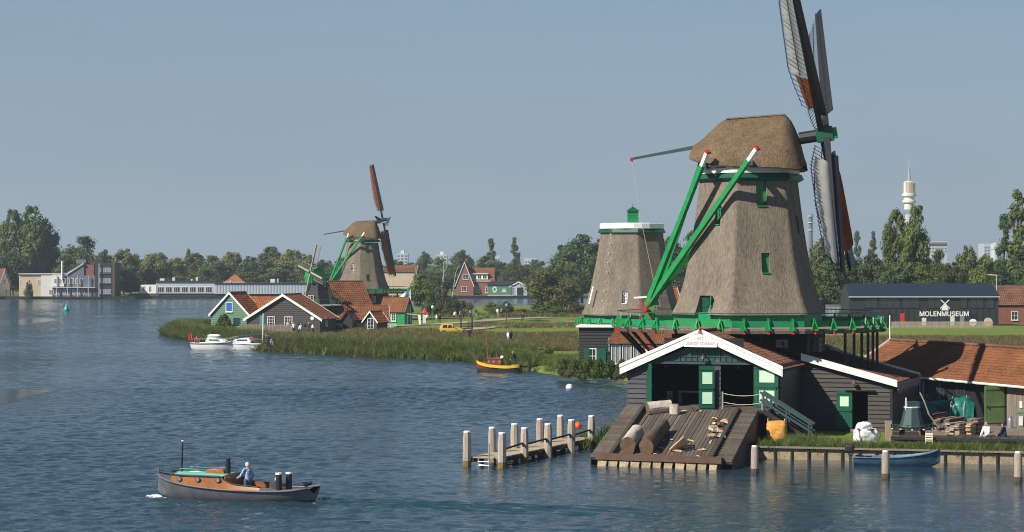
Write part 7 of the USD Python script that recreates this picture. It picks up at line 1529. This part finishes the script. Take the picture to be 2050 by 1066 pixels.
# cyclist on the lane
cp = P(1046, 647, GZ + .1); BK = Thing('bicycle', 'dark bicycle ridden along the lane towards the mills', 'bicycle', cp, 1.9)
def wheel(T, c, r, name='wheel'):
    m = MB(); m.tube([c + np.array([r * math.cos(a), 0, r * math.sin(a)]) for a in np.linspace(0, 2 * math.pi, 25)], .03, 5, cap=False); q = T.part(name, m, 'black_paint'); m = MB()
    for a in np.linspace(0, 2 * math.pi, 13)[:-1]: m.tube([c, c + np.array([r * math.cos(a), 0, r * math.sin(a)])], .008, 3)
    T.part('spokes', m, 'steel', under=q)
for x in (-.55, .55): wheel(BK, np.array([x, 0, .34]), .33)
m = MB(); m.tube([(-.55, 0, .34), (-.15, 0, .85), (.42, 0, .85), (.05, 0, .3), (-.15, 0, .85)], .025, 5); m.tube([(-.55, 0, .34), (.05, 0, .3)], .02, 5); m.tube([(.55, 0, .34), (.4, 0, 1.05), (.3, 0, 1.08)], .025, 5); BK.part('frame', m, 'iron'); m = MB(); m.box((-.2, 0, .93), (.26, .16, .06)); BK.part('saddle', m, 'black_paint'); m = MB(); m.tube([(.3, -.28, 1.08), (.42, 0, 1.1), (.3, .28, 1.08)], .02, 5); BK.part('handlebar', m, 'steel')
person('person in black riding a bicycle along the lane', BK.W((-.2, 0, .50)), 1.9, 'sit', 'black', 'grey', 'fair', 1.74, seed=60)
# the two sitting in the yard
PLQ = lambda t, n, z: Q(t, n, z)
# ---------------------------------------------------------------- yard by the quay
PF2 = Thing('yard_platform', 'low dark timber platform with heavy beams along the right part of the quay', 'platform', Q(8.5, 1.75, YZ), math.atan2(QD[1], QD[0]))
PLn = 18.5; PZ = .58
for i in range(37):
    if i < 7 or 14 < i < 17: continue
    m = MB(); m.box((i * .5 + .25, 1.75, PZ - .03 + .006 * (i % 2)), (.47, 3.3, .07)); PF2.part('plank', m, 'dark_deck')
for y in (.05, 1.7, 3.3): m = MB(); m.box((PLn / 2, y, PZ - .15), (PLn, .16, .16)); PF2.part('beam', m, 'dark_deck')
m = MB(); m.box((PLn / 2, -.10, PZ - .02), (PLn + .2, .14, .14)); PF2.part('front_beam', m, 'tar_wood'); m = MB(); m.box((PLn / 2, -.12, .08), (PLn, .12, .12)); PF2.part('low_beam', m, 'tar_wood')
for i in range(13): m = MB(); m.box((i * 1.5 + .02, -.04, .2), (.18, .18, .8 if i % 3 else 1.0)); PF2.part('post', m, 'tar_wood')
# lumber: every plank of a stack is a thing
lr = np.random.default_rng(21)
def stack(c, ang, rows, cols, L, w, h, mt, lab, group, skew=.04):
    d = rotz(ang)
    for k in range(rows):
        for j in range(cols):
            if k == rows - 1 and j % 2 and cols > 2: continue
            m = MB(); m.box(np.asarray(c) + d @ np.array([lr.normal(0, skew * 2), (j - (cols - 1) / 2) * (w + .02) + lr.normal(0, .01), (k + .5) * (h + .025)]), (L * lr.uniform(.88, 1.05), w, h), ang + lr.normal(0, skew * .4)); single('lumber_plank', m, mt[(k + j) % len(mt)], lab, 'plank', group)
Y_ = lambda px, py: P(px, py, YZ)
stack(Y_(1868, 855), 1.05, 9, 4, 2.6, .26, .08, ['old_wood', 'plank_grey', 'bark'], 'dark weathered plank in the stack nearest the green mill model', 'planks of the stack by the mill model')
stack(Y_(1900, 862), 1.0, 8, 4, 2.8, .26, .08, ['plank_grey', 'old_wood'], 'grey plank in the second stack before the teal tarpaulin', 'planks of the second stack')
stack(Y_(1922, 872), .95, 7, 3, 2.4, .30, .09, ['old_wood', 'post_wood', 'deck_wood'], 'pale topped plank in the front stack left of the seated people', 'planks of the pale front stack')
stack(Y_(1952, 868), 1.1, 9, 2, 1.5, .32, .08, ['old_wood', 'deck_wood', 'plank_grey'], 'plank of the short neat stack right of the pale front stack', 'planks of the short neat stack')
stack(Y_(1944, 873), 1.1, 7, 1, 1.2, .3, .09, ['deck_wood', 'raw_wood'], 'yellowish plank of the narrow little stack', 'planks of the narrow little stack')
stack(D(1806, 0, 138) * [1, 1, 0] + (0, 0, YZ), .2, 6, 3, 1.8, .25, .09, ['old_wood', 'bark', 'plank_grey'], 'dark plank in the jumble behind the mill model', 'planks behind the mill model')
# teal tarpaulin over a load
TC = D(1903, 0, 152.5) * [1, 1, 0] + (0, 0, YZ); TP = Thing('tarpaulin', 'crumpled teal tarpaulin over a load under the barn eave', 'tarpaulin', TC, -.38)
n, kx = 46, 26; G = np.zeros((n, kx, 3))
for i, a in enumerate(np.linspace(-2.7, 1.7, n)):
    for j, t in enumerate(np.linspace(0, 1, kx)):
        an = t * math.pi; hgt = 1.55 + .2 * math.sin(a * 1.7) - .35 * max(0, -a - 1.2) - (.9 * max(0, (a - 1.2)) ** 1.2); w = 1.0 + .1 * math.sin(a * 3)
        sq = (abs(math.cos(an)) ** 3.2 + abs(math.sin(an)) ** 3.2) ** (-1 / 3.2); G[i, j] = (a, -math.cos(an) * sq * w, max(.12, math.sin(an) * sq * hgt))
nz = meshkit.fbm(G * [1.6, 1.6, 1.4] + 31, 4) - .5; rd = np.abs(meshkit.noise(G * [2.3, 2.3, 2.3] + 7) - .5) * 2
G[..., 1] += nz * .5; G[..., 2] += nz * .28 - (1 - rd) ** 3 * .16; G[..., 2] = np.maximum(G[..., 2], .05)
m = MB(); m.grid(G); TP.part('sheet', m, 'teal_tarp', smooth=50)
m = MB(); m.box((-.5, 0, .5), (3.6, 1.5, 1.0)); TP.part('load', m, 'bark')
for a in (-1.6, .2, 1.1): m = MB(); m.tube([(a, -1.08, .1), (a, -1.03, 1.2), (a, 0, 1.78), (a, 1.0, 1.2)], .02, 4); TP.part('lashing', m, 'rope')
# green mill model
MM = Thing('mill_model', 'dark green wooden model of a mill body with white rim on a low dark stand', 'mill model', D(1826, 0, 135.2) * [1, 1, 0] + (0, 0, YZ), .15); MM.xform.AddScaleOp().Set(Gf.Vec3f(1, 1, .8))
m = MB(); m.lathe([(.82, 1.08), (.70, 1.3), (.58, 1.9), (.46, 2.5)], 8, a0=.39); MM.part('tower', m, 'slate_green'); m = MB(); m.lathe([(.49, 2.5), (.5, 2.58)], 8, a0=.39); MM.part('rim', m, 'white'); m = MB(); m.box((0, 0, 2.78), (.72, .6, .4)); MM.part('head', m, 'slate_green'); m = MB(); m.box((-.42, -.1, 2.75), (.07, .07, 1.0)); MM.part('upright', m, 'white')
m = MB(); m.lathe([(1.35, .92), (1.35, 1.02)], 12); MM.part('gallery', m, 'tar_wood'); m = MB()
for i in range(12): a = i * .5236; m.beam((1.3 * math.cos(a), 1.3 * math.sin(a), 1.0), (1.3 * math.cos(a), 1.3 * math.sin(a), 1.3), .05, .05); m.beam((1.3 * math.cos(a), 1.3 * math.sin(a), 1.28), (1.3 * math.cos(a + .5236), 1.3 * math.sin(a + .5236), 1.28), .05, .05)
MM.part('gallery_rail', m, 'dark_green')
for i in range(12): a = i * .5236 + .2; m = MB(); m.box((1.36 * math.cos(a), 1.36 * math.sin(a), .97), (.08, .08, .08)); MM.part('beam_tip', m, 'white')
for a in (.5, 2.1, 3.7, 5.3): m = MB(); m.beam((1.0 * math.cos(a), 1.0 * math.sin(a), 0), (.8 * math.cos(a), .8 * math.sin(a), .92), .14, .14); MM.part('leg', m, 'tar_wood')
m = MB(); m.tube([(.6, .3, 3.6), (.75, -.1, 2.9), (.95, -.3, 2.0), (1.5, -.5, 1.0)], .05, 5); MM.part('pole', m, 'old_wood')
T = Thing('board', 'pale upright board leaning left of the green mill model', 'board', D(1779, 0, 135.0) * [1, 1, 0] + (0, 0, YZ), .2); m = MB(); m.box((0, 0, .62), (.42, .06, 1.24), R=trimesh.transformations.euler_matrix(-.1, 0, 0)[:3, :3]); T.part('panel', m, 'deck_wood'); m = MB(); m.box((0, .06, .5), (.06, .05, 1.0)); T.part('batten', m, 'old_wood')
# white sacks
SK = Thing('white_bulk_bag', 'big torn white bulk bag full of scraps on the grass left of the mill model', 'bag', Q(6.85, 2.6, YZ), .3); sack(SK, 1.3, 1.1, 1.05, 'white_sack', 'bag_body', 5, .10, .8)
m = MB(); m.ball((-.08, .05, 1.12), .46, 3, (1.1, .9, .62)); v, f = m.get(); v = v + (meshkit.fbm(v * [2.6, 2.6, 1.8] + 4, 2)[:, None] - .5) * [.42, .42, .3]; SK.part('bag_top', (v, f), 'white_sack', smooth=60)
for s in (-.55, .55): m = MB(); m.tube([(s, -.5, .2), (s * 1.25, -.55, .7), (s * 1.1, -.3, 1.0)], .025, 5); SK.part('strap', m, 'iron')
bits('scrap', 'wood scrap poking out of the torn white bulk bag', lambda a, b: Q(6.9 + .4 * a, 2.3 + .25 * b, YZ + 1.0), 8, 1, .4, ['raw_wood', 'bark'], 'scrap', 'scraps in the bulk bag')
chair('garden_chair', 'pale yellow slatted folding chair on the grass at the quay edge', Q(10.6, 1.6, YZ), math.pi / 2 + math.atan2(QD[1], QD[0]), 'cream')
# persons sitting on the platform
p1 = Q(13.7, 4.2, YZ + PZ); person('person in a white hoodie sitting on the platform edge', p1 + (0, 0, -.42), -2.4, 'sit', 'white', 'tan', 'fair', 1.70, near=True, seed=70)
p2 = Q(14.7, 4.2, YZ + PZ); person('person in dark clothes sitting on the platform right of the white hoodie', p2 + (0, 0, -.42), 2.6, 'sit', 'navy', 'black', 'dark', 1.72, near=True, seed=71)
# green machine, milk can, bins, tools
GMc = Y_(1982, 840); GM_ = Thing('green_machine', 'old green cylindrical machine on small wheels beside the green door', 'machine', GMc, -.3)
m = MB(); m.lathe([(.40, .75), (.42, .9), (.42, 1.9), (.36, 2.02), (.12, 2.1)], 16); GM_.part('drum', m, 'mill_green', smooth=40); m = MB(); m.tube([(0, 0, 2.05), (.0, 0, 2.3)], .10, 8); GM_.part('cap', m, 'dark_green')
for z in (1.0, 1.4, 1.8): m = MB(); m.lathe([(.435, z), (.435, z + .06)], 16); GM_.part('hoop', m, 'dark_green')
m = MB(); m.box((-.1, 0, .6), (1.3, .6, .25)); GM_.part('chassis', m, 'dark_green'); m = MB(); m.ball((-.55, -.1, .75), .42, 2, (1, .8, .9)); GM_.part('guard', m, 'sage_green', smooth=True)
for x in (-.6, .5):
    for y in (-.35, .35): m = MB(); m.lathe([(.26, -.05), (.26, .05)], 14); m.xf(trimesh.transformations.euler_matrix(math.pi / 2, 0, 0)[:3, :3], (x, y, .26)); GM_.part('wheel', m, 'black_paint')
mc = Y_(2022, 858); T = Thing('milk_can', 'grey metal milk can standing before the grey boards of the barn', 'milk can', mc); m = MB(); m.lathe([(.19, 0), (.2, .05), (.2, .5), (.12, .65), (.12, .72), (.15, .74)], 16); T.part('can', m, 'steel', smooth=35); m = MB(); m.lathe([(.155, .74), (.155, .8), (.04, .82)], 14); T.part('lid', m, 'steel', smooth=35); m = MB(); m.tube([(.2, 0, .45), (.27, 0, .5), (.24, 0, .62), (.15, 0, .64)], .02, 5); T.part('handle', m, 'steel')
bn_ = Y_(2042, 858); T = Thing('litter_bin', 'pale bin with green lid at the right edge before the barn', 'bin', bn_); m = MB(); m.lathe([(.26, 0), (.3, 1.0)], 4, a0=.785); T.part('body', m, 'pane_pale'); m = MB(); m.lathe([(.33, 1.0), (.3, 1.12), (.1, 1.16)], 4, a0=.785); T.part('lid', m, 'sage_green'); m = MB(); m.box((0, -.23, .5), (.26, .02, .6)); T.part('label_panel', m, 'white')
T = Thing('wall_notice', 'small white notice on the grey barn boards', 'notice', BN.W((22.2, wy - .13, 2.0))); m = MB(); m.box((0, 0, .2), (.03, .3, .42), BA + math.pi / 2); T.part('sheet', m, 'white')
for i in range(3):
    q = Y_(1962 + i * 4, 838); T = Thing('garden_tool', ['broom with pale handle', 'fork with worn handle', 'spade with dark handle'][i] + ' leaning by the dark barn wall', 'tool', q); m = MB(); m.tube([(0, 0, .1), (.25 + .1 * i, .25, 1.75)], .025, 5); T.part('shaft', m, ['raw_wood', 'deck_wood', 'old_wood'][i]); m = MB(); m.box((0, 0, .08), (.26, .08, .16)); T.part('head', m, 'iron')
for i in range(4):
    q = D(1790 + 14 * i, 0, 136.6) * [1, 1, 0] + (0, 0, YZ); single('crate_log', MB().tube([q + (-.4, 0, .12), q + (.4, .1, .14)], .11, 8), 'bark' if i % 2 else 'old_wood', 'short round log lying on the ground behind the mill model', 'log', 'short logs behind the mill model')
T = Thing('life_buoy', 'small red and white life ring hanging on a short post near the rowing boat', 'life ring', Q(6.3, .55, YZ)); m = MB(); m.tube([(.12 * math.cos(a), 0, .22 + .12 * math.sin(a)) for a in np.linspace(0, 6.28, 17)], .035, 6, cap=False); T.part('ring', m, 'red_paint'); m = MB(); m.box((0, .05, .2), (.06, .06, .4)); T.part('post', m, 'old_wood')

# ---------------------------------------------------------------- things on the meadow
CA = Thing('yellow_car', 'small yellow hatchback parked on the lane behind the reeds', 'car', P(903, 669, GZ + .13), 0.08)
sec = [(-1.75, .35, .85), (-1.7, .3, 1.05), (-1.45, .25, 1.42), (-.6, .25, 1.5), (.15, .25, 1.46), (.75, .25, 1.02), (1.55, .28, .86), (1.75, .35, .6)]
V = []
for x, z0_, z1_ in sec:
    hw = .80 if abs(x) < 1.6 else .70; sh_ = .86; zm = min(.92, z1_ - .02); hw2 = hw * (.82 if z1_ > 1.2 else .97); V.append([(x, -hw * .95, z0_), (x, -hw, (z0_ + zm) / 2), (x, -hw * .98, zm), (x, -hw2, z1_), (x, 0, z1_ + .04), (x, hw2, z1_), (x, hw * .98, zm), (x, hw, (z0_ + zm) / 2), (x, hw * .95, z0_)])
m = MB(); V = np.array(V); m.grid(V[:, ::-1]); 
for i in (0, -1): c = V[i].mean(0); m.add(np.vstack([V[i], c]), [[j, j + 1, 9] if i == 0 else [j + 1, j, 9] for j in range(8)])
m.grid(np.stack([V[:, 0], V[:, -1]], 1)); CA.part('body', m, 'car_yellow', smooth=35)
for sg in (-1, 1):
    for (a, b) in ((-1.3, -.62), (-.52, .12)):
        m = MB(); q = [(a, sg * .815, .95), (b, sg * .815, .95), (b - (.0 if b < 0 else .12), sg * .70, 1.36), (a + .08, sg * .70, 1.36)]; m.poly(q, (0, -sg * .03, 0)); CA.part('side_window', m, 'pane')
    m = MB(); m.poly([(.2, sg * .81, .95), (.68, sg * .80, .97), (.22, sg * .71, 1.34)], (0, -sg * .03, 0)); CA.part('quarter_window', m, 'pane')
    for x in (-1.1, 1.1):
        m = MB(); m.lathe([(.29, -.09), (.30, -.05), (.30, .05), (.29, .09)], 18); m.xf(trimesh.transformations.euler_matrix(math.pi / 2, 0, 0)[:3, :3], (x, sg * .74, .30)); q = CA.part('wheel', m, 'black_paint'); m = MB(); m.lathe([(.18, -.1), (.18, .1)], 14); m.xf(trimesh.transformations.euler_matrix(math.pi / 2, 0, 0)[:3, :3], (x, sg * .745, .30)); CA.part('rim', m, 'steel', under=q)
    m = MB(); m.ball((1.62, sg * .55, .72), .13, 2, (.6, 1, .7)); CA.part('headlight', m, 'white', smooth=True); m = MB(); m.box((-1.7, sg * .6, .95), (.12, .14, .26)); CA.part('tail_light', m, 'red_paint'); m = MB(); m.box((.55, sg * .9, 1.0), (.12, .16, .12)); CA.part('mirror', m, 'car_yellow')
m = MB(); m.poly([(.18, -.66, 1.45), (.18, .66, 1.45), (.76, .72, 1.06), (.76, -.72, 1.06)], (.03, 0, .03)); CA.part('windscreen', m, 'pane'); m = MB(); m.box((1.74, 0, .45), (.12, 1.4, .2)); m.box((-1.76, 0, .5), (.12, 1.4, .22)); CA.part('bumper', m, 'black_paint')
GT = Thing('field_gate', 'dark wooden field gate between two posts right of the yellow car', 'gate', P(934, 668, GZ + .05), .1)
for x in (-.85, .85): m = MB(); m.box((x, 0, 1.2 if x < 0 else 1.3), (.2, .2, 2.4 if x < 0 else 2.6)); GT.part('post', m, 'tar_wood')
for z in (.4, .75, 1.1): m = MB(); m.box((0, 0, z), (1.5, .06, .12)); GT.part('rail', m, 'tar_wood')
m = MB(); m.beam((-.7, .03, .4), (.7, .03, 1.15), .06, .1); GT.part('diagonal', m, 'tar_wood')
T = Thing('globe_lamp', 'street lamp with white globe on a slim post beside the path', 'street lamp', P(866, 649, GZ)); m = MB(); m.tube([(0, 0, 0), (0, 0, 2.75)], [.07, .045], 7); T.part('post', m, 'mill_green'); m = MB(); m.ball((0, 0, 3.0), .27, 2); T.part('globe', m, 'white', smooth=True)
T = Thing('lamp_post', 'thin dark lamp post beside the lane on the meadow', 'street lamp', P(1014, 652, GZ)); m = MB(); m.tube([(0, 0, 0), (0, 0, 3.3)], [.07, .05], 7); T.part('post', m, 'iron'); m = MB(); m.lathe([(.1, 3.3), (.2, 3.6), (.22, 3.65), (.05, 3.8)], 8); T.part('lantern', m, 'grey_panel')
T = Thing('lamp_post', 'thin dark post with small square lantern before the reeds by the crowd', 'street lamp', P(744, 672, GZ)); m = MB(); m.tube([(0, 0, 0), (0, 0, 2.4)], .045, 6); T.part('post', m, 'iron'); m = MB(); m.box((0, 0, 2.0), (.3, .2, .25)); T.part('lantern', m, 'iron')
fp = P(822, 651, GZ); FL_ = Thing('flag', 'pale blue and white flag streaming from a white pole by the green hut', 'flag', fp); m = MB(); m.tube([(0, 0, 0), (0, 0, 6.2)], [.07, .045], 8); FL_.part('pole', m, 'white')
for i, (t0, t1, mt) in enumerate(((0, .36, 'white'), (.36, .64, 'flag_blue'), (.64, 1, 'flag_pale'))):
    V = np.array([[(-.06 - 2.0 * s, .16 * math.sin(s * 7 + z * 2), 6.0 - 1.7 * (1 - z) - .9 * s ** 1.3 + .1 * math.sin(s * 6)) for z in np.linspace(t0, t1, 5)] for s in np.linspace(0, 1, 16)]); m = MB(); m.grid(V); FL_.part('flag_cloth', m, mt, smooth=True)
T = Thing('ice_stand', 'little white stand with red top beside the path', 'stand', P(851, 648, GZ)); m = MB(); m.box((0, 0, .8), (.8, .6, 1.6)); T.part('counter', m, 'off_white'); m = MB(); m.lathe([(.7, 1.9), (.35, 2.4), (.05, 2.75)], 10); T.part('parasol', m, 'red_paint'); m = MB(); m.tube([(0, 0, 1.6), (0, 0, 2.0)], .05, 6); T.part('stem', m, 'white')
T = Thing('market_awning', 'pale blue-white slanted awning beside the flagpole group', 'awning', P(838, 652, GZ)); m = MB(); m.poly([(-2.0, -.6, 2.0), (.4, -.6, 1.75), (.4, .7, 1.75), (-2.0, .7, 2.0)], (0, 0, .06)); T.part('canvas', m, 'flag_pale'); m = MB(); m.poly([(.1, -.62, .2), (.4, -.62, .2), (.4, -.62, 1.8), (-.1, -.62, 1.8)], (0, .04, 0)); T.part('side_cloth', m, 'white')
for x in (-1.9, .35): m = MB(); m.tube([(x, 0, 0), (x, 0, 1.9)], .04, 5); T.part('leg', m, 'steel')
T = Thing('yellow_sign', 'small yellow square sign at the inner water by the dark bush', 'sign', P(856, 606, .9)); m = MB(); m.box((0, 0, 2.6), (2.0, .1, 1.6)); T.part('panel', m, 'yellow'); m = MB(); m.tube([(0, .08, 0), (0, .08, 2.6)], .08, 6); T.part('post', m, 'grey_panel')
WF = Thing('path_railing', 'low wooden railing at the porch beside the flagpole group', 'railing', D(768, 0, 362) * [1, 1, 0] + (0, 0, GZ), -.1)
for i in range(5): m = MB(); m.box((-1.6 + i * .9, 0, .5), (.1, .1, 1.0)); WF.part('post', m, 'off_white')
for z in (.5, .95): m = MB(); m.box((.2, -.07, z), (3.9, .05, .12)); WF.part('rail', m, 'off_white')
for i, (px, py, l, an) in enumerate(((768, 545, 5.0, .5), (786, 548, 5.5, -.1), (880, 545, 7, .35), (888, 545, 8, .0), (905, 547, 7, .3))):
    y = 770; T = Thing('boat_mast', ['leaning pale boat mast just right of the mill sail', 'upright pale boat mast beyond the distant mill', 'leaning pale mast left of the villa', 'thin upright mast left of the villa', 'pale curved mast closest to the villa'][i], 'mast', ((px - 1025) / 4500 * y, y, .6)); m = MB(); m.tube([(0, 0, 0), (math.sin(an) * l * .6, 0, l * .9 + 2), (math.sin(an) * l * 1.2, 0, l + 4)], [.09, .07, .05], 6); T.part('spar', m, 'off_white'); m = MB(); m.beam((0, 0, l * .5), (1.4, 0, l * .55), .07, .07); T.part('boom', m, 'off_white')
